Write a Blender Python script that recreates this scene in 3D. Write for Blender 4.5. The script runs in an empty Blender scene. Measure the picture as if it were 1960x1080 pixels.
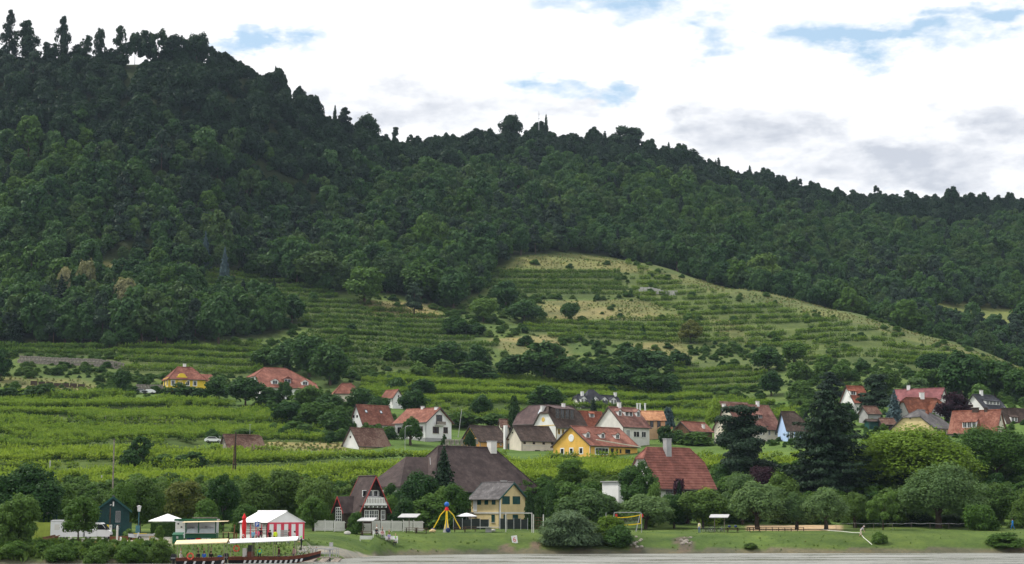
import bpy, math, random
import numpy as np
from mathutils import Vector, Matrix, noise as mnoise
SC = bpy.context.scene
COL = SC.collection
RNG = random.Random(7)
NR = np.random.RandomState(11)
R = math.radians
# ------------------------------------------------------------------ camera
F = 3350.0                        # focal length in photo pixels (photo 1960 px wide)
EYE = 6.0                         # camera height above the river
TILT = math.atan(440.0 / F)
CT, ST = math.cos(TILT), math.sin(TILT)
cam_d = bpy.data.cameras.new("camera")
cam_d.sensor_width = 36.0
cam_d.lens = 36.0 * F / 1960.0
cam_d.clip_start = 1.0
cam_d.clip_end = 6000.0
cam = bpy.data.objects.new("camera", cam_d)
COL.objects.link(cam)
cam.location = (0, 0, EYE)
cam.rotation_euler = (R(90) + TILT, 0, 0)
SC.camera = cam
# ------------------------------------------------------------------ light
SUN_EL, SUN_AZ = 52.0, -75.0      # azimuth from +Y (into the picture), negative = left
sd = bpy.data.lights.new("sun", 'SUN')
sd.energy = 2.8
sd.angle = R(8)
sd.color = (1.0, 0.95, 0.86)
sun = bpy.data.objects.new("sun", sd)
COL.objects.link(sun)
sv = Vector((math.sin(R(SUN_AZ)) * math.cos(R(SUN_EL)), math.cos(R(SUN_AZ)) * math.cos(R(SUN_EL)), math.sin(R(SUN_EL))))
sun.rotation_euler = sv.to_track_quat('Z', 'Y').to_euler()
sun.location = (-200, 200, 500)
vs = SC.view_settings
SC.display_settings.display_device = 'sRGB'
vs.view_transform = 'Standard'
vs.look = 'None'
vs.gamma = 1.0
vs.use_curve_mapping = False
vs.exposure = 0.45
cy = SC.cycles
cy.max_bounces = 6
cy.diffuse_bounces = 3
cy.glossy_bounces = 2
cy.transmission_bounces = 3
cy.transparent_max_bounces = 6
cy.volume_bounces = 0
# ------------------------------------------------------------------ sky
world = bpy.data.worlds.new("World")
SC.world = world
world.use_nodes = True
nt = world.node_tree
nt.nodes.clear()
N = lambda t: nt.nodes.new(t)
L = lambda a, b: nt.links.new(a, b)
def math_node(tree, op, a, b=None, c=None):
 n = tree.nodes.new("ShaderNodeMath")
 n.operation = op
 for i, v in enumerate((a, b, c)):
  if v is None:
   continue
  if isinstance(v, (int, float)):
   n.inputs[i].default_value = v
  else:
   tree.links.new(v, n.inputs[i])
 return n.outputs[0]
def ramp(tree, src, stops):
 n = tree.nodes.new("ShaderNodeValToRGB")
 e = n.color_ramp.elements
 while len(e) > len(stops):
  e.remove(e[-1])
 while len(e) < len(stops):
  e.new(0.5)
 for el, (p, c) in zip(e, stops):
  el.position = p
  el.color = (c[0], c[1], c[2], 1) if not isinstance(c, (int, float)) else (c, c, c, 1)
 tree.links.new(src, n.inputs[0])
 return n.outputs[0]
def make_sky():
 out = N("ShaderNodeOutputWorld")
 sky = N("ShaderNodeTexSky")
 sky.sky_type = 'NISHITA'
 sky.sun_disc = False
 sky.sun_elevation = R(SUN_EL)
 sky.sun_rotation = R(SUN_AZ)
 sky.air_density = 1.0
 sky.dust_density = 1.5
 bg1 = N("ShaderNodeBackground")
 bg1.inputs[1].default_value = 0.05
 L(sky.outputs[0], bg1.inputs[0])
 tc = N("ShaderNodeTexCoord")
 d = tc.outputs['Generated']
 mp = N("ShaderNodeMapping")
 mp.inputs['Scale'].default_value = (1.0, 1.0, 2.3)
 L(d, mp.inputs[0])
 def noi(scale, detail, rough, dist=0.0, off=0.0):
  n = N("ShaderNodeTexNoise")
  n.inputs['Scale'].default_value = scale
  n.inputs['Detail'].default_value = detail
  n.inputs['Roughness'].default_value = rough
  n.inputs['Distortion'].default_value = dist
  m2 = N("ShaderNodeMapping")
  m2.inputs['Location'].default_value = (off, off * .7, off * 1.3)
  L(mp.outputs[0], m2.inputs[0])
  L(m2.outputs[0], n.inputs['Vector'])
  return n.outputs[0]
 big = noi(12.0, 9, 0.62, 0.25, 3.1)
 fine = noi(48.0, 7, 0.65, 0.15, 1.7)
 sx = N("ShaderNodeSeparateXYZ")
 wn = N("ShaderNodeTexNoise")
 wn.inputs['Scale'].default_value = 16.0
 wn.inputs['Detail'].default_value = 5
 wn.inputs['Roughness'].default_value = .6
 L(mp.outputs[0], wn.inputs['Vector'])
 w1, w2, w3 = N("ShaderNodeVectorMath"), N("ShaderNodeVectorMath"), N("ShaderNodeVectorMath")
 w1.operation, w2.operation, w3.operation = 'SUBTRACT', 'MULTIPLY', 'ADD'
 w1.inputs[1].default_value = (.5, .5, .5)
 w2.inputs[1].default_value = (.16, .0, .055)
 L(wn.outputs['Color'], w1.inputs[0])
 L(w1.outputs[0], w2.inputs[0])
 L(d, w3.inputs[0])
 L(w2.outputs[0], w3.inputs[1])
 L(w3.outputs[0], sx.inputs[0])
 def opening(a0, b0, wa, wb):
  a = math_node(nt, 'MULTIPLY', math_node(nt, 'SUBTRACT', sx.outputs[0], a0), 1.0 / wa)
  b = math_node(nt, 'MULTIPLY', math_node(nt, 'SUBTRACT', sx.outputs[2], b0), 1.0 / wb)
  r2 = math_node(nt, 'ADD', math_node(nt, 'MULTIPLY', a, a), math_node(nt, 'MULTIPLY', b, b))
  f = math_node(nt, 'POWER', 2.718, math_node(nt, 'MULTIPLY', r2, -1.0))
  front = math_node(nt, 'GREATER_THAN', sx.outputs[1], 0.0)
  return math_node(nt, 'MULTIPLY', f, front)
 def dirpx(px, py):
  u, v = (px - 980) / F, (540 - py) / F
  w = Vector((u, CT - v * ST, ST + v * CT)).normalized()
  return w.x, w.z
 holes = None
 for (px, py, wp, hp, k) in ((1190, 8, 190, 42, 1.1), (1370, 80, 75, 36, .9), (1690, 78, 150, 36, 1.1), (1830, 30, 130, 28, .95),
        (1130, 165, 110, 22, 1.0), (450, 72, 110, 18, .9), (1920, 80, 60, 20, .6), (1500, 60, 60, 10, .4)):
  x0, z0 = dirpx(px, py)
  o = math_node(nt, 'MULTIPLY', opening(x0, z0, wp / F, hp / F), k)
  holes = o if holes is None else math_node(nt, 'MAXIMUM', holes, o)
 greys = None
 for (px, py, wp, hp, k) in ((1440, 255, 170, 60, 1.0), (1330, 222, 70, 26, .8), (1720, 325, 240, 55, 1.0), (1900, 260, 150, 65, 1.0), (1760, 222, 70, 16, .6),
        (780, 205, 190, 55, .8), (1020, 205, 130, 40, .65), (1600, 20, 200, 20, .4), (1180, 180, 25, 40, .35), (330, 20, 160, 22, .3), (700, 175, 60, 30, .3)):
  x0, z0 = dirpx(px, py)
  o = math_node(nt, 'MULTIPLY', opening(x0, z0, wp / F, hp / F), k)
  greys = o if greys is None else math_node(nt, 'MAXIMUM', greys, o)
 mixn = math_node(nt, 'ADD', math_node(nt, 'MULTIPLY', big, .55), math_node(nt, 'MULTIPLY', fine, .45))
 mixg = math_node(nt, 'ADD', math_node(nt, 'MULTIPLY', noi(11.0, 8, .62, .3, 7.7), .6), math_node(nt, 'MULTIPLY', noi(42.0, 6, .6, .1, 4.4), .4))
 hsum = math_node(nt, 'ADD', math_node(nt, 'MULTIPLY', holes, 1.0), math_node(nt, 'MULTIPLY', math_node(nt, 'SUBTRACT', .5, mixn), 2.8))
 blue = ramp(nt, hsum, [(0.30, 0), (1.25, 1)])
 gsum = math_node(nt, 'ADD', math_node(nt, 'MULTIPLY', greys, 1.0), math_node(nt, 'MULTIPLY', math_node(nt, 'SUBTRACT', .5, mixg), 2.6))
 grey = ramp(nt, gsum, [(0.28, 0), (1.20, 1)])
 cl = N("ShaderNodeMixRGB")
 cl.inputs[1].default_value = (0.84, 0.845, 0.86, 1)
 cl.inputs[2].default_value = (0.47, 0.50, 0.56, 1)
 L(grey, cl.inputs[0])
 bg2 = N("ShaderNodeBackground")
 bg2.inputs[1].default_value = 1.0
 L(cl.outputs[0], bg2.inputs[0])
 bg3 = N("ShaderNodeBackground")
 bg3.inputs[0].default_value = (0.58, 0.80, 0.98, 1)
 bg3.inputs[1].default_value = 0.44
 addb = N("ShaderNodeAddShader")
 L(bg1.outputs[0], addb.inputs[0])
 L(bg3.outputs[0], addb.inputs[1])
 ms = N("ShaderNodeMixShader")
 L(blue, ms.inputs[0])
 L(bg2.outputs[0], ms.inputs[1])
 L(addb.outputs[0], ms.inputs[2])
 L(ms.outputs[0], out.inputs[0])
make_sky()
world.cycles.sampling_method = 'MANUAL'
world.cycles.sample_map_resolution = 512
# ------------------------------------------------------------------ photo pixel <-> place
def ray(px, py):
 u, v = (px - 980.0) / F, (540.0 - py) / F
 dy, dz = CT - v * ST, ST + v * CT
 return u / dy, dz / dy            # x and z per metre of depth
def P(px, py, Y):
 a, b = ray(px, py)
 return Vector((a * Y, Y, EYE + b * Y))
def project(x, y, z):
 """numpy: world -> photo pixel."""
 h = z - EYE
 d = y * CT + h * ST
 u = x / d
 v = (-y * ST + h * CT) / d
 return 980.0 + u * F, 540.0 - v * F
def zpy(py, Y):
 return EYE + Y * ray(980, py)[1]
# ------------------------------------------------------------------ terrain: real heights along lines of sight over the valley side
SHORE_PX = [-900, 0, 330, 560, 640, 700, 760, 1000, 1500, 1960, 2900]
SHORE_Y = [196, 205, 208, 214, 222, 238, 248, 255, 259, 262, 268]
COLS = {
 -900: [(300, 985), (330, 935), (392, 880), (402, 868), (465, 812), (478, 803), (530, 757), (560, 735), (590, 695), (630, 660), (700, 575), (800, 330), (900, 120), (960, 115), (1100, 160), (1400, 420)],
 0: [(300, 985), (330, 935), (392, 880), (402, 868), (465, 812), (478, 803), (530, 757), (560, 735), (590, 695), (630, 660), (700, 575), (800, 330), (900, 112), (960, 115), (1100, 160), (1400, 420)],
 250: [(300, 985), (330, 935), (392, 880), (402, 868), (465, 815), (480, 803), (530, 765), (560, 745), (590, 705), (630, 662), (690, 590), (740, 510), (800, 360), (900, 118), (960, 122), (1100, 170), (1400, 420)],
 370: [(300, 985), (330, 937), (393, 880), (403, 868), (465, 817), (485, 802), (530, 770), (560, 750), (595, 710), (635, 666), (690, 600), (740, 535), (800, 400), (905, 108), (965, 116), (1100, 180), (1400, 430)],
 450: [(300, 985), (330, 938), (395, 880), (405, 868), (465, 820), (490, 800), (530, 775), (560, 757), (600, 715), (640, 670), (690, 615), (740, 560), (775, 525), (830, 420), (910, 140), (970, 142), (1100, 200), (1400, 440)],
 550: [(300, 985), (330, 939), (398, 880), (408, 868), (465, 826), (490, 806), (530, 777), (560, 757), (605, 710), (645, 664), (695, 612), (742, 565), (778, 532), (838, 430), (925, 188), (975, 190), (1100, 250), (1400, 450)],
 660: [(300, 985), (325, 940), (345, 920), (400, 878), (430, 862), (465, 835), (490, 810), (530, 775), (560, 755), (610, 700), (650, 655), (700, 610), (745, 570), (780, 540), (850, 440), (950, 270), (990, 268), (1100, 300), (1400, 450)],
 850: [(300, 1000), (318, 955), (345, 915), (415, 868), (440, 858), (480, 830), (520, 790), (590, 738), (640, 690), (690, 640), (740, 595), (770, 565), (820, 510), (900, 420), (1060, 280), (1100, 277), (1250, 330), (1400, 400)],
 1050: [(300, 1000), (316, 955), (345, 910), (425, 868), (440, 862), (480, 840), (530, 790), (600, 735), (650, 690), (700, 640), (745, 600), (775, 570), (800, 545), (838, 492), (870, 480), (950, 400), (1110, 268), (1150, 270), (1300, 330), (1450, 400)],
 1250: [(300, 1000), (316, 955), (345, 910), (425, 868), (440, 860), (490, 830), (540, 795), (600, 755), (650, 700), (700, 650), (745, 610), (780, 570), (810, 530), (832, 512), (850, 506), (880, 520), (930, 470), (1000, 390), (1130, 298), (1170, 300), (1300, 350), (1450, 420)],
 1450: [(300, 1005), (330, 955), (370, 905), (420, 865), (450, 850), (500, 815), (550, 780), (600, 745), (650, 705), (700, 655), (750, 600), (790, 557), (800, 553), (840, 574), (890, 560), (950, 480), (1160, 352), (1200, 354), (1350, 400), (1450, 440)],
 1650: [(300, 1005), (340, 940), (380, 890), (430, 840), (460, 815), (500, 790), (550, 755), (600, 715), (650, 680), (700, 640), (750, 605), (770, 600), (820, 630), (870, 640), (900, 600), (960, 530), (1180, 390), (1220, 392), (1350, 430), (1450, 460)],
 1850: [(300, 1005), (340, 940), (380, 890), (420, 835), (450, 812), (480, 795), (530, 770), (600, 735), (650, 705), (700, 675), (735, 662), (780, 690), (830, 650), (900, 602), (920, 590), (980, 520), (1200, 405), (1240, 407), (1350, 440), (1450, 470)],
 2000: [(300, 1005), (340, 940), (380, 890), (420, 835), (450, 812), (480, 795), (530, 775), (600, 755), (650, 738), (700, 722), (725, 718), (780, 740), (830, 665), (910, 602), (930, 592), (990, 520), (1200, 398), (1240, 398), (1350, 430), (1450, 460)],
 2900: [(300, 1005), (340, 940), (380, 890), (420, 835), (450, 812), (480, 795), (530, 775), (600, 765), (650, 758), (700, 752), (725, 748), (780, 750), (830, 675), (910, 612), (930, 602), (990, 520), (1200, 398), (1240, 398), (1350, 430), (1450, 460)],
}
GX = np.arange(-600, 2561, 10.0)
GY = np.concatenate([np.arange(150, 196, 5.0), np.arange(196, 300, 1.0), np.arange(300, 860, 1.5), np.arange(860, 1421, 8.0)])
def shore(px):
 return np.interp(px, SHORE_PX, SHORE_Y)
def column(px, key):
 yc = float(shore(px))
 near = [(150, -3.0), (yc - 6, -1.4), (yc, 0.0)]
 if px < 600:
  near += [(yc + 2, .9), (yc + 5, 1.7), (yc + 12, 2.3), (yc + 30, 2.7), (285, 3.4)]
 elif px < 720:
  near += [(yc + 4, .8), (yc + 12, 1.7), (yc + 24, 2.6), (yc + 34, 2.9), (287, 3.4)]
 else:
  near += [(yc + 1.2, .7), (yc + 5, 1.9), (yc + 9, 2.75), (yc + 14, 3.0), (290, 3.35)]
 pts = near + [(y, zpy(p, y)) for (y, p) in key]
 ys, zs = zip(*pts)
 return np.interp(GY, ys, zs)
def build_heights():
 kpx = sorted(COLS)
 base = np.array([column(k, COLS[k]) for k in kpx])
 far = np.empty((len(GX), len(GY)))
 for j in range(len(GY)):
  far[:, j] = np.interp(GX, kpx, base[:, j])
 ker = np.hanning(15)
 ker /= ker.sum()
 pad = np.pad(far, ((7, 7), (0, 0)), mode='edge')
 far = sum(ker[k] * pad[k:k + len(GX)] for k in range(15))
 near = np.array([column(p, COLS[min(kpx, key=lambda k: abs(k - p))]) for p in GX])
 w = np.clip((GY - 270) / 30.0, 0, 1)[None, :]
 z = near * (1 - w) + far * w
 k2 = np.array([1, 2, 3, 2, 1.]) / 9
 zs = z.copy()
 for _ in range(3):
  p2 = np.pad(zs, ((0, 0), (2, 2)), mode='edge')
  zs = sum(k2[k] * p2[:, k:k + len(GY)] for k in range(5))
 wy = np.clip((GY - 300) / 20.0, 0, 1)[None, :]
 z = z * (1 - wy) + zs * wy
 return z
def fbm(x, y, seed=0, octs=4):
 """cheap value noise, vectorised, about -1..1"""
 tot, amp, f_ = np.zeros_like(x, dtype=float), 1.0, 1.0
 for o in range(octs):
  xx, yy = x * f_ + 17.3 * o + seed * 3.7, y * f_ - 9.1 * o + seed * 7.9
  xi, yi = np.floor(xx).astype(np.int64), np.floor(yy).astype(np.int64)
  xf, yf = xx - xi, yy - yi
  u, v = xf * xf * (3 - 2 * xf), yf * yf * (3 - 2 * yf)
  def h(a, b):
   n = (a * 374761393 + b * 668265263 + (seed + o) * 974711) & 0x7fffffff
   n = ((n ^ (n >> 13)) * 1274126177) & 0x7fffffff
   return (n & 0xffff) / 32767.5 - 1.0
  tot += amp * ((h(xi, yi) * (1 - u) + h(xi + 1, yi) * u) * (1 - v) + (h(xi, yi + 1) * (1 - u) + h(xi + 1, yi + 1) * u) * v)
  amp *= .5
  f_ *= 2.03
 return tot / 1.6
def inpoly(px, py, poly):
 inside = np.zeros(px.shape, bool)
 n = len(poly)
 for i in range(n):
  x1, y1 = poly[i]
  x2, y2 = poly[(i + 1) % n]
  if y1 == y2:
   continue
  c = ((y1 > py) != (y2 > py)) & (px < (x2 - x1) * (py - y1) / (y2 - y1) + x1)
  inside ^= c
 return inside
FIELDS = {
 'low': dict(poly=[(-400, 865), (400, 868), (560, 873), (660, 877), (900, 878), (1060, 880), (1240, 880), (1410, 878), (1410, 908), (1240, 910), (1060, 930), (640, 938), (-400, 942)], Y=(322, 436), n=19, p=.97, c=0),
 'lowright': dict(poly=[(1362, 880), (1535, 880), (1535, 905), (1362, 910)], Y=(340, 440), n=19, p=.97, c=0),
 'left': dict(poly=[(-400, 752), (200, 756), (420, 776), (520, 792), (560, 812), (600, 838), (400, 842), (380, 860), (-400, 860)], Y=(395, 548), n=18, p=.97, c=1),
 'leftstrip': dict(poly=[(480, 824), (640, 826), (640, 848), (480, 846)], Y=(420, 490), n=14, p=.97, c=1),
 'centre': dict(poly=[(690, 735), (830, 716), (1000, 728), (1300, 757), (1525, 783), (1525, 805), (1290, 815), (1080, 800), (960, 815), (860, 800), (700, 770)], Y=(470, 612), n=14, p=.97, c=1),
 'nook': dict(poly=[(1285, 700), (1465, 712), (1465, 748), (1300, 757)], Y=(540, 680), n=5, p=.9, c=2),
 'leftterrace': dict(poly=[(225, 668), (495, 660), (500, 722), (225, 722)], Y=(545, 660), n=4, p=.9, c=2),
 'leftgreen': dict(poly=[(-400, 652), (215, 658), (215, 682), (-400, 682)], Y=(580, 660), n=4, p=.9, c=3),
 'upperleft': dict(poly=[(365, 522), (470, 520), (620, 555), (650, 572), (860, 612), (850, 640), (640, 650), (575, 620), (540, 575), (380, 550)], Y=(640, 860), n=3, p=.93, c=3),
 'middle': dict(poly=[(590, 640), (850, 640), (960, 662), (900, 700), (610, 716)], Y=(560, 760), n=3, p=.85, c=3),
 'hilltop': dict(poly=[(925, 530), (960, 515), (1185, 516), (1202, 572), (1030, 572), (930, 548)], Y=(740, 845), n=2.4, p=.97, c=3),
 'spur': dict(poly=[(1200, 502), (1300, 545), (1400, 572), (1500, 590), (1700, 640), (1960, 712), (2300, 760), (2300, 800), (1960, 760), (1700, 700), (1450, 690), (1340, 620), (1215, 572)], Y=(610, 850), n=3, p=.75, c=2),
 'below': dict(poly=[(1000, 616), (1335, 612), (1400, 660), (1290, 665), (1110, 655), (1010, 640)], Y=(660, 780), n=3, p=.9, c=2),
}
TAN = [  # dry grass
 [(1035, 576), (1220, 574), (1330, 606), (1330, 612), (1040, 612)],
 [(945, 512), (1000, 490), (1090, 486), (1180, 496), (1250, 520), (1200, 522), (960, 518)],
 [(1240, 515), (1400, 548), (1500, 566), (1700, 622), (1960, 700), (1960, 712), (1700, 638), (1480, 584), (1300, 545)],
 [(185, 500), (250, 505), (262, 545), (190, 540)],
 [(0, 722), (150, 726), (200, 745), (180, 756), (0, 740)],
 [(690, 575), (830, 580), (850, 612), (700, 605)],
 [(930, 650), (1060, 640), (1100, 690), (1000, 690)],
 [(1340, 600), (1420, 620), (1440, 660), (1390, 650)],
 [(1200, 660), (1300, 650), (1330, 690), (1210, 700)],
 [(500, 846), (660, 848), (660, 864), (500, 862)],
 [(405, 530), (440, 520), (480, 524), (470, 535)],
 [(1430, 1006), (1610, 1006), (1610, 1014), (1430, 1014)],
]
def crest_y(px):
 return np.interp(px, [900, 1050, 1250, 1450, 1650, 1850, 2000, 2600], [10000, 838, 850, 800, 768, 738, 726, 724])
def forest_mask(px, py, Y):
 main = [(-900, 660), (0, 660), (200, 667), (400, 655), (520, 646), (572, 618), (520, 590), (400, 568), (352, 545), (345, 525),
   (440, 522), (560, 548), (640, 566), (720, 560), (800, 572), (860, 592), (925, 560), (950, 518), (1000, 489), (1090, 484),
   (1250, 505), (1250, -400), (-900, -400)]
 m = inpoly(px, py, main) & (Y > 610)
 m |= (px > 1200) & (Y > crest_y(px) + 22) & ~((px > 1790) & (Y > 855) & (Y < 915))
 m &= ~inpoly(px, py, [(185, 500), (250, 505), (262, 545), (190, 540)])
 m |= (Y > 900) & (py < 480)
 return m
HZ = build_heights()
AX = (GX - 980.0) / F
XX = AX[:, None] * GY[None, :]
YY = np.broadcast_to(GY[None, :], XX.shape)
HZ = HZ + np.clip((YY - 300) / 100, 0, 1) * (fbm(XX / 45, YY / 45, 1) * 1.2 + fbm(XX / 14, YY / 14, 2, 3) * .35)
HZ = HZ + np.clip((YY - 640) / 100, 0, 1) * fbm(XX / 60, YY / 60, 5, 3) * 2.0
HZ += np.clip((HZ - .3), 0, 1) * np.clip((300 - YY) / 20, 0, 1) * fbm(XX / 5, YY / 5, 3, 3) * .12
PX0, PY0 = project(XX, YY, HZ)
FOREST = forest_mask(PX0, PY0, YY)
STEP = 3.3
TW = fbm(XX / 70, YY / 70, 9, 3) * .55
STEPY = 6.4 + (STEP - 6.4) * np.clip((GY - 545) / 60.0, 0, 1)
_d = np.diff(HZ, axis=1) / ((STEPY[1:] + STEPY[:-1]) / 2)[None, :]
TPH = np.concatenate([np.zeros((len(GX), 1)), np.cumsum(_d, axis=1)], axis=1) + TW * (1 + .5 * (YY < 560)) + .35 * fbm(XX / 26, YY / 40, 19, 3) * (YY < 560)      # terrace phase
def blur(a, n=2):
 for _ in range(n):
  p = np.pad(a, 1, mode='edge')
  a = (p[:-2, 1:-1] + p[2:, 1:-1] + p[1:-1, :-2] + p[1:-1, 2:] + 2 * p[1:-1, 1:-1]) / 6
 return a
tm = np.zeros(HZ.shape)
for nm, fd in FIELDS.items():
 tm = np.maximum(tm, inpoly(PX0, PY0, fd['poly']) & (YY > fd['Y'][0]) & (YY < fd['Y'][1]))
tm = blur(tm.astype(float), 5)
fr = TPH - np.floor(TPH)
RISE = np.where(GY < 575, .86, .76)[None, :]
stepf = np.where(fr < RISE, .42 * fr / RISE, .42 + .58 * (fr - RISE) / (1 - RISE))
HZ = HZ + tm * STEPY[None, :] * (stepf - fr) * np.where(YY < 560, .62, .9)
def gz(x, y):
 """ground height (scalar or arrays)"""
 x, y = np.asarray(x, float), np.asarray(y, float)
 a = np.clip((x / y * F + 980.0 - GX[0]) / 10.0, 0, len(GX) - 1.001)
 j = np.clip(np.searchsorted(GY, y, side='right') - 1, 0, len(GY) - 2)
 i = a.astype(int)
 fa, fb = a - i, np.clip((y - GY[j]) / (GY[j + 1] - GY[j]), 0, 1)
 return (HZ[i, j] * (1 - fa) + HZ[i + 1, j] * fa) * (1 - fb) + (HZ[i, j + 1] * (1 - fa) + HZ[i + 1, j + 1] * fa) * fb
def hit(px, py, y0=196.0, y1=1300.0):
 """the place on the ground seen at a photo pixel"""
 ys = np.arange(y0, y1, .5)
 a, b = ray(px, py)
 d = gz(a * ys, ys) - (EYE + b * ys)
 k = np.argmax(d >= 0)
 if d[k] < 0:
  k = len(ys) - 1
 Y = float(ys[k])
 return Vector((a * Y, Y, float(gz(a * Y, Y))))
# ------------------------------------------------------------------ small mesh kit
class MB:
 def __init__(self):
  self.v, self.f, self.m = [], [], []
 def poly(self, pts, m=0):
  n = len(self.v)
  self.v += [tuple(p) for p in pts]
  self.f.append(tuple(range(n, n + len(pts))))
  self.m.append(m)
  return self
 def add(self, vs_, fs, m=0):
  n = len(self.v)
  self.v += [tuple(p) for p in vs_]
  for f_ in fs:
   self.f.append(tuple(i + n for i in f_))
   self.m.append(m)
  return self
 def box(self, x0, x1, y0, y1, z0, z1, m=0):
  return self.add([(x0, y0, z0), (x1, y0, z0), (x1, y1, z0), (x0, y1, z0), (x0, y0, z1), (x1, y0, z1), (x1, y1, z1), (x0, y1, z1)],
      [(3, 2, 1, 0), (4, 5, 6, 7), (0, 1, 5, 4), (1, 2, 6, 5), (2, 3, 7, 6), (3, 0, 4, 7)], m)
 def prism(self, prof, d, m=0):
  """profile points (3-D, planar) pushed along d"""
  d = Vector(d)
  a = [Vector(p) for p in prof]
  n = len(a)
  fs = [tuple(range(n))[::-1], tuple(range(n, 2 * n))] + [(i, (i + 1) % n, n + (i + 1) % n, n + i) for i in range(n)]
  return self.add(a + [p + d for p in a], fs, m)
 def tube(self, pts, rad, n=6, m=0, cap=True):
  pts = [Vector(p) for p in pts]
  if not hasattr(rad, '__len__'):
   rad = [rad] * len(pts)
  rings = []
  for k, p in enumerate(pts):
   t = (pts[min(k + 1, len(pts) - 1)] - pts[max(k - 1, 0)]).normalized()
   a = t.orthogonal().normalized() if k == 0 else (ref - t * ref.dot(t)).normalized()
   ref = a
   b = t.cross(a)
   rings.append([p + (a * math.cos(2 * math.pi * i / n) + b * math.sin(2 * math.pi * i / n)) * rad[k] for i in range(n)])
  vs_ = [q for r_ in rings for q in r_]
  fs = []
  for k in range(len(pts) - 1):
   for i in range(n):
    j = (i + 1) % n
    fs.append((k * n + i, k * n + j, (k + 1) * n + j, (k + 1) * n + i))
  if cap:
   fs.append(tuple(range(n))[::-1])
   fs.append(tuple(range((len(pts) - 1) * n, len(pts) * n)))
  return self.add(vs_, fs, m)
 def lathe(self, prof, n=12, c=(0, 0, 0), m=0):
  vs_, fs = [], []
  for (r_, z) in prof:
   for i in range(n):
    t = 2 * math.pi * i / n
    vs_.append((c[0] + r_ * math.cos(t), c[1] + r_ * math.sin(t), c[2] + z))
  for k in range(len(prof) - 1):
   for i in range(n):
    j = (i + 1) % n
    fs.append((k * n + i, k * n + j, (k + 1) * n + j, (k + 1) * n + i))
  fs.append(tuple(range(n))[::-1])
  fs.append(tuple(range((len(prof) - 1) * n, len(prof) * n)))
  return self.add(vs_, fs, m)
 def ball(self, c, r_, n=10, k=6, m=0, sz=1.0):
  prof = [(max(r_ * math.sin(math.pi * i / k), r_ * .02), -r_ * sz * math.cos(math.pi * i / k)) for i in range(k + 1)]
  return self.lathe(prof, n, c, m)
 def torus(self, c, R1, r1, axis='y', n=18, k=6, m=0, arc=(0, 1)):
  pts = []
  for i in range(n + 1):
   t = 2 * math.pi * (arc[0] + (arc[1] - arc[0]) * i / n)
   p = {'y': (R1 * math.cos(t), 0, R1 * math.sin(t)), 'x': (0, R1 * math.cos(t), R1 * math.sin(t)), 'z': (R1 * math.cos(t), R1 * math.sin(t), 0)}[axis]
   pts.append(Vector(c) + Vector(p))
  return self.tube(pts, r1, k, m)
 def mesh(self, name, mats):
  me = bpy.data.meshes.new(name)
  me.from_pydata(self.v, [], self.f)
  if not isinstance(mats, (list, tuple)):
   mats = [mats]
  for m_ in mats:
   me.materials.append(m_)
  if len(mats) > 1:
   me.polygons.foreach_set('material_index', self.m)
  me.update()
  return me
 def build(self, name, mats, parent=None):
  o = bpy.data.objects.new(name, self.mesh(name, mats))
  COL.objects.link(o)
  o.parent = parent
  return o
def tag(o, label=None, cat=None, group=None, kind=None):
 for k, v in (('label', label), ('category', cat), ('group', group), ('kind', kind)):
  if v:
   o[k] = v
 return o
def thing(name, label, cat, loc=(0, 0, 0), rz=0.0, group=None):
 o = bpy.data.objects.new(name, None)
 o.empty_display_size = .5
 COL.objects.link(o)
 o.location = loc
 o.rotation_euler = (0, 0, rz)
 return tag(o, label, cat, group)
def inst(name, me, parent=None, loc=(0, 0, 0), rot=(0, 0, 0), scl=(1, 1, 1)):
 o = bpy.data.objects.new(name, me)
 COL.objects.link(o)
 o.parent = parent
 o.location, o.rotation_euler, o.scale = loc, rot, scl
 return o
def copy_thing(o, label, loc, rz=None):
 def rec(a, par):
  c = a.copy()
  COL.objects.link(c)
  c.parent = par
  for ch in kids.get(a, ()):
   rec(ch, c)
  return c
 kids = {}
 for q in COL.objects:
  if q.parent:
   kids.setdefault(q.parent, []).append(q)
 c = rec(o, None)
 c['label'] = label
 c.location = loc
 if rz is not None:
  c.rotation_euler = (0, 0, rz)
 return c
# ------------------------------------------------------------------ materials
def mat(name, col, rough=.8, spec=.25, var=.12, vscale=1.5, bump=0.0, bscale=8.0, metal=0.0, dirt=None, coords='Object'):
 m = bpy.data.materials.new(name)
 m.use_nodes = True
 t = m.node_tree
 b = t.nodes["Principled BSDF"]
 b.inputs['Roughness'].default_value = rough
 b.inputs['Specular IOR Level'].default_value = spec
 b.inputs['Metallic'].default_value = metal
 tc = t.nodes.new("ShaderNodeTexCoord")
 n = t.nodes.new("ShaderNodeTexNoise")
 n.inputs['Scale'].default_value = vscale
 n.inputs['Detail'].default_value = 5
 n.inputs['Roughness'].default_value = .65
 t.links.new(tc.outputs[coords], n.inputs['Vector'])
 lo = tuple(max(c * (1 - 1.8 * var), 0) for c in col)
 hi = tuple(c * (1 + 1.8 * var) for c in col)
 stops = [(.3, lo), (.7, hi)]
 if dirt:
  stops = [(.28, dirt)] + [(.40, lo), (.7, hi)]
 c_ = ramp(t, n.outputs[0], stops)
 t.links.new(c_, b.inputs['Base Color'])
 if bump:
  n2 = t.nodes.new("ShaderNodeTexNoise")
  n2.inputs['Scale'].default_value = bscale
  n2.inputs['Detail'].default_value = 4
  t.links.new(tc.outputs[coords], n2.inputs['Vector'])
  bp = t.nodes.new("ShaderNodeBump")
  bp.inputs['Strength'].default_value = bump
  bp.inputs['Distance'].default_value = .05
  t.links.new(n2.outputs[0], bp.inputs['Height'])
  t.links.new(bp.outputs[0], b.inputs['Normal'])
 return m
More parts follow.
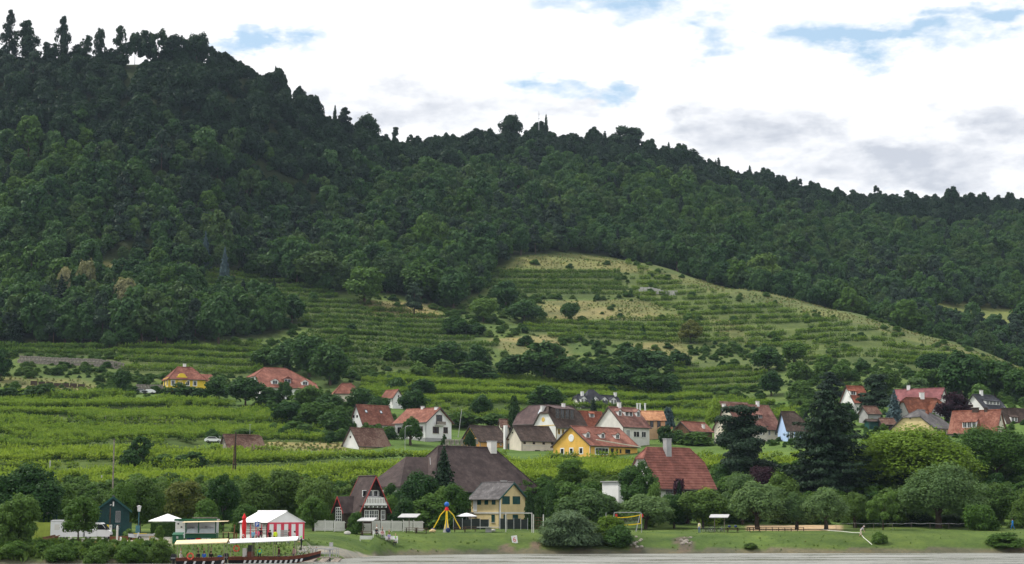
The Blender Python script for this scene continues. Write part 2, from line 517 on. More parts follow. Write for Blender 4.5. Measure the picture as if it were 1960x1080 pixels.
def tile_mat(name, col, alt, course=.34, wid=.25, bump=.9, patch=.35):
 """laid roof tiles: courses by height, joints across, single tiles differ in tone, weathered patches"""
 m = bpy.data.materials.new(name)
 m.use_nodes = True
 t = m.node_tree
 b = t.nodes["Principled BSDF"]
 b.inputs['Roughness'].default_value = .85
 b.inputs['Specular IOR Level'].default_value = .2
 tc = t.nodes.new("ShaderNodeTexCoord")
 sp = t.nodes.new("ShaderNodeSeparateXYZ")
 t.links.new(tc.outputs['Object'], sp.inputs[0])
 zc = math_node(t, 'DIVIDE', sp.outputs[2], course * .62)
 row = math_node(t, 'FLOOR', zc)
 fz = math_node(t, 'FRACT', zc)
 xs = math_node(t, 'DIVIDE', math_node(t, 'ADD', sp.outputs[0], math_node(t, 'MULTIPLY', sp.outputs[1], .31)), wid)
 xs = math_node(t, 'ADD', xs, math_node(t, 'MULTIPLY', row, .5))
 colx = math_node(t, 'FLOOR', xs)
 fx = math_node(t, 'FRACT', xs)
 cm = t.nodes.new("ShaderNodeCombineXYZ")
 t.links.new(colx, cm.inputs[0])
 t.links.new(row, cm.inputs[1])
 wn = t.nodes.new("ShaderNodeTexWhiteNoise")
 t.links.new(cm.outputs[0], wn.inputs['Vector'])
 n = t.nodes.new("ShaderNodeTexNoise")
 n.inputs['Scale'].default_value = .7
 n.inputs['Detail'].default_value = 6
 n.inputs['Roughness'].default_value = .7
 t.links.new(tc.outputs['Object'], n.inputs['Vector'])
 n3 = t.nodes.new("ShaderNodeTexNoise")
 n3.inputs['Scale'].default_value = .22
 n3.inputs['Detail'].default_value = 3
 t.links.new(tc.outputs['Object'], n3.inputs['Vector'])
 k = math_node(t, 'ADD', math_node(t, 'MULTIPLY', math_node(t, 'SUBTRACT', n.outputs[0], .5), 1.5), math_node(t, 'MULTIPLY', wn.outputs['Value'], patch * .8))
 k = math_node(t, 'ADD', k, math_node(t, 'ADD', math_node(t, 'MULTIPLY', math_node(t, 'SUBTRACT', n3.outputs[0], .5), .9), .36))
 c_ = ramp(t, k, [(.22, tuple(x * .62 for x in col)), (.5, col), (.78, tuple(x * 1.08 for x in alt))])
 t.links.new(c_, b.inputs['Base Color'])
 hgt = math_node(t, 'ADD', math_node(t, 'SUBTRACT', 1.0, fz), math_node(t, 'MULTIPLY', math_node(t, 'ABSOLUTE', math_node(t, 'SUBTRACT', fx, .5)), -.5))
 bp = t.nodes.new("ShaderNodeBump")
 bp.inputs['Strength'].default_value = bump
 bp.inputs['Distance'].default_value = .06
 t.links.new(hgt, bp.inputs['Height'])
 t.links.new(bp.outputs[0], b.inputs['Normal'])
 return m
def leaf_mat(name, lo, hi, trans=.3, hue=.0, spec=.09, island=.42):
 """leaves: each tree and each leaf cluster has its own tone between lo and hi"""
 m = bpy.data.materials.new(name)
 m.use_nodes = True
 t = m.node_tree
 b = t.nodes["Principled BSDF"]
 b.inputs['Roughness'].default_value = .55
 b.inputs['Specular IOR Level'].default_value = spec
 oi = t.nodes.new("ShaderNodeObjectInfo")
 ge = t.nodes.new("ShaderNodeNewGeometry")
 tc = t.nodes.new("ShaderNodeTexCoord")
 n = t.nodes.new("ShaderNodeTexNoise")
 n.inputs['Scale'].default_value = 3.5
 n.inputs['Detail'].default_value = 2
 t.links.new(tc.outputs['Object'], n.inputs['Vector'])
 k = math_node(t, 'ADD', math_node(t, 'MULTIPLY', oi.outputs['Random'], .5),
     math_node(t, 'ADD', math_node(t, 'MULTIPLY', ge.outputs['Random Per Island'], island * .6), math_node(t, 'MULTIPLY', math_node(t, 'SUBTRACT', n.outputs[0], .35), .5)))
 c_ = ramp(t, k, [(.1, lo), (.9, hi)])
 t.links.new(c_, b.inputs['Base Color'])
 tr = t.nodes.new("ShaderNodeBsdfTranslucent")
 mx = t.nodes.new("ShaderNodeMixShader")
 mx.inputs[0].default_value = trans
 g = t.nodes.new("ShaderNodeMixRGB")
 g.blend_type = 'MULTIPLY'
 g.inputs[0].default_value = 1
 g.inputs[2].default_value = (1.25, 1.2, .6, 1)
 t.links.new(c_, g.inputs[1])
 t.links.new(g.outputs[0], tr.inputs[0])
 t.links.new(b.outputs[0], mx.inputs[1])
 t.links.new(tr.outputs[0], mx.inputs[2])
 t.links.new(mx.outputs[0], t.nodes["Material Output"].inputs[0])
 return m
M = {}
M['leaf_dark'] = leaf_mat('leaf_dark', (.018, .058, .014), (.062, .132, .030))
M['leaf_ridge_shade'] = leaf_mat('leaf_ridge_shade', (.008, .026, .012), (.026, .062, .024))  # leaves darkened to carry the cloud shadow over the ridge
M['leaf_forest'] = leaf_mat('leaf_forest', (.020, .062, .020), (.068, .142, .040))
M['leaf_forest_olive'] = leaf_mat('leaf_forest_olive', (.028, .066, .020), (.080, .136, .042))
M['leaf_mid'] = leaf_mat('leaf_mid', (.032, .084, .014), (.092, .175, .032))
M['leaf_light'] = leaf_mat('leaf_light', (.055, .115, .022), (.120, .210, .045))
M['leaf_yellow'] = leaf_mat('leaf_yellow', (.078, .148, .012), (.165, .260, .028))
M['leaf_lime'] = leaf_mat('leaf_lime', (.13, .22, .02), (.26, .36, .05))
M['leaf_silver'] = leaf_mat('leaf_silver', (.055, .115, .035), (.150, .235, .085))
M['leaf_willow'] = leaf_mat('leaf_willow', (.070, .125, .060), (.170, .240, .130))
M['leaf_purple'] = leaf_mat('leaf_purple', (.020, .010, .016), (.055, .022, .036))
M['leaf_olive'] = leaf_mat('leaf_olive', (.044, .096, .018), (.112, .185, .040))
M['leaf_rust'] = leaf_mat('leaf_rust', (.055, .095, .016), (.170, .170, .040))
M['leaf_conifer'] = leaf_mat('leaf_conifer', (.008, .022, .012), (.024, .052, .024), trans=.12)
M['leaf_pine'] = leaf_mat('leaf_pine', (.014, .032, .018), (.036, .070, .034), trans=.12)
M['leaf_blue'] = leaf_mat('leaf_blue', (.040, .078, .088), (.095, .150, .160), trans=.12)
M['leaf_thuja'] = leaf_mat('leaf_thuja', (.018, .050, .012), (.050, .100, .024), trans=.15)
M['blossom'] = leaf_mat('blossom', (.10, .12, .045), (.36, .34, .19))
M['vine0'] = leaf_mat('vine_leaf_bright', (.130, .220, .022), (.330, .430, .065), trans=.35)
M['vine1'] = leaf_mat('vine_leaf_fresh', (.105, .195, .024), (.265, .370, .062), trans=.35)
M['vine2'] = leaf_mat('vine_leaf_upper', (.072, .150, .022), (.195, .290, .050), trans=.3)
M['vine3'] = leaf_mat('vine_leaf_deeper', (.052, .122, .022), (.155, .245, .048), trans=.3)  # deepest green among the vine row leaf tones
M['vine_low_shade'] = leaf_mat('vine_leaf_low_shade', (.030, .075, .014), (.085, .160, .030), trans=.25)  # shade on the row sides painted into the lower leaves
M['grass'] = leaf_mat('grass_blade', (.070, .130, .024), (.130, .205, .046), trans=.3)
M['drygrass'] = leaf_mat('dry_grass_blade', (.11, .125, .040), (.215, .205, .085), trans=.3)
M['bark'] = mat('bark', (.070, .052, .038), .9, bump=.6, bscale=6)
M['barkpale'] = mat('bark_pale', (.20, .17, .14), .9, bump=.6, bscale=6)
# ------------------------------------------------------------------ ground sheet
def ground_mat():
 m = bpy.data.materials.new('ground')
 m.use_nodes = True
 t = m.node_tree
 b = t.nodes["Principled BSDF"]
 b.inputs['Roughness'].default_value = .95
 b.inputs['Specular IOR Level'].default_value = .1
 at = t.nodes.new("ShaderNodeVertexColor")
 at.layer_name = 'soil'
 tc = t.nodes.new("ShaderNodeTexCoord")
 n1 = t.nodes.new("ShaderNodeTexNoise")
 n1.inputs['Scale'].default_value = .22
 n1.inputs['Detail'].default_value = 8
 n1.inputs['Roughness'].default_value = .7
 t.links.new(tc.outputs['Object'], n1.inputs['Vector'])
 n2 = t.nodes.new("ShaderNodeTexNoise")
 n2.inputs['Scale'].default_value = 1.9
 n2.inputs['Detail'].default_value = 6
 n2.inputs['Roughness'].default_value = .75
 t.links.new(tc.outputs['Object'], n2.inputs['Vector'])
 k = math_node(t, 'ADD', math_node(t, 'MULTIPLY', n1.outputs[0], .6), math_node(t, 'MULTIPLY', n2.outputs[0], .55))
 g = ramp(t, k, [(.36, (.45, .52, .5)), (.58, (1, 1, 1)), (.8, (1.5, 1.32, 1.05))])
 mx = t.nodes.new("ShaderNodeMixRGB")
 mx.blend_type = 'MULTIPLY'
 mx.inputs[0].default_value = 1
 t.links.new(at.outputs[0], mx.inputs[1])
 t.links.new(g, mx.inputs[2])
 t.links.new(mx.outputs[0], b.inputs['Base Color'])
 bp = t.nodes.new("ShaderNodeBump")
 bp.inputs['Strength'].default_value = .8
 bp.inputs['Distance'].default_value = .35
 t.links.new(n2.outputs[0], bp.inputs['Height'])
 t.links.new(bp.outputs[0], b.inputs['Normal'])
 return m
def build_ground():
 ni, nj = HZ.shape
 px, py = project(XX, YY, HZ)
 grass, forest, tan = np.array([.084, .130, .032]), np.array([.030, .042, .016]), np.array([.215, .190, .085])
 soil = np.empty((ni, nj, 3))
 soil[:] = grass
 soil[YY > 300] = (.085, .145, .034)
 soil[(YY > 560)] = (.088, .130, .036)
 up = (YY > 640) & (px > 1180) & ~FOREST
 soil[up] = (.090, .122, .040)
 for k, fd in FIELDS.items():
  msk = inpoly(px, py, fd['poly']) & (YY > fd['Y'][0]) & (YY < fd['Y'][1])
  soil[msk] = {0: (.075, .115, .028), 1: (.070, .105, .028), 2: (.088, .120, .038), 3: (.075, .105, .035)}[fd['c']]
 tn = np.zeros((ni, nj))
 for pl in TAN:
  tn = np.maximum(tn, inpoly(px, py, pl) & ((YY < 880) & ~FOREST))
 tn[(px > 1260) & (YY > 700)] *= .28
 tn[(py < 524) & (px > 900)] *= .6
 tn = blur(tn, 2) * np.clip(.75 + fbm(XX / 12, YY / 12, 21) * .6, 0, 1)
 soil = soil * (1 - tn[..., None]) + tan * tn[..., None]
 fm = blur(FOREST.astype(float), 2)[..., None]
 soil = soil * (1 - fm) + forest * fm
 mead = (px > 1785) & (YY > 850) & (YY < 925)
 soil[mead] = (.14, .165, .055)
 d = YY - shore(px)[...]
 soil[(d < 1.2) & (d > -3)] = (.12, .115, .075)
 sc = np.zeros((ni, nj), bool)
 for pl in ([(1290, 1030), (1318, 1026), (1330, 1054), (1300, 1058)], [(1205, 1040), (1225, 1046), (1225, 1058), (1205, 1058)],
    [(1012, 1036), (1030, 1034), (1032, 1048), (1014, 1048)], [(955, 1046), (975, 1040), (985, 1056), (960, 1056)]):
  sc |= inpoly(px, py, pl) & (YY < 290)
 soil[sc] = (.15, .12, .085)
 pa = inpoly(px, py, [(575, 1045), (640, 1046), (720, 1066), (700, 1072), (640, 1062), (575, 1056)]) & (YY < 262)
 soil[pa] = (.26, .25, .21)
 ya = inpoly(px, py, [(95, 1032), (330, 1026), (330, 1046), (95, 1048)]) & (YY < 250)
 soil[ya] = (.30, .28, .24)
 sand = inpoly(px, py, [(1428, 1005), (1608, 1005), (1608, 1016), (1428, 1016)]) & (YY < 300)
 soil[sand] = (.42, .31, .19)
 soil *= (1 + .16 * fbm(XX / 9, YY / 9, 31)[..., None])
 lawn = np.clip((300 - YY) / 12, 0, 1)[..., None]
 soil *= 1 + lawn * (.30 * fbm(XX / 7, YY / 3.0, 35)[..., None] * np.array([1.25, .9, .8]) + .16 * fbm(XX / 1.8, YY / 1.2, 36)[..., None])
 soil *= (1 + .22 * fbm(XX / 22, YY / 14, 37)[..., None] * np.array([1.2, .9, .7]))
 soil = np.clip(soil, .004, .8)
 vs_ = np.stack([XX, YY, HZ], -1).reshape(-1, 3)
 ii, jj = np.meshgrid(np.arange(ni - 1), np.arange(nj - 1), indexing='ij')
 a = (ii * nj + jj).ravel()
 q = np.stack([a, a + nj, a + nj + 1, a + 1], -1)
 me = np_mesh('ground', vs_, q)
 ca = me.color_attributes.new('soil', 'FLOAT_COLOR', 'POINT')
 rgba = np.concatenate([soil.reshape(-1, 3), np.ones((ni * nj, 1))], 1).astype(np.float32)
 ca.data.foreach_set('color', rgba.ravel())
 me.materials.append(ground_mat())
 me.polygons.foreach_set('use_smooth', np.ones(len(me.polygons), bool))
 o = bpy.data.objects.new('ground', me)
 COL.objects.link(o)
 tag(o, 'grassy river bank rising through vineyard terraces to the wooded ridge', None, None, 'structure')
def np_mesh(name, verts, quads, mats=()):
 me = bpy.data.meshes.new(name)
 v = np.ascontiguousarray(verts, np.float32)
 q = np.ascontiguousarray(quads, np.int32)
 me.vertices.add(len(v))
 me.vertices.foreach_set('co', v.ravel())
 me.loops.add(q.size)
 me.loops.foreach_set('vertex_index', q.ravel())
 me.polygons.add(len(q))
 me.polygons.foreach_set('loop_start', np.arange(0, q.size, q.shape[1], dtype=np.int32))
 me.polygons.foreach_set('loop_total', np.full(len(q), q.shape[1], np.int32))
 for m_ in mats:
  me.materials.append(m_)
 me.update(calc_edges=True)
 return me
build_ground()
def build_water():
 m = bpy.data.materials.new('river_water')
 m.use_nodes = True
 t = m.node_tree
 b = t.nodes["Principled BSDF"]
 b.inputs['Base Color'].default_value = (.30, .305, .27, 1)
 b.inputs['Roughness'].default_value = .42
 b.inputs['IOR'].default_value = 1.33
 tc = t.nodes.new("ShaderNodeTexCoord")
 hs = None
 for (sx, sy, sc, w, det) in ((.12, .30, 1.0, 1.0, 3), (.5, 1.1, 1.0, .45, 4), (2.0, 3.2, 1.0, .16, 3)):
  mp = t.nodes.new("ShaderNodeMapping")
  mp.inputs['Scale'].default_value = (sx, sy, 1)
  t.links.new(tc.outputs['Object'], mp.inputs[0])
  n = t.nodes.new("ShaderNodeTexNoise")
  n.inputs['Scale'].default_value = sc
  n.inputs['Detail'].default_value = det
  n.inputs['Distortion'].default_value = .6
  t.links.new(mp.outputs[0], n.inputs['Vector'])
  h = math_node(t, 'MULTIPLY', n.outputs[0], w)
  hs = h if hs is None else math_node(t, 'ADD', hs, h)
 mp = t.nodes.new("ShaderNodeMapping")
 mp.inputs['Scale'].default_value = (.045, .11, 1)
 t.links.new(tc.outputs['Object'], mp.inputs[0])
 n = t.nodes.new("ShaderNodeTexNoise")
 n.inputs['Scale'].default_value = 1.0
 n.inputs['Detail'].default_value = 6
 n.inputs['Roughness'].default_value = .7
 t.links.new(mp.outputs[0], n.inputs['Vector'])
 t.links.new(ramp(t, n.outputs[0], [(.36, .10), (.58, .55)]), b.inputs['Roughness'])
 t.links.new(ramp(t, n.outputs[0], [(.36, (.15, .155, .12)), (.60, (.36, .365, .34))]), b.inputs['Base Color'])  # sky sheen of the rippled streaks put into the water colour
 bp = t.nodes.new("ShaderNodeBump")
 bp.inputs['Strength'].default_value = 1.0
 bp.inputs['Distance'].default_value = 3.2
 t.links.new(hs, bp.inputs['Height'])
 t.links.new(bp.outputs[0], b.inputs['Normal'])
 xs = np.linspace(-420, 520, 160)
 ys = np.concatenate([np.linspace(-60, 150, 12), np.linspace(153, 275, 150)])
 X, Y = np.meshgrid(xs, ys, indexing='ij')
 Z = fbm(X / 5.0, Y / 2.2, 41, 3) * .05
 nj = len(ys)
 ii, jj = np.meshgrid(np.arange(len(xs) - 1), np.arange(nj - 1), indexing='ij')
 a = (ii * nj + jj).ravel()
 me = np_mesh('river', np.stack([X, Y, Z], -1).reshape(-1, 3), np.stack([a, a + nj, a + nj + 1, a + 1], -1), [m])
 me.polygons.foreach_set('use_smooth', np.ones(len(me.polygons), bool))
 o = bpy.data.objects.new('river', me)
 COL.objects.link(o)
 tag(o, 'rippled grey river in front of the bank', None, None, 'structure')
build_water()
# ------------------------------------------------------------------ foliage
def quads(cen, nrm, size, rs, elong=1.3, tang=None):
 """leaf-cluster faces: centre, normal, size -> verts, faces"""
 n = len(cen)
 nrm = nrm / np.maximum(np.linalg.norm(nrm, axis=1, keepdims=True), 1e-6)
 r_ = rs.normal(size=(n, 3)) if tang is None else tang + rs.normal(size=(n, 3)) * .35
 t = r_ - nrm * (r_ * nrm).sum(1, keepdims=True)
 t /= np.maximum(np.linalg.norm(t, axis=1, keepdims=True), 1e-6)
 b = np.cross(nrm, t)
 s = (size * rs.uniform(.65, 1.35, (n, 1))) * .5
 a, c = t * s * elong, b * s / elong ** .5
 v = np.stack([cen - a, cen - c * 1.0 + a * .1, cen + a, cen + c + a * .1], 1).reshape(-1, 3)
 return v, np.arange(4 * n).reshape(n, 4)
def dirs(rs, n):
 d = rs.normal(size=(n, 3))
 return d / np.linalg.norm(d, axis=1, keepdims=True)
def cloud(rs, blobs, n, size, elong=1.3, up=.35, rnd=.6, flat=1.0, droop=0.0):
 """leaf clusters over many small lobes"""
 c = np.array([b[:3] for b in blobs])
 r_ = np.array([b[3] for b in blobs])
 k = rs.choice(len(blobs), n, p=r_ ** 2 / (r_ ** 2).sum())
 d = dirs(rs, n)
 d[:, 2] = np.where((d[:, 2] < -.2) & (rs.uniform(size=n) < .6), -d[:, 2], d[:, 2])
 rad = r_[k] * (.62 + .62 * rs.uniform(size=n) ** .8)
 off = d * rad[:, None]
 off[:, 2] *= flat
 off *= np.where(rs.uniform(size=n) < .08, rs.uniform(1.1, 1.4, n), 1.0)[:, None]
 p = c[k] + off
 nr = d * .9 + np.array([0, 0, up]) + rs.normal(size=(n, 3)) * rnd * .6
 tang = None
 if droop:
  tang = np.stack([d[:, 0] * .5, d[:, 1] * .5, np.full(n, -droop)], 1)
 return quads(p, nr, size, rs, elong, tang)
def norm_unit(v, x=True):
 lo, hi = np.percentile(v, .3, axis=0), np.percentile(v, 99.7, axis=0)
 w = max(hi[0] - lo[0], hi[1] - lo[1])
 v = v.copy()
 v[:, 0] = (v[:, 0] - (lo[0] + hi[0]) / 2) / w
 v[:, 1] = (v[:, 1] - (lo[1] + hi[1]) / 2) / w
 return v
def shape_blobs(rs, kind, nb):
 bl = []
 for i in range(nb):
  t = (i + .5) / nb
  if kind == 'round':          # crown from 18 % to the top
   d = dirs(rs, 1)[0]
   rr = .38 * rs.uniform(.55, 1.05)
   z = .58 + d[2] * .34 * rs.uniform(.7, 1.08)
   w = 1.0 - .25 * max(0, (z - .6) / .4)
   bl.append((d[0] * rr * w, d[1] * rr * w, z, rs.uniform(.09, .17) if nb < 50 else rs.uniform(.055, .12)))
  elif kind == 'dome':         # wide, flat based
   d = dirs(rs, 1)[0]
   bl.append((d[0] * .40 * rs.uniform(.6, 1.05), d[1] * .40 * rs.uniform(.6, 1.05), .42 + abs(d[2]) * .46 * rs.uniform(.8, 1.05) - .12 * (d[2] < 0), rs.uniform(.08, .15)))
  elif kind == 'tall':
   d = dirs(rs, 1)[0]
   z = rs.uniform(.22, .95)
   w = math.sin(math.pi * min(max((z - .1) / .95, 0), 1)) ** .6
   bl.append((d[0] * .38 * w, d[1] * .38 * w, z, rs.uniform(.07, .13)))
  elif kind == 'bush':
   d = dirs(rs, 1)[0]
   bl.append((d[0] * .38 * rs.uniform(.5, 1.05), d[1] * .38 * rs.uniform(.5, 1.05), .08 + abs(d[2]) * .74 * rs.uniform(.7, 1.1), rs.uniform(.10, .20)))
  elif kind == 'open':         # loose, gaps between the boughs
   a = rs.uniform(0, 2 * math.pi)
   z = rs.uniform(.35, .95)
   w = rs.uniform(.15, .42) * (1.25 - .6 * z)
   bl.append((math.cos(a) * w, math.sin(a) * w, z, rs.uniform(.06, .12)))
 return bl
LEAFN = {}
def crown_mesh(name, kind, seed, nb, n, size, elong=1.3, **kw):
 rs = np.random.RandomState(seed)
 bl = shape_blobs(rs, kind, nb)
 v, f_ = cloud(rs, bl, n, size, elong, **kw)
 v = norm_unit(v)
 zt = np.percentile(v[:, 2], 99.7)
 v[:, 2] /= zt
 v[:, 2] = np.maximum(v[:, 2], .0)
 return np_mesh(name, v, f_)
def conifer_mesh(name, seed, n, size, levels=22, irregular=.12, power=.9, base=.04, spread=1.0, droop=.10):
 rs = np.random.RandomState(seed)
 cs, ns, ts = [], [], []
 per = []
 for i in range(levels):
  z = base + (1 - base) * (i / levels) ** .92
  rmax = .5 * ((1 - z) ** power) * spread * rs.uniform(.85, 1.08)
  nbr = max(5, int(16 * (1 - z) + 4))
  a0 = rs.uniform(0, 6.28)
  for b in range(nbr):
   per.append((z, a0 + b * 6.283 / nbr + rs.uniform(-.2, .2), rmax * rs.uniform(1 - irregular * 2.2, 1 + irregular)))
 wt = np.array([max(p[2], .01) for p in per])
 k = rs.choice(len(per), n, p=wt / wt.sum())
 pr = np.array(per)
 t = rs.uniform(0, 1, n) ** .7
 z, a, r_ = pr[k, 0], pr[k, 1], pr[k, 2]
 side = rs.normal(size=n) * .055 * (1 - t * .5) * (r_ / .5 + .2)
 x = np.cos(a) * r_ * t - np.sin(a) * side
 y = np.sin(a) * r_ * t + np.cos(a) * side
 zz = z - droop * (r_ / .5) * t + .05 * t ** 3 * (r_ / .5) + rs.normal(size=n) * .008
 c = np.stack([x, y, np.clip(zz, .005, 1)], 1)
 nr = np.stack([np.cos(a) * .45, np.sin(a) * .45, np.full(n, 1.0)], 1) + rs.normal(size=(n, 3)) * .45
 tg = np.stack([np.cos(a), np.sin(a), np.full(n, -.35)], 1)
 v, f_ = quads(c, nr, size, rs, 1.7, tg)
 tip = np.array([[0, 0, 1.0]])
 return np_mesh(name, norm_unit(v), f_)
def pine_mesh(name, seed, n, size, pads=16):
 rs = np.random.RandomState(seed)
 bl = []
 for i in range(pads):
  z = rs.uniform(.25, .95)
  a = rs.uniform(0, 6.28)
  w = rs.uniform(.08, .40) * (1.2 - .75 * z)
  bl.append((math.cos(a) * w, math.sin(a) * w, z, rs.uniform(.09, .17) * (1.25 - .55 * z)))
 bl.append((0, 0, .96, .09))
 v, f_ = cloud(rs, bl, n, size, 1.6, up=.6, rnd=.7, flat=.38)
 v = norm_unit(v)
 v[:, 2] /= np.percentile(v[:, 2], 99.8)
 return np_mesh(name, v, f_)
def trunk_mesh(name, seed, h=.5, r_=.035, limbs=4, mat_=None, lean=.03):
 """tapered trunk with limbs, in the unit tree (height 1, width 1)"""
 rs = random.Random(seed)
 mb = MB()
 pts = [(0, 0, -.04), (rs.uniform(-lean, lean) * .4, rs.uniform(-lean, lean) * .4, h * .4), (rs.uniform(-lean, lean), rs.uniform(-lean, lean), h)]
 mb.tube(pts, [r_ * 1.25, r_, r_ * .62], 7)
 for i in range(limbs):
  a = 6.283 * (i + rs.uniform(-.3, .3)) / max(limbs, 1)
  z0 = h * rs.uniform(.55, .98)
  k = rs.uniform(.14, .30)
  mb.tube([(pts[2][0] * z0 / h, pts[2][1] * z0 / h, z0), (math.cos(a) * k * .5, math.sin(a) * k * .5, z0 + .10), (math.cos(a) * k, math.sin(a) * k, z0 + rs.uniform(.18, .32))], [r_ * .5, r_ * .36, r_ * .12], 5)
 return mb.mesh(name, mat_ or M['bark'])
PROTO = {}
def proto(kind):
 """crown meshes of a kind, built when first wanted"""
 if kind in PROTO:
  return PROTO[kind]
 near = kind.endswith('_near')
 key, kind = kind, kind.replace('_near', '')
 s = sum(map(ord, kind))
 q_ = 1.0 if not near else .58
 n_ = 1.0 if not near else 3.0
 if kind == 'broad':
  r_ = [crown_mesh('crown', 'round', s + i, 46, int(5200 * n_), .060 * q_) for i in range(4)]
 elif kind == 'dome':
  r_ = [crown_mesh('crown', 'dome', s + i, 60, int(7000 * n_), .050 * q_) for i in range(3)]
 elif kind == 'great':
  r_ = [crown_mesh('crown', 'dome', s + i, 130, 40000, .019, 1.5) for i in range(2)]
 elif kind == 'tall':
  r_ = [crown_mesh('crown', 'tall', s + i, 46, int(4600 * n_), .062 * q_) for i in range(3)]
 elif kind == 'open':
  r_ = [crown_mesh('crown', 'open', s + i, 30, int(2600 * n_), .060 * q_) for i in range(3)]
 elif kind == 'bush':
  r_ = [crown_mesh('foliage', 'bush', s + i, 36, int(3800 * n_), .075 * q_) for i in range(4)]
 elif kind == 'smallbush':
  r_ = [crown_mesh('foliage', 'bush', s + i, 18, 1300, .12) for i in range(4)]
 elif kind == 'willow':
  r_ = [crown_mesh('foliage', 'bush', s + i, 70, 26000, .034, 3.2, droop=.8, rnd=.8) for i in range(2)]
 elif kind == 'upright':
  r_ = [crown_mesh('foliage', 'bush', s + i, 40, 11000, .055, 2.6, droop=-1.0, rnd=.8) for i in range(2)]
 elif kind == 'spruce':
  r_ = [conifer_mesh('crown', s + i, int(5200 * n_), .055 * q_) for i in range(2)]
 elif kind == 'great_spruce':
  r_ = [conifer_mesh('crown', s, 44000, .022, levels=48, irregular=.34, power=.50, base=.03)]
 elif kind == 'slim':
  r_ = [conifer_mesh('crown', s + i, 3200, .075, levels=26, power=.65, droop=.02, irregular=.08) for i in range(2)]
 elif kind == 'pine':
  r_ = [pine_mesh('crown', s + i, int(8000 * n_), .042 * q_, 38) for i in range(3)]
 elif kind == 'ragged':
  r_ = []
  for i in range(5):
   rs = np.random.RandomState(s + i)
   bl = []
   for j in range(40):
    z = .16 + .82 * j / 39
    a = rs.uniform(0, 6.28)
    w = rs.uniform(.05, .42) * (1.08 - .75 * z ** 1.5)
    bl.append((math.cos(a) * w, math.sin(a) * w, z + rs.uniform(-.02, .02), rs.uniform(.07, .15) * (1.2 - .6 * z)))
   v, f_ = cloud(rs, bl, 4200, .040, 1.7, flat=.75, rnd=1.0)
   v = norm_unit(v)
   v[:, 2] /= np.percentile(v[:, 2], 99.8)
   r_.append(np_mesh('crown', v, f_))
 elif kind == 'pillar':
  r_ = [conifer_mesh('crown', s + i, 3200, .085, levels=26, power=.35, droop=-.05, irregular=.06) for i in range(2)]
 PROTO[key] = r_
 return r_
TRUNKS = {'mid': [trunk_mesh('trunk', 3 + i) for i in range(4)], 'thin': [trunk_mesh('trunk', 31 + i, .55, .018, 3) for i in range(2)],
   'high': [trunk_mesh('trunk', 41 + i, .92, .022, 0) for i in range(2)], 'short': [trunk_mesh('trunk', 51 + i, .38, .055, 4, None, .06) for i in range(3)]}
KINDS_ = {  # kind -> object name, category, trunk type
 'broad': ('broadleaf_tree', 'tree', 'mid'), 'dome': ('broadleaf_tree', 'tree', 'short'), 'great': ('broadleaf_tree', 'tree', 'short'), 'tall': ('broadleaf_tree', 'tree', 'mid'),
 'open': ('broadleaf_tree', 'tree', 'thin'), 'bush': ('bush', 'bush', None), 'smallbush': ('bush', 'bush', None), 'willow': ('willow_bush', 'bush', None),
 'upright': ('upright_bush', 'bush', None), 'spruce': ('spruce_tree', 'tree', 'high'), 'great_spruce': ('spruce_tree', 'tree', 'high'),
 'slim': ('slender_conifer', 'tree', 'high'), 'pine': ('pine_tree', 'tree', 'high'), 'ragged': ('ridge_tree', 'tree', 'high'), 'pillar': ('columnar_conifer', 'tree', 'high')}
MATMESH = {}
def with_mat(me, m):
 """crown mesh in another leaf colour (one shared copy per colour)"""
 k = (me.name, m.name)
 if k not in MATMESH:
  c = me.copy()
  c.materials.clear()
  c.materials.append(m)
  MATMESH[k] = c
 return MATMESH[k]
def plant(kind, leaf, loc, w, h, label, group=None, var=None, rz=None, sink=.0):
 nm, cat, tk = KINDS_[kind]
 ps = proto(kind + ('_near' if loc[1] < 345 and kind in ('broad', 'dome', 'tall', 'open', 'bush', 'spruce', 'pine') else ''))
 me = with_mat(ps[RNG.randrange(len(ps)) if var is None else var % len(ps)], M[leaf])
 rz = RNG.uniform(0, 6.28) if rz is None else rz
 loc = (loc[0], loc[1], loc[2] - sink)
 if tk is None:
  o = inst(nm, me, None, loc, (0, 0, rz), (w, w, h))
  return tag(o, label, cat, group)
 t = thing(nm, label, cat, loc, rz, group)
 inst('trunk', RNG.choice(TRUNKS[tk]), t, scl=(min(w, h * .9), min(w, h * .9), h))
 inst('crown', me, t, scl=(w, w, h))
 return t
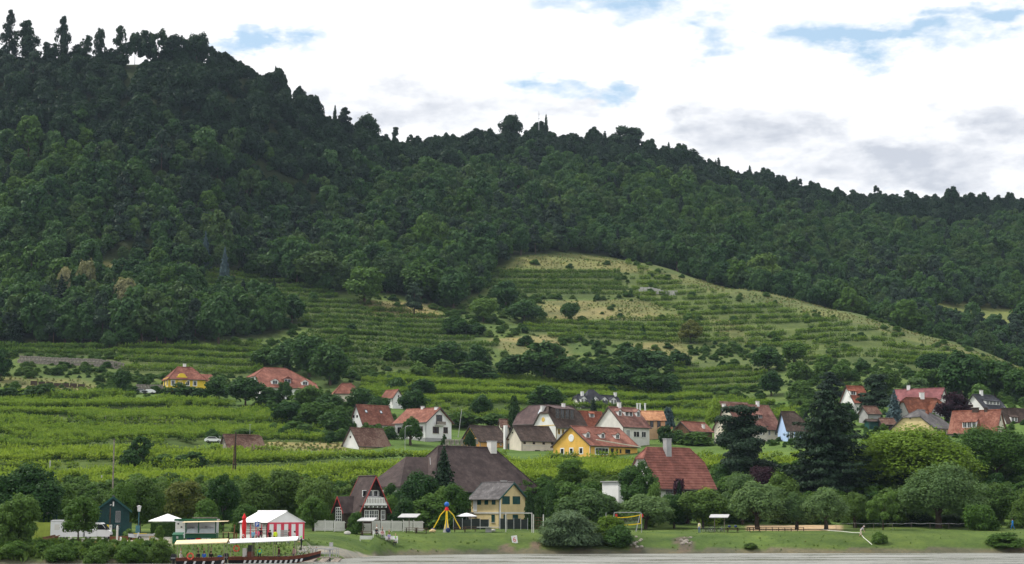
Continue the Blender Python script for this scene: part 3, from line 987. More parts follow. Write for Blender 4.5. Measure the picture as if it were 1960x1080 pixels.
# ------------------------------------------------------------------ instances for what nobody could count
LIB = {}
def lib(name, meshes):
 c = bpy.data.collections.new(name)
 for i, me in enumerate(meshes):
  o = bpy.data.objects.new(name + ('' if i == 0 else '.%03d' % i), me)
  c.objects.link(o)
 LIB[name] = (c, len(meshes))
 return c
def scatter(name, label, libname, pts, rz, scl, idx, tilt=None):
 n = len(pts)
 me = bpy.data.meshes.new(name)
 me.vertices.add(n)
 me.vertices.foreach_set('co', np.ascontiguousarray(pts, np.float32).ravel())
 a = me.attributes.new('turn', 'FLOAT_VECTOR', 'POINT')
 rot = np.zeros((n, 3), np.float32)
 rot[:, 2] = rz
 if tilt is not None:
  rot[:, 1] = tilt
 a.data.foreach_set('vector', rot.ravel())
 a = me.attributes.new('size', 'FLOAT_VECTOR', 'POINT')
 a.data.foreach_set('vector', np.ascontiguousarray(scl, np.float32).ravel())
 a = me.attributes.new('pick', 'INT', 'POINT')
 a.data.foreach_set('value', np.ascontiguousarray(idx, np.int32))
 o = bpy.data.objects.new(name, me)
 COL.objects.link(o)
 g = bpy.data.node_groups.new('spread', 'GeometryNodeTree')
 g.interface.new_socket('Geometry', in_out='INPUT', socket_type='NodeSocketGeometry')
 g.interface.new_socket('Geometry', in_out='OUTPUT', socket_type='NodeSocketGeometry')
 gi, go = g.nodes.new('NodeGroupInput'), g.nodes.new('NodeGroupOutput')
 ip = g.nodes.new('GeometryNodeInstanceOnPoints')
 ci = g.nodes.new('GeometryNodeCollectionInfo')
 ci.inputs['Collection'].default_value = LIB[libname][0]
 ci.inputs['Separate Children'].default_value = True
 ci.inputs['Reset Children'].default_value = True
 def na(nm, ty):
  q = g.nodes.new('GeometryNodeInputNamedAttribute')
  q.data_type = ty
  q.inputs[0].default_value = nm
  return [s for s in q.outputs if s.enabled and s.name == 'Attribute'][0]
 lk = g.links.new
 lk(gi.outputs[0], ip.inputs['Points'])
 lk(ci.outputs[0], ip.inputs['Instance'])
 ip.inputs['Pick Instance'].default_value = True
 lk(na('pick', 'INT'), ip.inputs['Instance Index'])
 e2r = g.nodes.new('FunctionNodeEulerToRotation')
 lk(na('turn', 'FLOAT_VECTOR'), e2r.inputs[0])
 lk(e2r.outputs[0], ip.inputs['Rotation'])
 lk(na('size', 'FLOAT_VECTOR'), ip.inputs['Scale'])
 lk(ip.outputs[0], go.inputs[0])
 md = o.modifiers.new('spread', 'NODES')
 md.node_group = g
 tag(o, label, None, None, 'stuff')
 return o
# ------------------------------------------------------------------ the wooded hillside
def forest_crowns():
 out = []
 for i in range(5):
  m_ = ['leaf_forest', 'leaf_dark', 'leaf_ridge_shade', 'leaf_forest_olive', 'leaf_mid'][i]
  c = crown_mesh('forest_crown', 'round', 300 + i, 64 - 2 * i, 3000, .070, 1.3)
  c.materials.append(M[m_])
  out.append(c)
 for i in range(2):
  c = crown_mesh('forest_crown', 'tall', 320 + i, 26, 2000, .085, 1.3)
  c.materials.append(M[['leaf_forest', 'leaf_forest_olive'][i]])
  out.append(c)
 c = pine_mesh('forest_crown', 330, 2400, .075, 18)
 c.materials.append(M['leaf_pine'])
 out.append(c)
 c = conifer_mesh('forest_crown', 340, 2200, .075, 18)
 c.materials.append(M['leaf_conifer'])
 out.append(c)
 return out
FCROWN = forest_crowns()
lib('forest_crown', FCROWN)
def build_forest():
 run = np.maximum.accumulate((HZ - EYE) / GY[None, :], axis=1)
 rs = np.random.RandomState(5)
 pts = []
 Y = 600.0
 while Y < 1330:
  step = 5.3 if Y < 950 else 5.7
  x0, x1 = (-300 - 980) / F * Y, (2260 - 980) / F * Y
  xs = np.arange(x0, x1, step)
  xs = xs + rs.uniform(-2.6, 2.6, len(xs))
  ys = Y + rs.uniform(-2.6, 2.6, len(xs))
  pts.append(np.stack([xs, ys], 1))
  Y += step
 p = np.concatenate(pts)
 x, y = p[:, 0], p[:, 1]
 z = gz(x, y)
 px, py = project(x, y, z)
 keep = forest_mask(px, py, y)
 keep &= ~((np.abs(px - 250) < 17) & (y > 868))
 keep &= ~((px < 310) & (y > 908))
 ai = np.clip(((x / y * F + 980 - GX[0]) / 10).astype(int), 0, len(GX) - 1)
 ji = np.clip(np.searchsorted(GY, y - 14) - 1, 0, len(GY) - 1)
 keep &= (z + 14 - EYE) / y > run[ai, ji]
 crest = np.interp(px, [0, 400, 660, 850, 1050, 1250, 1450, 1650, 1850, 2000], [905, 912, 955, 1070, 1115, 1135, 1165, 1185, 1205, 1205])
 keep &= y < crest + np.where(px < 700, 15, 7)
 x, y, z, px, py, crest = [a[keep] for a in (x, y, z, px, py, crest)]
 n = len(x)
 w = (4.7 + 5.2 * rs.uniform(size=n) ** 1.3) * np.where(rs.uniform(size=n) < .14, 1.4, 1)
 h = w * rs.uniform(1.05, 1.5, n)
 tip = np.clip(1 - np.abs(crest - y) / 30, 0, 1)
 w *= 1 - .22 * tip
 h = w * rs.uniform(1.0, 1.6, n) * (1 + .15 * tip * rs.uniform(-1, 1, n))
 patch = fbm(x / 55, y / 55, 77, 3)
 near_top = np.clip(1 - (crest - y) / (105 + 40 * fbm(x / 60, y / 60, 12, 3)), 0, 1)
 u = rs.uniform(size=n)
 idx = np.zeros(n, int)
 idx[:] = rs.choice([0, 1, 3, 5, 6, 4], n, p=[.28, .26, .16, .14, .10, .06])
 pine = (patch > .22) & (u < .40)
 idx[pine] = 7
 idx[(patch < -.3) & (u < .5)] = 4
 idx[u > .955] = 8
 dk = (near_top > .12) & (rs.uniform(size=n) < near_top * 2.2)  # more cloud-shadow dark crowns towards the crest
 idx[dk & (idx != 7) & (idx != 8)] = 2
 h = np.where((px < 310) & (y > 880), h * .72, h)
 h = np.where(idx >= 7, h * 1.15, h)
 w = np.where(idx >= 7, w * .8, w)
 size_px = h / y * F
 order = np.argsort(-(size_px + rs.uniform(0, 3, n) - np.where((px < -10) | (px > 1970), 1000, 0)))
 single = order[:290]
 rest = order[290:]
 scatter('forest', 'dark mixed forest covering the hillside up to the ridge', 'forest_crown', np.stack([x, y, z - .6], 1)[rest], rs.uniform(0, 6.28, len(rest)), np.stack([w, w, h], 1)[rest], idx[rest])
 spec = ['dark green', 'green', 'nearly black green', 'olive green', 'fresh green', 'tall dark green', 'tall olive green', 'flat-topped pine', 'pointed spruce']
 for i in single:
  where = ('at the far left of the lower wood' if px[i] < 120 else 'in the wood around the flowering chestnuts' if px[i] < 260 else 'in the wood left of the terraced vines' if px[i] < 430 else
     'at the right end of the lower left wood' if px[i] < 580 else 'at the forest edge over the left terraces' if px[i] < 760 else 'in the gully left of the grassy hilltop' if px[i] < 960 else
     'right above the grassy hilltop' if px[i] < 1230 else 'in the hollow left of the pale olive tree' if px[i] < 1440 else 'in the hollow right of the pale olive tree' if px[i] < 1700 else 'around the far meadow')
  where = ('upper ' if py[i] < np.interp(px[i], [0, 250, 500, 760, 960, 1230, 1440, 1700, 1960], [590, 590, 600, 530, 540, 485, 520, 570, 600]) else 'lower ') + where
  where = where.replace('upper ', 'higher up ').replace('lower ', 'lower down ', 1).replace('at the right end of the lower left wood', 'in the right end of the left wood').replace('in the wood around the flowering chestnuts', 'around the flowering chestnuts').replace('in the wood left of the terraced vines', 'left of the terraced vines').replace('at the forest edge over the left terraces', 'above the left terraces').replace('in the gully left of the grassy hilltop', 'left of the grassy hilltop').replace('in the hollow left', 'left').replace('in the hollow right', 'right').replace('at the far left of the lower wood', 'at the far left')
  tk = TRUNKS['high' if idx[i] >= 7 else 'mid']
  kind = {7: 'pine_tree', 8: 'spruce_tree'}.get(idx[i], 'forest_tree')
  sp = spec[idx[i]] + ('' if idx[i] >= 7 else ' broadleaf tree')
  big = 'large' if size_px[i] > 52 else 'smaller'
  lb = f'{big} {sp} {where}'
  lb = lb if len(lb.split()) <= 16 else f'{sp} {where}'
  lb = lb if len(lb.split()) <= 16 else lb.replace('broadleaf ', '')
  t = thing(kind, lb, 'tree', (x[i], y[i], z[i] - .4), rs.uniform(0, 6.28), f'{spec[idx[i]]} trees {where}')
  inst('trunk', tk[i % len(tk)], t, scl=(w[i], w[i], h[i]))
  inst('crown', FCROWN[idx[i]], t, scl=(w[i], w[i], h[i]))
build_forest()
# ------------------------------------------------------------------ vines in rows along the terraces
def vine_mesh(seed, m_, n=150, Lm=2.6):
 rs = np.random.RandomState(seed)
 x = rs.uniform(-Lm / 2, Lm / 2, n)
 u = rs.uniform(size=n)
 z = .45 + 1.35 * u ** .8
 hw = .34 * (1 - .35 * np.abs(u - .45)) * (.75 + .25 * np.sin(x * 5 + seed))
 y = rs.uniform(-1, 1, n) * hw
 c = np.stack([x, y, z], 1)
 nr = np.stack([rs.normal(size=n) * .3, y * 2.2, .55 + u * .6], 1) + rs.normal(size=(n, 3)) * .35
 v, f_ = quads(c, nr, .36, rs, 1.25)
 k = max(8, n // 7)                                   # upright shoots over the top wire
 xs = rs.uniform(-Lm / 2, Lm / 2, k)
 c2 = np.stack([xs, rs.normal(size=k) * .14, rs.uniform(1.75, 2.25, k)], 1)
 v2, f2 = quads(c2, rs.normal(size=(k, 3)) * np.array([1, 1, .3]), .34, rs, 2.0, np.array([[.15, 0, 1.0]]))
 me = np_mesh('vine_row', np.concatenate([v, v2]), np.concatenate([f_, f2 + len(v)]), [M[m_], M['vine_low_shade']])
 old = np.concatenate([(z + rs.normal(size=n) * .22 < 1.05).astype(np.int32), np.zeros(k, np.int32)])  # lower faces get the painted-shade leaf colour
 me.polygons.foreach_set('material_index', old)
 return me
for c_ in range(4):
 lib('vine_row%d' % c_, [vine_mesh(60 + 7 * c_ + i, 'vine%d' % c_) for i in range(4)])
VLAB = {'low': ('vineyard', 'bright green vineyard directly below the village houses'), 'lowright': ('vineyard', 'patch of bright vines between the pine and the big spruce'),
  'left': ('vineyard', 'broad vineyard below the yellow villa'), 'leftstrip': ('vineyard', 'single strip of vines behind the ruined barn'),
  'centre': ('vineyard', 'vineyard above the village under the dark tree belt'), 'nook': ('vineyard', 'small sloping vine plot below the spur among bushes'),
  'leftterrace': ('vineyard', 'two vine terraces above the yellow villa'), 'leftgreen': ('vineyard', 'green vine strip along the foot of the left wood'),
  'upperleft': ('vineyard', 'terraced vines below the forest left of the gully trees'), 'middle': ('vineyard', 'terraced vines in the middle slope above the tree belt'),
  'hilltop': ('vineyard', 'even vine terraces crowning the grassy hilltop'), 'spur': ('vineyard', 'dry patchy vine terraces on the long spur running down to the right'),
  'below': ('vineyard', 'vine rows below the tan hay field')}
def build_vines():
 rs = np.random.RandomState(9)
 tph = TPH
 for nm, fd in FIELDS.items():
  y0, y1 = fd['Y']
  pl = fd['poly']
  pmin, pmax = max(min(q[0] for q in pl), -120), min(max(q[0] for q in pl), 2080)
  yy = np.arange(y0, y1, .25)
  P_, Rz = [], []
  xlo, xhi = (pmin - 980) / F * y1, (pmax - 980) / F * y1
  xlo, xhi = min(xlo, (pmin - 980) / F * y0), max(xhi, (pmax - 980) / F * y0)
  prev = None
  for x in np.arange(xlo, xhi, 2.35):
   z = gz(np.full_like(yy, x), yy)
   a = np.clip((x / yy * F + 980.0 - GX[0]) / 10.0, 0, len(GX) - 1.001)
   j = np.clip(np.searchsorted(GY, yy, side='right') - 1, 0, len(GY) - 2)
   t = tph[a.round().astype(int), j] * (1 - (yy - GY[j]) / (GY[j + 1] - GY[j])) + tph[a.round().astype(int), j + 1] * ((yy - GY[j]) / (GY[j + 1] - GY[j]))
   ph = t * fd['n']
   cr = np.nonzero(np.floor(ph[1:]) != np.floor(ph[:-1]))[0]
   frt = t[cr] - np.floor(t[cr] + 1e-9)
   near_ = nm in ('low', 'lowright', 'left', 'leftstrip', 'centre')
   ok = frt < (.88 if near_ else .78)
   if near_:
    yc_ = yy[cr]
    ok |= fbm(yc_ * 0 + x / 16, yc_ / 9, 91, 3) < -.02
    if nm == 'low' and x > -60:
     ok |= yc_ > 396
   cr = cr[ok]
   Yc = yy[cr]
   px, py = project(np.full_like(Yc, x), Yc, z[cr])
   m_ = inpoly(px, py, pl) & (rs.uniform(size=len(cr)) < fd['p']) & (px > -130) & (px < 2090)
   if nm == 'spur':
    m_ &= (Yc < crest_y(px) + 4) & (fbm(Yc * 0 + x / 25, Yc / 12, 55) + .18 - np.clip((px - 1500) / 1200, 0, .3) > -.18)
   if nm in ('left', 'low', 'centre'):
    m_ &= fbm(Yc * 0 + x / 30, Yc / 8, 56) > -.75
   for c in np.nonzero(m_)[0]:
    P_.append((x, Yc[c], z[cr[c]]))
  if not P_:
   print('EMPTY field', nm)
   continue
  p = np.array(P_)
  e = .8
  gxx = (gz(p[:, 0] + e, p[:, 1]) - gz(p[:, 0] - e, p[:, 1])) / (2 * e)
  n = len(p)
  p[:, 0] += rs.uniform(-.3, .3, n)
  p[:, 1] += rs.uniform(-.12, .12, n)
  sc = rs.uniform(.8, 1.15, (n, 3))
  sc[:, 0] = rs.uniform(.95, 1.15, n)
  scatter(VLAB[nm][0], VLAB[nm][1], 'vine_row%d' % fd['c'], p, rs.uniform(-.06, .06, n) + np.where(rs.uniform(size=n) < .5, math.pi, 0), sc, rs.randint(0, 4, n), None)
build_vines()
# ------------------------------------------------------------------ rough grass and low scrub
def tuft_mesh(seed, m_, n=26, hgt=.5):
 rs = np.random.RandomState(seed)
 a = rs.uniform(0, 6.28, n)
 r_ = rs.uniform(0, .45, n)
 c = np.stack([np.cos(a) * r_, np.sin(a) * r_, rs.uniform(.05, hgt, n)], 1)
 nr = np.stack([np.cos(a), np.sin(a), np.full(n, .35)], 1) + rs.normal(size=(n, 3)) * .4
 v, f_ = quads(c, nr, .30, rs, 2.2, np.array([[0, 0, 1.0]]))
 return np_mesh('tuft', v, f_, [M[m_]])
lib('tuft', [tuft_mesh(80 + i, 'grass') for i in range(3)] + [tuft_mesh(90 + i, 'drygrass') for i in range(2)])
LOWM = []
for i, m_ in enumerate(('leaf_mid', 'leaf_dark', 'leaf_olive', 'leaf_light', 'leaf_rust', 'leaf_mid')):
 c_ = crown_mesh('shrub', 'bush', 400 + i, 24, 3200, .068)
 c_.materials.append(M[m_])
 LOWM.append(c_)
lib('shrub', LOWM)
def spread_poly(pl, y0, y1, step, seed, jit=.45):
 """jittered places on the ground inside an outline"""
 rs = np.random.RandomState(seed)
 out = []
 pmin, pmax = min(q[0] for q in pl), max(q[0] for q in pl)
 Y = y0
 while Y < y1:
  xs = np.arange((pmin - 980) / F * Y, (pmax - 980) / F * Y, step)
  out.append(np.stack([xs + rs.uniform(-jit, jit, len(xs)) * step, np.full(len(xs), Y) + rs.uniform(-jit, jit, len(xs)) * step], 1))
  Y += step
 p = np.concatenate(out)
 z = gz(p[:, 0], p[:, 1])
 px, py = project(p[:, 0], p[:, 1], z)
 k = inpoly(px, py, pl)
 return np.stack([p[k, 0], p[k, 1], z[k]], 1), rs
def build_cover():
 P_, S_, I_ = [], [], []
 for (pl, y0, y1, st, s0, s1, dry) in (
   ([(640, 1012), (1960, 1010), (2050, 1030), (2050, 1058), (1000, 1060), (720, 1066), (640, 1050)], 222, 285, .9, .12, .30, .05),
   ([(-60, 1035), (330, 1040), (330, 1079), (-60, 1080)], 200, 226, .9, .6, 1.3, .05),
   ([(330, 1030), (640, 1022), (640, 1064), (330, 1076)], 206, 236, .8, .15, .35, .08)):
  p, rs = spread_poly(pl, y0, y1, st, int(y0))
  n = len(p)
  k = rs.uniform(size=n) < (.13 if y0 > 215 else .85)
  p = p[k]
  n = len(p)
  px, py = project(p[:, 0], p[:, 1], p[:, 2])
  big = np.clip((p[:, 1] - shore(px)) / 6, 0, 1)
  s = rs.uniform(s0, s1, n) * np.where((big > .1) & (big < .95), 1.25, .75)
  k = (p[:, 2] > .35) & ~inpoly(px, py, [(575, 1043), (640, 1044), (725, 1066), (700, 1074), (640, 1064), (575, 1058)]) & ~inpoly(px, py, [(1428, 1003), (1608, 1003), (1608, 1017), (1428, 1017)])
  P_.append(p[k]); S_.append(np.stack([s, s, s], 1)[k])
  I_.append(np.where(rs.uniform(size=n) < dry, 3, 0)[k] + rs.randint(0, 2, n)[k])
 for pl in TAN[:-1]:
  p, rs = spread_poly(pl, 340, 880, 1.7, 77)
  px, py = project(p[:, 0], p[:, 1], p[:, 2])
  k = ~forest_mask(px, py, p[:, 1]) & (rs.uniform(size=len(p)) < .5 + .9 * fbm(p[:, 0] / 9, p[:, 1] / 9, 61, 3))
  p = p[k]
  n = len(p)
  s = rs.uniform(.5, 1.1, n)
  P_.append(p); S_.append(np.stack([s, s, s * .8], 1)); I_.append(np.where(rs.uniform(size=n) < .35, 0, 3) + rs.randint(0, 2, n))
 p, s, i = np.concatenate(P_), np.concatenate(S_), np.concatenate(I_)
 scatter('grass', 'rough grass on the river bank and dry grass on the slopes', 'tuft', p, np.random.RandomState(1).uniform(0, 6.28, len(p)), s, np.clip(i, 0, 4))
 P_, S_, I_ = [], [], []
 rs = np.random.RandomState(17)
 pl = [(-150, 505), (900, 505), (1250, 495), (1960, 690), (2100, 700), (2100, 820), (1300, 800), (680, 760), (-150, 770)]
 p, _ = spread_poly(pl, 520, 850, 3.4, 5)
 px, py = project(p[:, 0], p[:, 1], p[:, 2])
 f_ = forest_mask(px, py, p[:, 1])
 a = np.clip(((p[:, 0] / p[:, 1] * F + 980 - GX[0]) / 10).round().astype(int), 0, len(GX) - 1)
 j = np.clip(np.searchsorted(GY, p[:, 1]) - 1, 0, len(GY) - 1)
 frt = TPH[a, j] - np.floor(TPH[a, j])
 infield = np.zeros(len(p), bool)
 for fd in FIELDS.values():
  infield |= inpoly(px, py, fd['poly'])
 tan = np.zeros(len(p), bool)
 for t_ in TAN:
  tan |= inpoly(px, py, t_)
 dens = np.where(infield, np.where(frt > np.where(p[:, 1] < 575, .86, .72), .34, .02), .55) * np.where(tan, .15, 1) * np.clip(1 + 1.4 * fbm(p[:, 0] / 22, p[:, 1] / 16, 33), .1, 2)
 dens = np.where(p[:, 1] > crest_y(px) - 6, 0, dens)
 k = (rs.uniform(size=len(p)) < dens) & ~f_
 p = p[k]
 n = len(p)
 s = .9 + 2.6 * rs.uniform(size=n) ** 1.6
 P_.append(p); S_.append(np.stack([s * 1.4, s * 1.4, s * .8], 1)); I_.append(rs.choice([0, 1, 2, 3, 5], n, p=[.34, .16, .16, .16, .18]))
 for (pl, y0, y1, st, s0, s1, ch) in (
   ([(-100, 925), (640, 925), (660, 1000), (-100, 1005)], 255, 335, 2.8, 1.2, 3.2, [0, 3, 2, 4, 3, 5]),
   ([(640, 930), (1180, 930), (1180, 1005), (640, 1005)], 281, 330, 3.2, 1.6, 3.2, [0, 1, 0, 2]),
   ([(1370, 900), (1990, 880), (1990, 1005), (1370, 1005)], 284, 372, 3.6, 2.0, 4.2, [0, 1, 0, 2]),
   ([(-60, 1046), (328, 1046), (328, 1079), (-60, 1080)], 202, 216, 1.25, .9, 1.9, [0, 3, 2, 0, 5])):
  p, rs2 = spread_poly(pl, y0, y1, st, int(y1))
  px, py = project(p[:, 0], p[:, 1], p[:, 2])
  k = (p[:, 2] > .5)
  p = p[k]
  n = len(p)
  s = rs2.uniform(s0, s1, n)
  if y1 == 216:
   s = np.clip(np.minimum(s, 2.75 - p[:, 2] + rs2.uniform(-.3, .3, n)), .25, 3)
  P_.append(p); S_.append(np.stack([s * 1.25, s * 1.25, s], 1)); I_.append(rs2.choice(ch, n))
 p, rs2 = spread_poly([(520, 775), (700, 770), (760, 820), (760, 845), (640, 850), (520, 838)], 410, 520, 4.2, 3)
 s = rs2.uniform(1.8, 3.6, len(p))
 P_.append(p); S_.append(np.stack([s * 1.3, s * 1.3, s], 1)); I_.append(rs2.choice([0, 1, 5], len(p)))
 p, rs2 = spread_poly([(1380, 770), (1990, 750), (1990, 850), (1700, 860), (1380, 860)], 400, 540, 4.6, 4)
 s = rs2.uniform(.8, 1.9, len(p))
 P_.append(p); S_.append(np.stack([s * 1.3, s * 1.3, s], 1)); I_.append(rs2.choice([0, 1, 5, 3], len(p)))
 p, s, i = np.concatenate(P_), np.concatenate(S_), np.concatenate(I_)
 p[:, 2] -= .15
 scatter('undergrowth', 'low scrub on the terrace banks, garden edges and river bank', 'shrub', p, np.random.RandomState(2).uniform(0, 6.28, len(p)), s, i)
build_cover()
# ------------------------------------------------------------------ house materials
M['white'] = mat('white_render', (.74, .74, .73), .85, var=.04, vscale=.5, dirt=(.67, .66, .64), bump=.15, bscale=20)
M['cream'] = mat('cream_render', (.66, .60, .50), .85, var=.05, vscale=.5, dirt=(.58, .52, .43), bump=.15, bscale=20)
M['offwhite'] = mat('off_white_render', (.66, .65, .61), .85, var=.05, vscale=.6, dirt=(.57, .56, .53), bump=.15, bscale=20)
M['yellow'] = mat('yellow_render', (.70, .42, .09), .85, var=.06, vscale=.6, dirt=(.55, .33, .08), bump=.15, bscale=20)
M['lemon'] = mat('lemon_render', (.72, .52, .05), .85, var=.05, vscale=.6, bump=.15, bscale=20)
M['paleyellow'] = mat('pale_yellow_render', (.66, .53, .28), .85, var=.05, vscale=.6, dirt=(.52, .43, .24), bump=.15, bscale=20)
M['orange'] = mat('orange_render', (.66, .34, .10), .85, var=.06, vscale=.6, bump=.15, bscale=20)
M['sand'] = mat('sand_render', (.62, .47, .25), .85, var=.06, vscale=.6, dirt=(.46, .36, .2), bump=.15, bscale=20)
M['blue'] = mat('blue_render', (.40, .54, .80), .85, var=.04, vscale=.6, bump=.15, bscale=20)
M['peach'] = mat('peach_render', (.50, .33, .20), .85, var=.08, vscale=.6)
M['grey'] = mat('grey_render', (.34, .34, .34), .85, var=.08, vscale=.8)
M['darkwood'] = mat('dark_wood', (.040, .026, .020), .8, var=.3, vscale=3, bump=.4, bscale=14)
M['brownwood'] = mat('brown_wood', (.12, .065, .035), .8, var=.3, vscale=3, bump=.4, bscale=14)
M['greywood'] = mat('weathered_wood', (.22, .19, .16), .85, var=.25, vscale=3, bump=.4, bscale=14)
M['stone'] = mat('rubble_stone', (.26, .235, .20), .95, var=.35, vscale=2.2, bump=1.0, bscale=4)
M['redtrim'] = mat('red_trim', (.34, .035, .035), .6, var=.08)
M['greenpaint'] = mat('dark_green_paint', (.012, .062, .055), .6, var=.15)
M['hutgreen'] = mat('hut_green_boards', (.008, .042, .042), .65, var=.2, vscale=4)
M['whitepaint'] = mat('white_paint', (.78, .78, .77), .5, var=.03)
M['yellowtrim'] = mat('yellow_trim', (.62, .42, .10), .7, var=.05)
M['darkmetal'] = mat('dark_gutter', (.050, .045, .042), .45, var=.1)
M['steel'] = mat('grey_steel', (.36, .37, .38), .4, metal=.6, var=.08)
M['glass'] = mat('window_glass', (.016, .019, .022), .12, spec=.5, var=.25, vscale=.8)
M['skyglass'] = mat('skylight_glass', (.55, .60, .66), .12, spec=.8, var=.08)
M['sill'] = mat('pale_sill', (.55, .54, .50), .8, var=.05)
M['t_red'] = tile_mat('tiles_red', (.195, .074, .050), (.265, .125, .088))
M['t_redbright'] = tile_mat('tiles_bright_red', (0.246, 0.075, 0.043), (0.303, 0.123, 0.078))
M['t_orange'] = tile_mat('tiles_orange', (0.414, 0.198, 0.099), (0.486, 0.270, 0.153))
M['t_terracotta'] = tile_mat('tiles_terracotta', (.195, .074, .052), (.265, .118, .085))
M['t_pink'] = tile_mat('tiles_faded_pink', (0.194, 0.090, 0.071), (0.259, 0.144, 0.112))
M['t_rose'] = tile_mat('sheet_rose', (0.216, 0.080, 0.084), (0.248, 0.108, 0.108), course=2.0, wid=.5, bump=.3, patch=.1)
M['t_rust'] = tile_mat('tiles_rust', (0.170, 0.058, 0.032), (0.255, 0.102, 0.060))
M['t_brown'] = tile_mat('tiles_brown', (0.060, 0.041, 0.033), (0.101, 0.072, 0.058))
M['t_plum'] = tile_mat('tiles_plum_brown', (0.059, 0.042, 0.040), (0.081, 0.062, 0.056), patch=.2)
M['t_mauve'] = tile_mat('tiles_mauve', (0.108, 0.072, 0.070), (0.132, 0.092, 0.088), patch=.15)
M['t_old'] = tile_mat('tiles_old', (0.126, 0.065, 0.048), (0.184, 0.122, 0.092), patch=.5)
M['t_slate'] = tile_mat('slate_dark', (.042, .044, .054), (.072, .075, .088), patch=.2)
M['t_grey'] = tile_mat('tiles_grey', (.105, .098, .100), (.155, .148, .148), patch=.25)
M['t_redclean'] = tile_mat('tiles_red_clean', (.245, .094, .072), (.30, .130, .10), course=.4, wid=.3, bump=.4, patch=.15)
class House:
 """gabled house. local x along the ridge, y away from the camera side, gable end towards the camera at x = 0.
 side 'L': the gable shows left of the near corner and the long wall runs right; 'R' the mirror image."""
 def __init__(s, name, label, px, py, Y, side, yaw, gable_px, long_px, eave_py, apex_py, wall, roof, hip=(0, 0), over=.45, cat='house',
     trim='darkmetal', plinth=None, group=None, rthick=.22, ends=(.35, .35), skirt=3.0):
  k = Y / F
  a = R(yaw)
  s.sg = 1 if side == 'L' else -1
  s.L = long_px * k / math.cos(a)
  s.W = gable_px * k / math.sin(a)
  base = P(px, py, Y)
  s.px, s.py, s.Y, s.lpx, s.gpx = px, py, Y, long_px, gable_px
  s.H = zpy(eave_py, Y) - base.z
  ya = Y + s.W / 2 * math.cos(a)
  s.R = zpy(apex_py, ya) - base.z - s.H
  s.k = k
  s.T = thing(name, label, cat, base, s.sg * a, group)
  s.hip = hip
  s.over, s.ends = over, ends
  s.wall, s.roofm = wall, roof
  s.make_walls(wall, skirt)
  s.make_roof(roof, over, trim, rthick)
 def X(s, x):
  return x * s.sg
 def slope_z(s, y):
  return s.H + s.R * (1 - abs(y - s.W / 2) / (s.W / 2))
 def make_walls(s, wall, skirt):
  mb = MB()
  L, W, H, Rr = s.L, s.W, s.H, s.R
  h0, h1 = s.hip
  def end(x, h):
   if h <= 0:
    return [(x, 0, -skirt), (x, W, -skirt), (x, W, H), (x, W / 2, H + Rr), (x, 0, H)]
   f_ = 1 - h
   if h >= 1:
    return [(x, 0, -skirt), (x, W, -skirt), (x, W, H), (x, 0, H)]
   return [(x, 0, -skirt), (x, W, -skirt), (x, W, H), (x, W - W / 2 * f_, H + Rr * f_), (x, W / 2 * f_, H + Rr * f_), (x, 0, H)]
  X = s.X
  e0 = [(X(p[0]), p[1], p[2] - .02 * (p[2] > H)) for p in end(0, h0)]
  e1 = [(X(p[0]), p[1], p[2] - .02 * (p[2] > H)) for p in end(L, h1)]
  mb.poly(e0[::-1] if s.sg > 0 else e0)
  mb.poly(e1 if s.sg > 0 else e1[::-1])
  for y in (0, W):
   q = [(X(0), y, -skirt), (X(L), y, -skirt), (X(L), y, H), (X(0), y, H)]
   mb.poly(q if (y == 0) == (s.sg > 0) else q[::-1])
  s.walls = mb.build('wall', M[wall], s.T)
 def make_roof(s, roof, ov, trim, th):
  L, W, H, Rr = s.L, s.W, s.H, s.R
  h0, h1 = s.hip
  e0, e1 = s.ends
  sl = Rr / (W / 2)
  zt = lambda y: H + sl * min(y, W - y) + .05
  X = s.X
  def pts(x, h, out):
   xo = x - out if x == 0 else x + out
   f_ = 1 - h
   yh = W / 2 * f_ if h < 1 else -ov
   rx = (h * W / 2) if x == 0 else L - h * W / 2
   if h <= 0:
    rx = xo
   return xo, yh, rx
  x0, y0, r0 = pts(0, h0, e0)
  x1, y1, r1 = pts(L, h1, e1)
  zr = H + Rr + .05
  polys = []
  for back in (0, 1):
   my = (lambda y: y) if not back else (lambda y: W - y)
   p = [(x0, my(-ov), zt(-ov)), (x1, my(-ov), zt(-ov))]
   if 0 < h1 < 1:
    p.append((x1, my(y1), zt(y1)))
   p += [(r1, W / 2, zr), (r0, W / 2, zr)]
   if 0 < h0 < 1:
    p.append((x0, my(y0), zt(y0)))
   polys.append(p if not back else p[::-1])
  for (xx, yy, rr, h, first) in ((x0, y0, r0, h0, 1), (x1, y1, r1, h1, 0)):
   if h > 0:
    p = [(xx, W - yy, zt(yy)), (xx, yy, zt(yy)), (rr, W / 2, zr)]
    polys.append(p if first else p[::-1])
  mb = MB()
  for p in polys:
   top = [(X(a), b, c) for a, b, c in p]
   bot = [(a, b, c - th) for a, b, c in top]
   if s.sg < 0:
    top, bot = top[::-1], bot[::-1]
   n = len(top)
   mb.add(top + bot, [tuple(range(n)), tuple(range(2 * n - 1, n - 1, -1))] + [(i, n + i, n + (i + 1) % n, (i + 1) % n) for i in range(n)])
  s.roof = mb.build('roof', M[roof], s.T)
  g = MB()
  g.tube([(X(r0), W / 2, zr + .02), (X(r1), W / 2, zr + .02)], .13, 6)
  for (xx, yy, rr, h) in ((x0, y0, r0, h0), (x1, y1, r1, h1)):
   if h > 0:
    for q in (yy, W - yy):
     g.tube([(X(xx), q, zt(yy) + .02), (X(rr), W / 2, zr + .02)], .11, 6)
  g.build('ridge_tiles', M[roof], s.roof)
  g = MB()
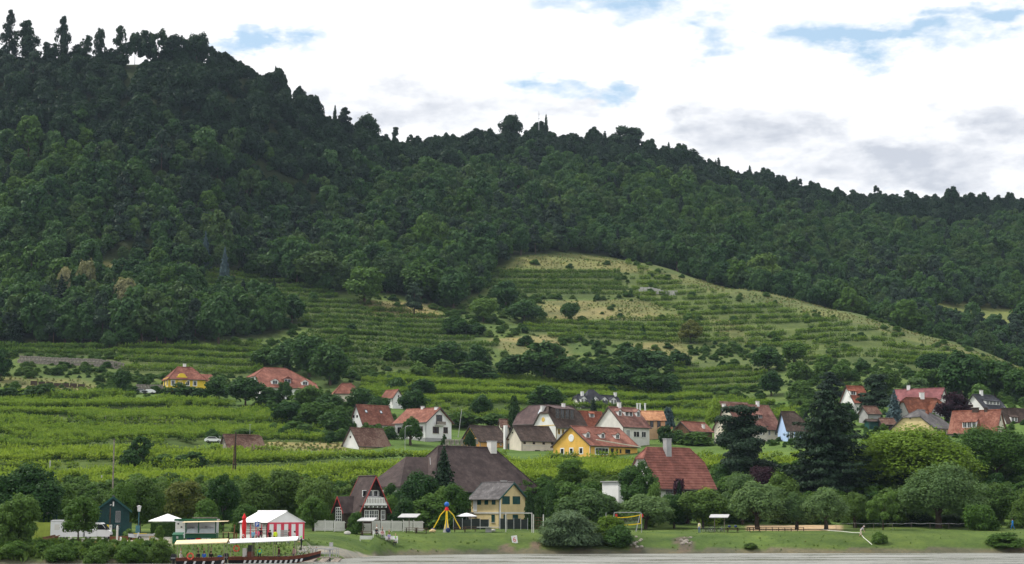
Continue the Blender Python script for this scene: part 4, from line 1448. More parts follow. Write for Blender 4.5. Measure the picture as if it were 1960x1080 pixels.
  g.tube([(X(x0), -ov - .06, zt(-ov) - .12), (X(x1), -ov - .06, zt(-ov) - .12)], .09, 6)
  g.tube([(X(.12), -.08, zt(-ov) - .2), (X(.12), -.08, -.5)], .05, 5)
  g.build('gutter', M['darkmetal'], s.roof)
  if trim:
   for (xx, yy, h, sd_) in ((x0, y0, h0, -1), (x1, y1, h1, 1)):
    if h < 1:
     for back in (0, 1):
      b = MB()
      ya, yb = -ov, (yy if h > 0 else W / 2)
      if back:
       ya, yb = W - ya, W - yb
      za, zb = zt(-ov), (zt(yy) if h > 0 else zr)
      b.prism([(X(xx + .02 * sd_), ya, za + .03), (X(xx + .02 * sd_), yb, zb + .03), (X(xx + .02 * sd_), yb, zb - th - .06), (X(xx + .02 * sd_), ya, za - th - .06)], (X(.05 * sd_), 0, 0))
      b.build('verge_board', M[trim], s.roof)
 # ---- openings given by where they sit in the photograph's elevation
 def fx(s, px):
  return abs(px - s.px) / s.lpx * s.L
 def gy(s, px):
  return abs(px - s.px) / s.gpx * s.W
 def fz(s, py):
  return (s.py - py) * s.k
 def opening(s, face, c, z0, w, h, frame='whitepaint', glass='glass', name='window', bars=(1, 0), sill=True, fw=.07, shut=None, arch=False, border=None):
  """window or door: border, frame bars, glass behind, sill, optional shutters"""
  def pt(a, z, out):
   if face == 'F':
    return (s.X(a), -out, z)
   return (s.X(-out), a, z)
  fr_ = MB()
  def bar(a0, a1, z0_, z1_, o0, o1, mb):
   q0, q1 = pt(a0, z0_, o0), pt(a1, z1_, o1)
   mb.box(min(q0[0], q1[0]), max(q0[0], q1[0]), min(q0[1], q1[1]), max(q0[1], q1[1]), z0_, z1_)
  a0, a1, z1 = c - w / 2, c + w / 2, z0 + h
  bar(a0, a0 + fw, z0, z1, .0, .07, fr_)
  bar(a1 - fw, a1, z0, z1, .0, .07, fr_)
  bar(a0 + fw, a1 - fw, z0, z0 + fw, .0, .068, fr_)
  bar(a0 + fw, a1 - fw, z1 - fw, z1, .0, .068, fr_)
  for i in range(bars[0]):
   x = a0 + w * (i + 1) / (bars[0] + 1)
   bar(x - fw * .35, x + fw * .35, z0 + fw, z1 - fw, .0, .055, fr_)
  for i in range(bars[1]):
   z = z0 + h * (i + 1) / (bars[1] + 1)
   bar(a0 + fw, a1 - fw, z - fw * .3, z + fw * .3, .0, .05, fr_)
  o = fr_.build(name, M[frame], s.T)
  g = MB()
  bar(a0 + fw * .5, a1 - fw * .5, z0 + fw * .5, z1 - fw * .5, -.05, .022, g)
  g.build('pane', M[glass], o)
  if border:
   b = MB()
   bw = .16
   bar(a0 - bw, a0 - .004, z0 - bw, z1 + bw, -.03, .035, b)
   bar(a1 + .004, a1 + bw, z0 - bw, z1 + bw, -.03, .035, b)
   bar(a0 - .004, a1 + .004, z1 + .004, z1 + bw, -.03, .033, b)
   bar(a0 - .004, a1 + .004, z0 - bw, z0 - .004, -.03, .033, b)
   b.build('surround', M[border], o)
  elif sill:
   b = MB()
   bar(a0 - .08, a1 + .08, z0 - .09, z0 - .01, -.02, .13, b)
   b.build('sill', M['sill'], o)
  if shut:
   for q in (-1, 1):
    b = MB()
    ca = a0 - w * .27 if q < 0 else a1 + w * .27
    bar(ca - w * .24, ca + w * .24, z0, z1, .0, .05, b)
    for i in range(5):
     zz = z0 + h * (i + .5) / 5
     bar(ca - w * .2, ca + w * .2, zz - .03, zz + .03, .05, .07, b)
    b.build('shutter', M[shut], o)
  return o
 def win(s, face, pxc, py0, py1, wpx, **kw):
  if face == 'F':
   return s.opening('F', s.fx(pxc), s.fz(py1), wpx / s.lpx * s.L, (py1 - py0) * s.k, **kw)
  return s.opening('G', s.gy(pxc), s.fz(py1), wpx / s.gpx * s.W, (py1 - py0) * s.k, **kw)
 def chimney(s, fx_, y=.5, w=.7, h=1.4, m_='white', cap='t_brown', d=.6):
  x = s.X(s.L * fx_)
  yy = s.W * y
  z0 = s.slope_z(yy) - .5
  mb = MB().box(x - w / 2, x + w / 2, yy - d / 2, yy + d / 2, z0, s.slope_z(yy) + h)
  o = mb.build('chimney', M[m_], s.roof)
  MB().box(x - w / 2 - .08, x + w / 2 + .08, yy - d / 2 - .08, yy + d / 2 + .08, s.slope_z(yy) + h + .003, s.slope_z(yy) + h + .12).build('chimney_cap', M[cap], s.roof)
  return o
 def dormer(s, fx_, w=1.4, h=1.2, y0=.14, m_='white', roof=None, kind='gable', bars=(1, 0), nwin=1, pit=.55, frame='whitepaint', trim=True):
  """dormer on the front roof slope: cheeks and front (> window), own roof"""
  x = s.L * fx_
  ya = s.W * y0
  za = s.slope_z(ya)
  X = s.X
  zt = za + h
  sl = s.R / (s.W / 2)
  yb = min(ya + h / sl + .2, s.W / 2)
  body = MB()
  top = zt + (w / 2 * pit if kind == 'gable' else 0)
  if kind == 'gable':
   prof = [(X(x - w / 2), ya, za - .3), (X(x + w / 2), ya, za - .3), (X(x + w / 2), ya, zt), (X(x), ya, top), (X(x - w / 2), ya, zt)]
  else:
   prof = [(X(x - w / 2), ya, za - .3), (X(x + w / 2), ya, za - .3), (X(x + w / 2), ya, zt), (X(x - w / 2), ya, zt)]
  ye = min(ya + (top - za) / sl, s.W / 2) - ya
  body.prism(prof if s.sg > 0 else prof[::-1], (0, ye, 0))
  b = body.build('dormer', M[m_], s.T)
  rm = M[roof or s.roofm]
  rb = MB()
  o = .14
  if kind == 'gable':
   for q in (-1, 1):
    a = (X(x + q * (w / 2 + o)), zt - o * pit)
    p = [(a[0], ya - .22, a[1] + .03), (X(x), ya - .22, top + .05), (X(x), ya + ye + .3, top + .05), (a[0], ya + max((zt - za) / sl, .2) + .1, a[1] + .03)]
    n = 4
    bot = [(i[0], i[1], i[2] - .10) for i in p]
    rb.add(p + bot, [(0, 1, 2, 3), (7, 6, 5, 4), (0, 4, 5, 1), (1, 5, 6, 2), (2, 6, 7, 3), (3, 7, 4, 0)])
  else:
   zt2 = zt + min(.9, h * .5)
   y2 = min(ya + (zt2 - za) / sl, s.W / 2)
   p = [(X(x - w / 2 - o), ya - .35, zt - .02), (X(x + w / 2 + o), ya - .35, zt - .02), (X(x + w / 2 + o), y2 + .1, zt2 + .1), (X(x - w / 2 - o), y2 + .1, zt2 + .1)]
   bot = [(i[0], i[1], i[2] - .16) for i in p]
   rb.add(p + bot, [(0, 1, 2, 3), (7, 6, 5, 4), (0, 4, 5, 1), (1, 5, 6, 2), (2, 6, 7, 3), (3, 7, 4, 0)])
  rb.build('dormer_roof', rm, b)
  for i in range(nwin):
   ww = w / nwin
   c = x - w / 2 + ww * (i + .5)
   g = MB()
   wx, wz0, wz1 = ww * .33, za + .12, zt - .08
   g.box(min(X(c - wx), X(c + wx)), max(X(c - wx), X(c + wx)), ya - .03, ya + .05, wz0, wz1)
   g.build('pane', M['glass'], b)
   f_ = MB()
   fw = .06
   for (q0, q1, r0, r1) in ((c - wx - fw, c - wx, wz0 - fw, wz1 + fw), (c + wx, c + wx + fw, wz0 - fw, wz1 + fw), (c - wx, c + wx, wz1, wz1 + fw), (c - wx, c + wx, wz0 - fw, wz0), (c - fw / 2, c + fw / 2, wz0, wz1)):
    f_.box(min(X(q0), X(q1)), max(X(q0), X(q1)), ya - .06, ya + .02, r0, r1)
   f_.build('window_frame', M[frame], b)
  return b
 def skylight(s, fx_, y, w=.8, h=1.1):
  x = s.L * fx_
  sl = s.R / (s.W / 2)
  c = math.cos(math.atan(sl))
  ya, yb = s.W * y, s.W * y + h * c
  X = s.X
  def q(x_, y_, up):
   return (X(x_), y_ - up * math.sin(math.atan(sl)), s.slope_z(y_) + .05 + up * c)
  f_ = MB()
  p = [q(x - w / 2, ya, .10), q(x + w / 2, ya, .10), q(x + w / 2, yb, .10), q(x - w / 2, yb, .10)]
  b = [q(x - w / 2, ya, -.05), q(x + w / 2, ya, -.05), q(x + w / 2, yb, -.05), q(x - w / 2, yb, -.05)]
  f_.add(p + b, [(0, 1, 2, 3), (0, 4, 5, 1), (1, 5, 6, 2), (2, 6, 7, 3), (3, 7, 4, 0)])
  o = f_.build('skylight', M['darkmetal'], s.roof)
  g = MB()
  g.poly([q(x - w * .36, ya + h * .1, .115), q(x + w * .36, ya + h * .1, .115), q(x + w * .36, yb - h * .1, .115), q(x - w * .36, yb - h * .1, .115)])
  g.build('skylight_pane', M['skyglass'], s.roof)
 def box(s, name, x0, x1, y0, y1, z0, z1, m_, parent=None):
  q0, q1 = sorted((s.X(x0), s.X(x1)))
  return MB().box(q0, q1, y0, y1, z0, z1).build(name, M[m_], parent or s.T)
def build_houses():
 H = House
 # ---- front row by the lawn
 h = H('farmhouse', 'large farmhouse with a wide plum brown hipped roof and a tall white chimney', 826, 962, 306, 'L', 40, 84, 207, 928, 853, 'offwhite', 't_plum', (1, 1), 1.0, trim=None)
 h.chimney(.73, .46, 1.35, 1.7, 'offwhite', 'grey', 1.2)
 for px_, w in ((880, 40), (918, 30), (985, 30), (1010, 26)):
  h.win('F', px_, 932, 950, w, frame='darkwood', bars=(3, 0), sill=False)
 h.win('G', 785, 934, 948, 12, frame='darkwood')
 MB().tube([(2.0, h.W * .25, h.slope_z(h.W * .25) + .1), (2.6, h.W * .33, h.slope_z(h.W * .33) + .25)], .05, 5).build('vent_pipe', M['steel'], h.roof)
 k = h.k
 wing = MB()
 x0, x1, wy, zz, rz_ = -5.6, 1.5, h.W * .35, h.H, h.R * .72
 o_ = 1.0
 top = [(x0, 2.6 - o_, zz - .25), (x1 + 4, 2.6 - o_, zz - .25), (x1 + 4, 2.6 + wy, zz + rz_), (x0 + 5.0, 2.6 + wy, zz + rz_), (x0, 2.6 + 2 * wy + o_, zz - .25), (x1 + 4, 2.6 + 2 * wy + o_, zz - .25)]
 bt = [(a, b, c - .25) for a, b, c in top]
 wing.add(top + bt, [(0, 1, 2, 3), (0, 3, 4), (3, 2, 5, 4), (6, 9, 8, 7), (6, 10, 9), (9, 10, 11, 8), (0, 6, 7, 1), (4, 10, 6, 0)])
 wing.build('wing_roof', M['t_plum'], h.T)
 MB().box(x0 + 1, x1, 2.9, 2.2 + 2 * wy, -3, zz - .3).build('wing_wall', M['offwhite'], h.T)
 h = H('boathouse', 'pale yellow two-storey house with dark green shutters facing the lawn', 957, 1018, 288, 'R', 42, 48, 56, 951, 924, 'paleyellow', 't_grey', (0, 0), .5, trim='greenpaint')
 for px_, w in ((945, 7), (931, 7), (917, 7)):
  h.win('F', px_, 952, 967, w, frame='greenpaint', glass='greenpaint', bars=(0, 2), sill=False)
 h.win('F', 909, 952, 980, 7, name='door', frame='whitepaint', glass='whitepaint', bars=(0, 0), sill=False)
 for px_ in (968, 988):
  h.win('G', px_, 951, 966, 14, frame='greenpaint', glass='greenpaint', bars=(1, 3), sill=False)
 h.win('F', 944, 986, 1000, 6, frame='greenpaint', glass='greenpaint', bars=(0, 2))
 for px_, w in ((966, 5), (986, 10)):
  h.win('G', px_, 986, 997, w, frame='greenpaint', glass='greenpaint', bars=(0, 2))
 h.box('corner_strip', -.12, .12, -.06, .06, 0, h.H, 'whitepaint')
 h.box('cornice', .03, h.L, -.10, .0, h.fz(984), h.fz(981), 'sill')
 MB().box(-.0, .10, 0.05, h.W, h.fz(984), h.fz(981)).build('cornice', M['sill'], h.T)
 h.chimney(.35, .55, .8, .5, 'grey', 'grey')
 bal = MB().box(-h.L - 3.4, -h.L - .02, .2, 2.4, h.fz(984), h.fz(981))
 b = bal.build('balcony', M['greywood'], h.T)
 for i in range(7):
  x = -h.L - 3.35 + i * .55
  MB().box(x - .04, x + .04, .2, .27, h.fz(981) + .003, h.fz(971)).build('baluster', M['brownwood'], b)
 for z in (971, 976):
  MB().box(-h.L - 3.4, -h.L - .05, .13, .195, h.fz(z), h.fz(z) + .09).build('rail', M['brownwood'], b)
 st = MB()
 for i in range(9):
  z = h.fz(981) * (1 - i / 9.0)
  x = -h.L + .3 + i * .33
  st.box(x, x + .36, -1.5, -.1, z - .22, z - .02)
 st.prism([(-h.L + .3, -1.55, h.fz(981)), (-h.L + 3.3, -1.55, 0), (-h.L + 3.3, -1.55, -.3), (-h.L + .3, -1.55, h.fz(981) - .4)], (0, .05, 0))
 st.build('stair', M['greywood'], h.T)
 h = H('chalet', 'steep roofed dark timber chalet with red verges and a white fretwork gable balcony', 685, 1000, 276, 'R', 52, 52, 28, 975, 912, 'darkwood', 't_plum', (0, 0), .25, trim='redtrim', ends=(.9, .3))
 W, k = h.W, h.k
 zb0, zb1 = h.fz(968), h.fz(953)
 b = MB()
 hw = lambda z: (h.H + h.R - z) / h.R * W / 2
 b.prism([(.75, W / 2 - hw(zb0) * .98, zb0), (.75, W / 2 + hw(zb0) * .98, zb0), (.75, W / 2 + hw(zb1), zb1), (.75, W / 2 - hw(zb1), zb1)], (.06, 0, 0))
 bo = b.build('balcony', M['whitepaint'], h.T)
 for i in range(15):
  y = W / 2 + (i - 7) * W * .055
  MB().box(.815, .83, y - .05, y + .05, zb0 + .35, zb1 - .15).build('fretwork_slot', M['greywood'], bo)
 for i in range(6):
  y = W / 2 + (i - 2.5) * W * .15
  MB().box(.02, .85, y - .07, y + .07, zb0 - .35, zb0 - .12).build('bracket', M['whitepaint'], bo)
 MB().box(.02, .8, .1, W - .1, zb0 - .10, zb0 - .02).build('balcony_floor', M['darkwood'], bo)
 for i in range(4):
  y = W / 2 + (i - 1.5) * 1.02
  h.opening('G', y, zb1 + .08, .92, 1.05, bars=(0, 0), sill=False, fw=.11)
 for i, (yy, w) in enumerate(((.30, .9), (.47, 1.0), (.62, .9), (.86, .8))):
  h.opening('G', W * yy, h.fz(995), w, 1.5, bars=(1, 1), sill=False, fw=.1)
 pg = MB()
 xl = -h.L
 pg.prism([(xl - .4, -1.7, -1), (xl + 2.3, -1.7, -1), (xl + 2.3, -1.7, h.fz(975)), (xl + .95, -1.7, h.fz(952)), (xl - .4, -1.7, h.fz(975))], (0, 2.2, 0))
 po = pg.build('porch', M['darkwood'], h.T)
 for q in (-1, 1):
  r_ = MB()
  xa, za = xl + .95 + q * 1.75, h.fz(975) - .55
  p = [(xl + .95, -2.1, h.fz(952) + .1), (xa, -2.1, za), (xa, 1.2, za), (xl + .95, 3.2, h.fz(952) + .1)]
  r_.add(p + [(a, b_, c - .18) for a, b_, c in p], [(0, 1, 2, 3), (4, 7, 6, 5), (0, 4, 5, 1), (1, 5, 6, 2), (3, 2, 6, 7)])
  r_.build('porch_roof', M['t_plum'], po)
  v = MB().prism([(xl + .95, -2.13, h.fz(952) + .13), (xa, -2.13, za + .03), (xa, -2.13, za - .25), (xl + .95, -2.13, h.fz(952) - .18)], (0, .05, 0))
  v.build('porch_verge', M['redtrim'], po)
 wf = MB()
 x0_, x1_, z0_, z1_ = xl + .1, xl + 1.7, h.fz(998), h.fz(972)
 for i in range(4):
  x = x0_ + (x1_ - x0_) * i / 3
  wf.box(x - .05, x + .05, -1.80, -1.705, z0_, z1_)
 for i in range(6):
  z = z0_ + (z1_ - z0_) * i / 5
  wf.box(x0_, x1_, -1.79, -1.708, z - .05, z + .05)
 wf.build('porch_window', M['whitepaint'], po)
 MB().box(x0_ + .05, x1_ - .05, -1.74, -1.702, z0_, z1_).build('porch_pane', M['glass'], po)
 h = H('house', 'white house with a broad clean red half-hipped roof and grey chimney', 1258, 952, 306, 'L', 36, 54, 116, 925, 857, 'offwhite', 't_redclean', (.30, .42), .7)
 sl = h.R / (h.W / 2)
 nrow = 16
 for i in range(nrow):
  y0, y1 = -.7 + (h.W / 2 + .7) * i / nrow, -.7 + (h.W / 2 + .7) * (i + 1) / nrow
  z0, z1 = h.H + sl * y0 + .05, h.H + sl * y1 + .05
  f0, f1 = (max(0, (y0 / (h.W / 2) - 1 + q) / q) for q in (.30, .42))
  xi0, xi1 = -.35 + f0 * (.30 * h.W / 2 + .35), h.L + .35 - f1 * (.42 * h.W / 2 + .35)
  MB().add([(xi0, y0, z0 + .15), (xi1, y0, z0 + .15), (xi1, y1, z1 + .02), (xi0, y1, z1 + .02), (xi0, y0, z0), (xi1, y0, z0), (xi1, y1, z1), (xi0, y1, z1)],
     [(0, 1, 2, 3), (0, 4, 5, 1), (1, 5, 6, 2), (3, 7, 4, 0)]).build('tile_course', M['t_redclean'], h.roof)
 h.chimney(.42, .42, 1.15, 2.6, 'grey', 'grey', 1.0)
 h.win('F', 1284, 929, 946, 17, frame='darkwood', bars=(2, 0))
 h.win('F', 1330, 929, 946, 30, frame='darkwood', bars=(3, 0))
 h.win('G', 1228, 896, 908, 10)
 b = MB().box(-5.6, -.02, h.W * .45, h.W * .98, -3, h.fz(923))
 an = b.build('annexe', M['white'], h.T)
 MB().box(-5.9, -.02, h.W * .40, h.W, h.fz(923) + .003, h.fz(921)).build('terrace', M['grey'], an)
 for i in range(5):
  x = -5.8 + i * 1.18
  MB().box(x + .03, x + 1.12, h.W * .40 + .02, h.W * .40 + .07, h.fz(920), h.fz(908)).build('railing_panel', M['whitepaint'], an)
  MB().box(x - .05, x + .02, h.W * .40, h.W * .40 + .09, h.fz(921) + .005, h.fz(907)).build('railing_post', M['darkmetal'], an)
 MB().box(-4.1, -3.1, h.W * .45 - .03, h.W * .45 + .02, h.fz(950), h.fz(936)).build('annexe_window', M['glass'], an)
 # ---- village row
 h = H('barn', 'small white barn with mottled brown tiles at the left end of the row', 687, 863, 432, 'L', 46, 34, 55, 851, 819, 'white', 't_old', (0, 0), .35)
 h.box('front_render', .0, h.L, -.03, .0, -2, h.H - .1, 'paleyellow')
 for px_ in (697, 726):
  h.win('F', px_, 856, 862, 4, frame='darkwood', bars=(0, 0), sill=False)
 h.win('G', 669, 834, 838, 2.5, frame='darkwood', bars=(0, 0), sill=False)
 h = H('house', 'white gabled house with a red roof and two small skylights', 694, 838, 470, 'L', 42, 26, 56, 808, 775, 'white', 't_red', (0, 0), .4)
 h.skylight(.22, .26); h.skylight(.70, .26)
 for px_ in (675, 682):
  h.win('G', px_, 794, 799, 3, frame='darkwood', bars=(0, 0), sill=False)
 h.win('F', 735, 815, 830, 6)
 h = H('house', 'white house with red roof, its gable with a brown balcony door facing right', 816, 842, 452, 'R', 40, 46, 64, 805, 781, 'white', 't_red', (0, 0), .7, ends=(.6, .4))
 h.win('G', 839, 793, 812, 11, frame='brownwood', bars=(1, 1), sill=False)
 h.win('G', 833, 816, 829, 11, frame='brownwood', bars=(1, 0))
 h.win('G', 851, 816, 828, 8, frame='brownwood', bars=(1, 0))
 h.win('F', 806, 816, 826, 6, frame='brownwood')
 h.win('F', 762, 816, 828, 8, frame='brownwood')
 b = h.box('balcony', -.9, -.01, h.gy(831), h.gy(847), h.fz(813.5), h.fz(812), 'sill')
 MB().box(.82, .90, h.gy(831), h.gy(847), h.fz(812) + .003, h.fz(806)).build('balcony_railing', M['greywood'], b)
 h.box('plinth', -.04, h.L, -.05, h.W, -2, h.fz(838), 'grey')
 h.chimney(.52, .5, .8, .6, 'white', 'grey'); h.chimney(.05, .45, .9, .6, 'white', 'darkmetal')
 po = MB()
 for i in range(4):
  po.box(-h.L - 2.4 + i * .8, -h.L - 2.3 + i * .8, -.6, -.5, -.5, h.fz(818))
 po.box(-h.L - 2.6, -h.L + .3, -.7, 3.0, h.fz(818) + .003, h.fz(816))
 po.build('glazed_porch', M['greywood'], h.T)
 MB().box(-h.L - 2.38, -h.L - .02, -.5, -.46, -.5, h.fz(819)).build('porch_pane', M['skyglass'], h.T)
 h = H('outbuilding', 'orange outbuilding with a mottled brown roof and two tiny square windows', 918, 862, 440, 'L', 40, 36, 52, 843, 815, 'orange', 't_brown', (0, 0), .35)
 for px_ in (945, 958):
  h.win('F', px_, 848, 852, 3.5, frame='whitepaint', bars=(0, 0), sill=False, fw=.12)
 h.box('corner_strip', -.02, .3, -.04, .0, -1, h.H, 'cream')
 h = H('outbuilding', 'long cream outbuilding with brown tiles and a row of four small windows', 998, 866, 437, 'L', 38, 28, 66, 841, 815, 'cream', 't_brown', (0, 0), .35)
 for px_ in (1004, 1022, 1041, 1058):
  h.win('F', px_, 846, 850, 4.5, frame='darkwood', bars=(0, 0), sill=False)
 for px_ in (1029, 1047):
  o = h.win('F', px_, 861, 866, 10, frame='darkwood', bars=(0, 0), sill=False)
 h.box('string_course', .0, h.L, -.06, .0, h.fz(853), h.fz(852), 'sill')
 h.win('G', 981, 826, 829, 2, frame='darkwood', bars=(0, 0), sill=False)
 MB().box(-.7, .1, h.W - .2, h.W + .5, 0, h.fz(813)).build('chimney', M['white'], h.T)
 g = thing('gate', 'dark green yard gate under a wooden lintel between the orange and cream outbuildings', 'gate', P(972, 866, 441))
 MB().box(0, 2.3, -.05, .05, .6, 2.2).build('gate_leaf', M['greenpaint'], g)
 MB().box(-.3, 2.7, -.12, .12, 3.0, 3.4).build('lintel', M['brownwood'], g)
 for x in (-.2, 2.5):
  MB().box(x - .1, x + .1, -.1, .1, -1, 2.997).build('gate_post', M['brownwood'], g)
 MB().box(0.003, 2.3, .1, .3, -1, .55).build('gate_wall', M['white'], g)
 h = H('house', 'big white house with steep dark brown roof, wide dormer and a yellow medallion', 1064, 848, 462, 'L', 44, 42, 62, 813, 775, 'white', 't_brown', (.42, .35), .6)
 h.dormer(.40, h.L * .62, 2.7, .16, 'darkwood', 't_mauve', 'shed', (1, 0), 4, frame='greywood')
 h.chimney(.04, .62, 1.5, 1.0, 'white', 'sill'); h.chimney(.26, .62, 1.5, 1.0, 'white', 'sill'); h.chimney(.50, .36, .9, 2.0, 'white', 'sill')
 for px_ in (1070, 1078):
  h.win('F', px_, 821, 831, 4.5, frame='yellowtrim', bars=(0, 0), sill=False, fw=.16)
 h.box('corner_strip', -.02, .26, -.04, .0, -1, h.H, 'yellowtrim')
 h.box('string_course', -.05, -.0, .0, h.W, h.H - .2, h.H - .02, 'yellowtrim')
 MB().lathe([(.62, 0), (.62, .05)], 18).build('medallion', M['yellowtrim'], h.T)
 md = [o for o in COL.objects if o.parent == h.T and o.name.startswith('medallion')][0]
 md.rotation_euler = (0, R(-90), 0)
 md.location = (.0, h.W * .56, h.H + h.R * .28)
 h = H('house_wing', 'plum brown roofed wing with one skylight left of the medallion house', 1037, 850, 474, 'R', 30, 30, 52, 808, 776, 'darkwood', 't_mauve', (0, .5), .5)
 h.skylight(.22, .22, 1.2, 2.2)
 h = H('restaurant', 'yellow house with terracotta roof, three dormers and a round white medallion', 1129, 871, 424, 'L', 43, 68, 97, 850, 816, 'yellow', 't_terracotta', (0, 0), .6)
 for f_ in (.10, .41, .72):
  h.dormer(f_, 1.5, 1.15, .18, 'white', 't_terracotta', 'gable', nwin=1)
 for px_ in (1078, 1095, 1113):
  h.win('G', px_, 857, 868, 6, frame='whitepaint', bars=(0, 0), border='whitepaint', glass='glass')
 h.win('F', 1153, 857, 869, 26, name='garage_opening', bars=(3, 0), sill=False, border='whitepaint')
 h.win('F', 1174, 857, 871, 6, name='door', frame='darkmetal', bars=(0, 0), sill=False)
 for px_, w in ((1184, 3), (1191, 3), (1206, 10)):
  h.win('F', px_, 858, 866, w, frame='darkmetal', bars=(0, 0), sill=False)
 h.box('corner_strip', -.05, .2, -.06, .0, -1, h.H, 'whitepaint')
 mo = MB().lathe([(.92, 0), (.92, .06), (.80, .08)], 24).build('medallion', M['whitepaint'], h.T)
 mo.rotation_euler = (0, R(-90), 0)
 mo.location = (.0, h.W * .5, h.H + h.R * .36)
 mk = MB()
 for i in range(7):                                       # the faded lettering round the disc reads only as strokes
  t = R(30 + i * 20)
  mk.box(-.005, .0, -.05 + math.cos(t) * .55, .05 + math.cos(t) * .55, math.sin(t) * .55 - .04 - .1, math.sin(t) * .55 + .06 - .1)
 mk2 = mk.build('medallion_lettering', M['blue'], h.T)
 mk2.location = (-.082, h.W * .5, h.H + h.R * .36)
 aw = MB().prism([(h.L * .1, -.75, h.fz(841)), (h.L * 1.02, -.95, h.fz(852)), (h.L * 1.02, -.95, h.fz(854)), (h.L * .1, -.75, h.fz(842.5))], (0, .35, 0))
 aw.build('rolled_awning', M['cream'], h.T)
 h = H('house', 'narrow house with a bright orange-red roof squeezed behind the yellow restaurant', 1120, 848, 474, 'L', 40, 22, 44, 822, 787, 'cream', 't_redbright', (0, 0), .3)
 h.dormer(.5, 1.8, 1.1, .34, 'white', 't_redbright', 'shed')
 h.chimney(.0, .7, .8, 1.2, 'white', 'sill')
 h = H('house', 'white house with faded pink roof and a bay of twin pointed dormers', 1193, 862, 448, 'L', 42, 50, 54, 814, 779, 'offwhite', 't_pink', (0, 0), .5)
 h.dormer(.16, 1.3, 1.35, .26, 'white', 't_pink', 'gable', pit=.9)
 h.dormer(.50, 2.9, 1.2, .26, 'white', 't_pink', 'shed', nwin=2)
 h.dormer(.86, 1.3, 1.35, .26, 'white', 't_pink', 'gable', pit=.9)
 for px_, w in ((1220, 12), (1235, 9)):
  h.win('F', px_, 825, 836, w, bars=(1, 0))
 h.win('F', 1203, 823, 838, 8, frame='whitepaint', glass='grey', bars=(0, 0), sill=False)
 h.win('G', 1157, 788, 792, 2, frame='darkwood', bars=(0, 0), sill=False)
 h.chimney(.38, .5, 1.0, 1.2, 'white', 'sill')
 h = H('house', 'tan house with a pale copper orange roof right of the pink roof', 1222, 850, 470, 'L', 9, 7, 52, 803, 787, 'peach', 't_orange', (0, 0), .4)
 for px_ in (1234, 1248, 1262):
  h.win('F', px_, 806, 818, 7, frame='brownwood', bars=(0, 0))
 h.box('low_roof', h.L * .72, h.L * 1.18, -3, -.1, h.fz(822), h.fz(818), 't_orange')
 h = H('mansion', 'dark slate roofed mansion with white dormers standing alone before the upper vineyard', 1112, 800, 545, 'L', 30, 20, 82, 776, 755, 'offwhite', 't_slate', (.3, .2), .6)
 for f_ in (.10, .38, .60, .82):
  h.dormer(f_, 2.2, 1.5, .10, 'white', 't_slate', 'gable', nwin=2, pit=.75)
 h.chimney(.14, .40, .9, 1.6, 'white', 'sill'); h.chimney(.97, .5, .8, 1.0, 'white', 'sill')
 MB().add([(h.L * .10, -.2, h.H + .6), (h.L * .72, -.2, h.H + .6), (h.L * .45, h.W * .5, h.H + h.R + 1.7), (h.L * .32, h.W * .5, h.H + h.R + 1.7), (h.L * .10, h.W + .2, h.H + .6), (h.L * .72, h.W + .2, h.H + .6)],
    [(0, 1, 2, 3), (1, 5, 2), (5, 4, 3, 2), (4, 0, 3)]).build('tower_roof', M['t_slate'], h.T)
 h = H('shed', 'low brown shed with a deep red roof and dark timber gable', 1320, 838, 458, 'L', 42, 28, 48, 823, 807, 'brownwood', 't_rust', (0, 0), .5)
 h.roof.data.materials[0] = M['t_red']
 h.chimney(.72, .15, .7, .9, 'white', 'sill')
 # ---- right part of the village
 h = H('house', 'long cream house with a sagging pinkish brown roof behind the pine', 1416, 856, 446, 'L', 38, 42, 90, 816, 773, 'cream', 't_pink', (.25, 0), .5)
 for px_ in (1480, 1494, 1462, 1440):
  h.win('F', px_, 821, 831, 5)
 h.dormer(.62, 1.8, 1.0, .20, 'darkwood', 't_pink', 'shed')
 h.chimney(.0, .6, .8, 1.1, 'white', 'sill'); h.chimney(.75, .5, .8, 1.0, 'white', 'sill')
 b = MB().prism([(0, h.W * .5, h.H + h.R * .5), (h.L * .75, h.W * .5, h.H + h.R * .5), (h.L * .72, h.W * .85, h.H + h.R + .9), (.8, h.W * .85, h.H + h.R + .9)], (0, .3, 0)).build('rear_roof', M['t_old'], h.T)
 h = H('house', 'pale blue house with a dark brown roof beside the cream house', 1508, 860, 444, 'L', 15, 12, 38, 822, 788, 'blue', 't_brown', (0, .6), .3)
 for px_ in (1516, 1528):
  h.win('F', px_, 827, 840, 7, bars=(1, 1), border='whitepaint')
 h.box('string_course', .0, h.L, -.06, .0, h.fz(844), h.fz(843), 'whitepaint')
 h = H('house', 'house with bright orange roof half hidden between dark pines', 1636, 800, 494, 'L', 28, 20, 34, 768, 739, 'white', 't_redbright', (0, 0), .4)
 h.dormer(.12, 2.2, 1.2, .2, 'white', 't_redbright', 'shed')
 h = H('house', 'house with a long rose red metal roof above the rust brown roof', 1800, 785, 500, 'R', 32, 24, 82, 763, 743, 'offwhite', 't_rose', (0, 0), .4)
 h.chimney(.72, .5, .9, 1.2, 'white', 'darkmetal')
 h = H('house', 'house with a rust brown cross roof below the rose red roof', 1742, 815, 474, 'L', 22, 16, 78, 790, 761, 'offwhite', 't_rust', (.3, .3), .5)
 h.chimney(.52, .5, 1.3, 1.4, 'white', 'sill')
 cg = MB().prism([(h.L * .48, -1.2, -2), (h.L * .86, -1.2, -2), (h.L * .86, -1.2, h.H - .3), (h.L * .67, -1.2, h.H + h.R * .75), (h.L * .48, -1.2, h.H - .3)], (0, h.W * .5, 0)).build('cross_gable', M['grey'], h.T)
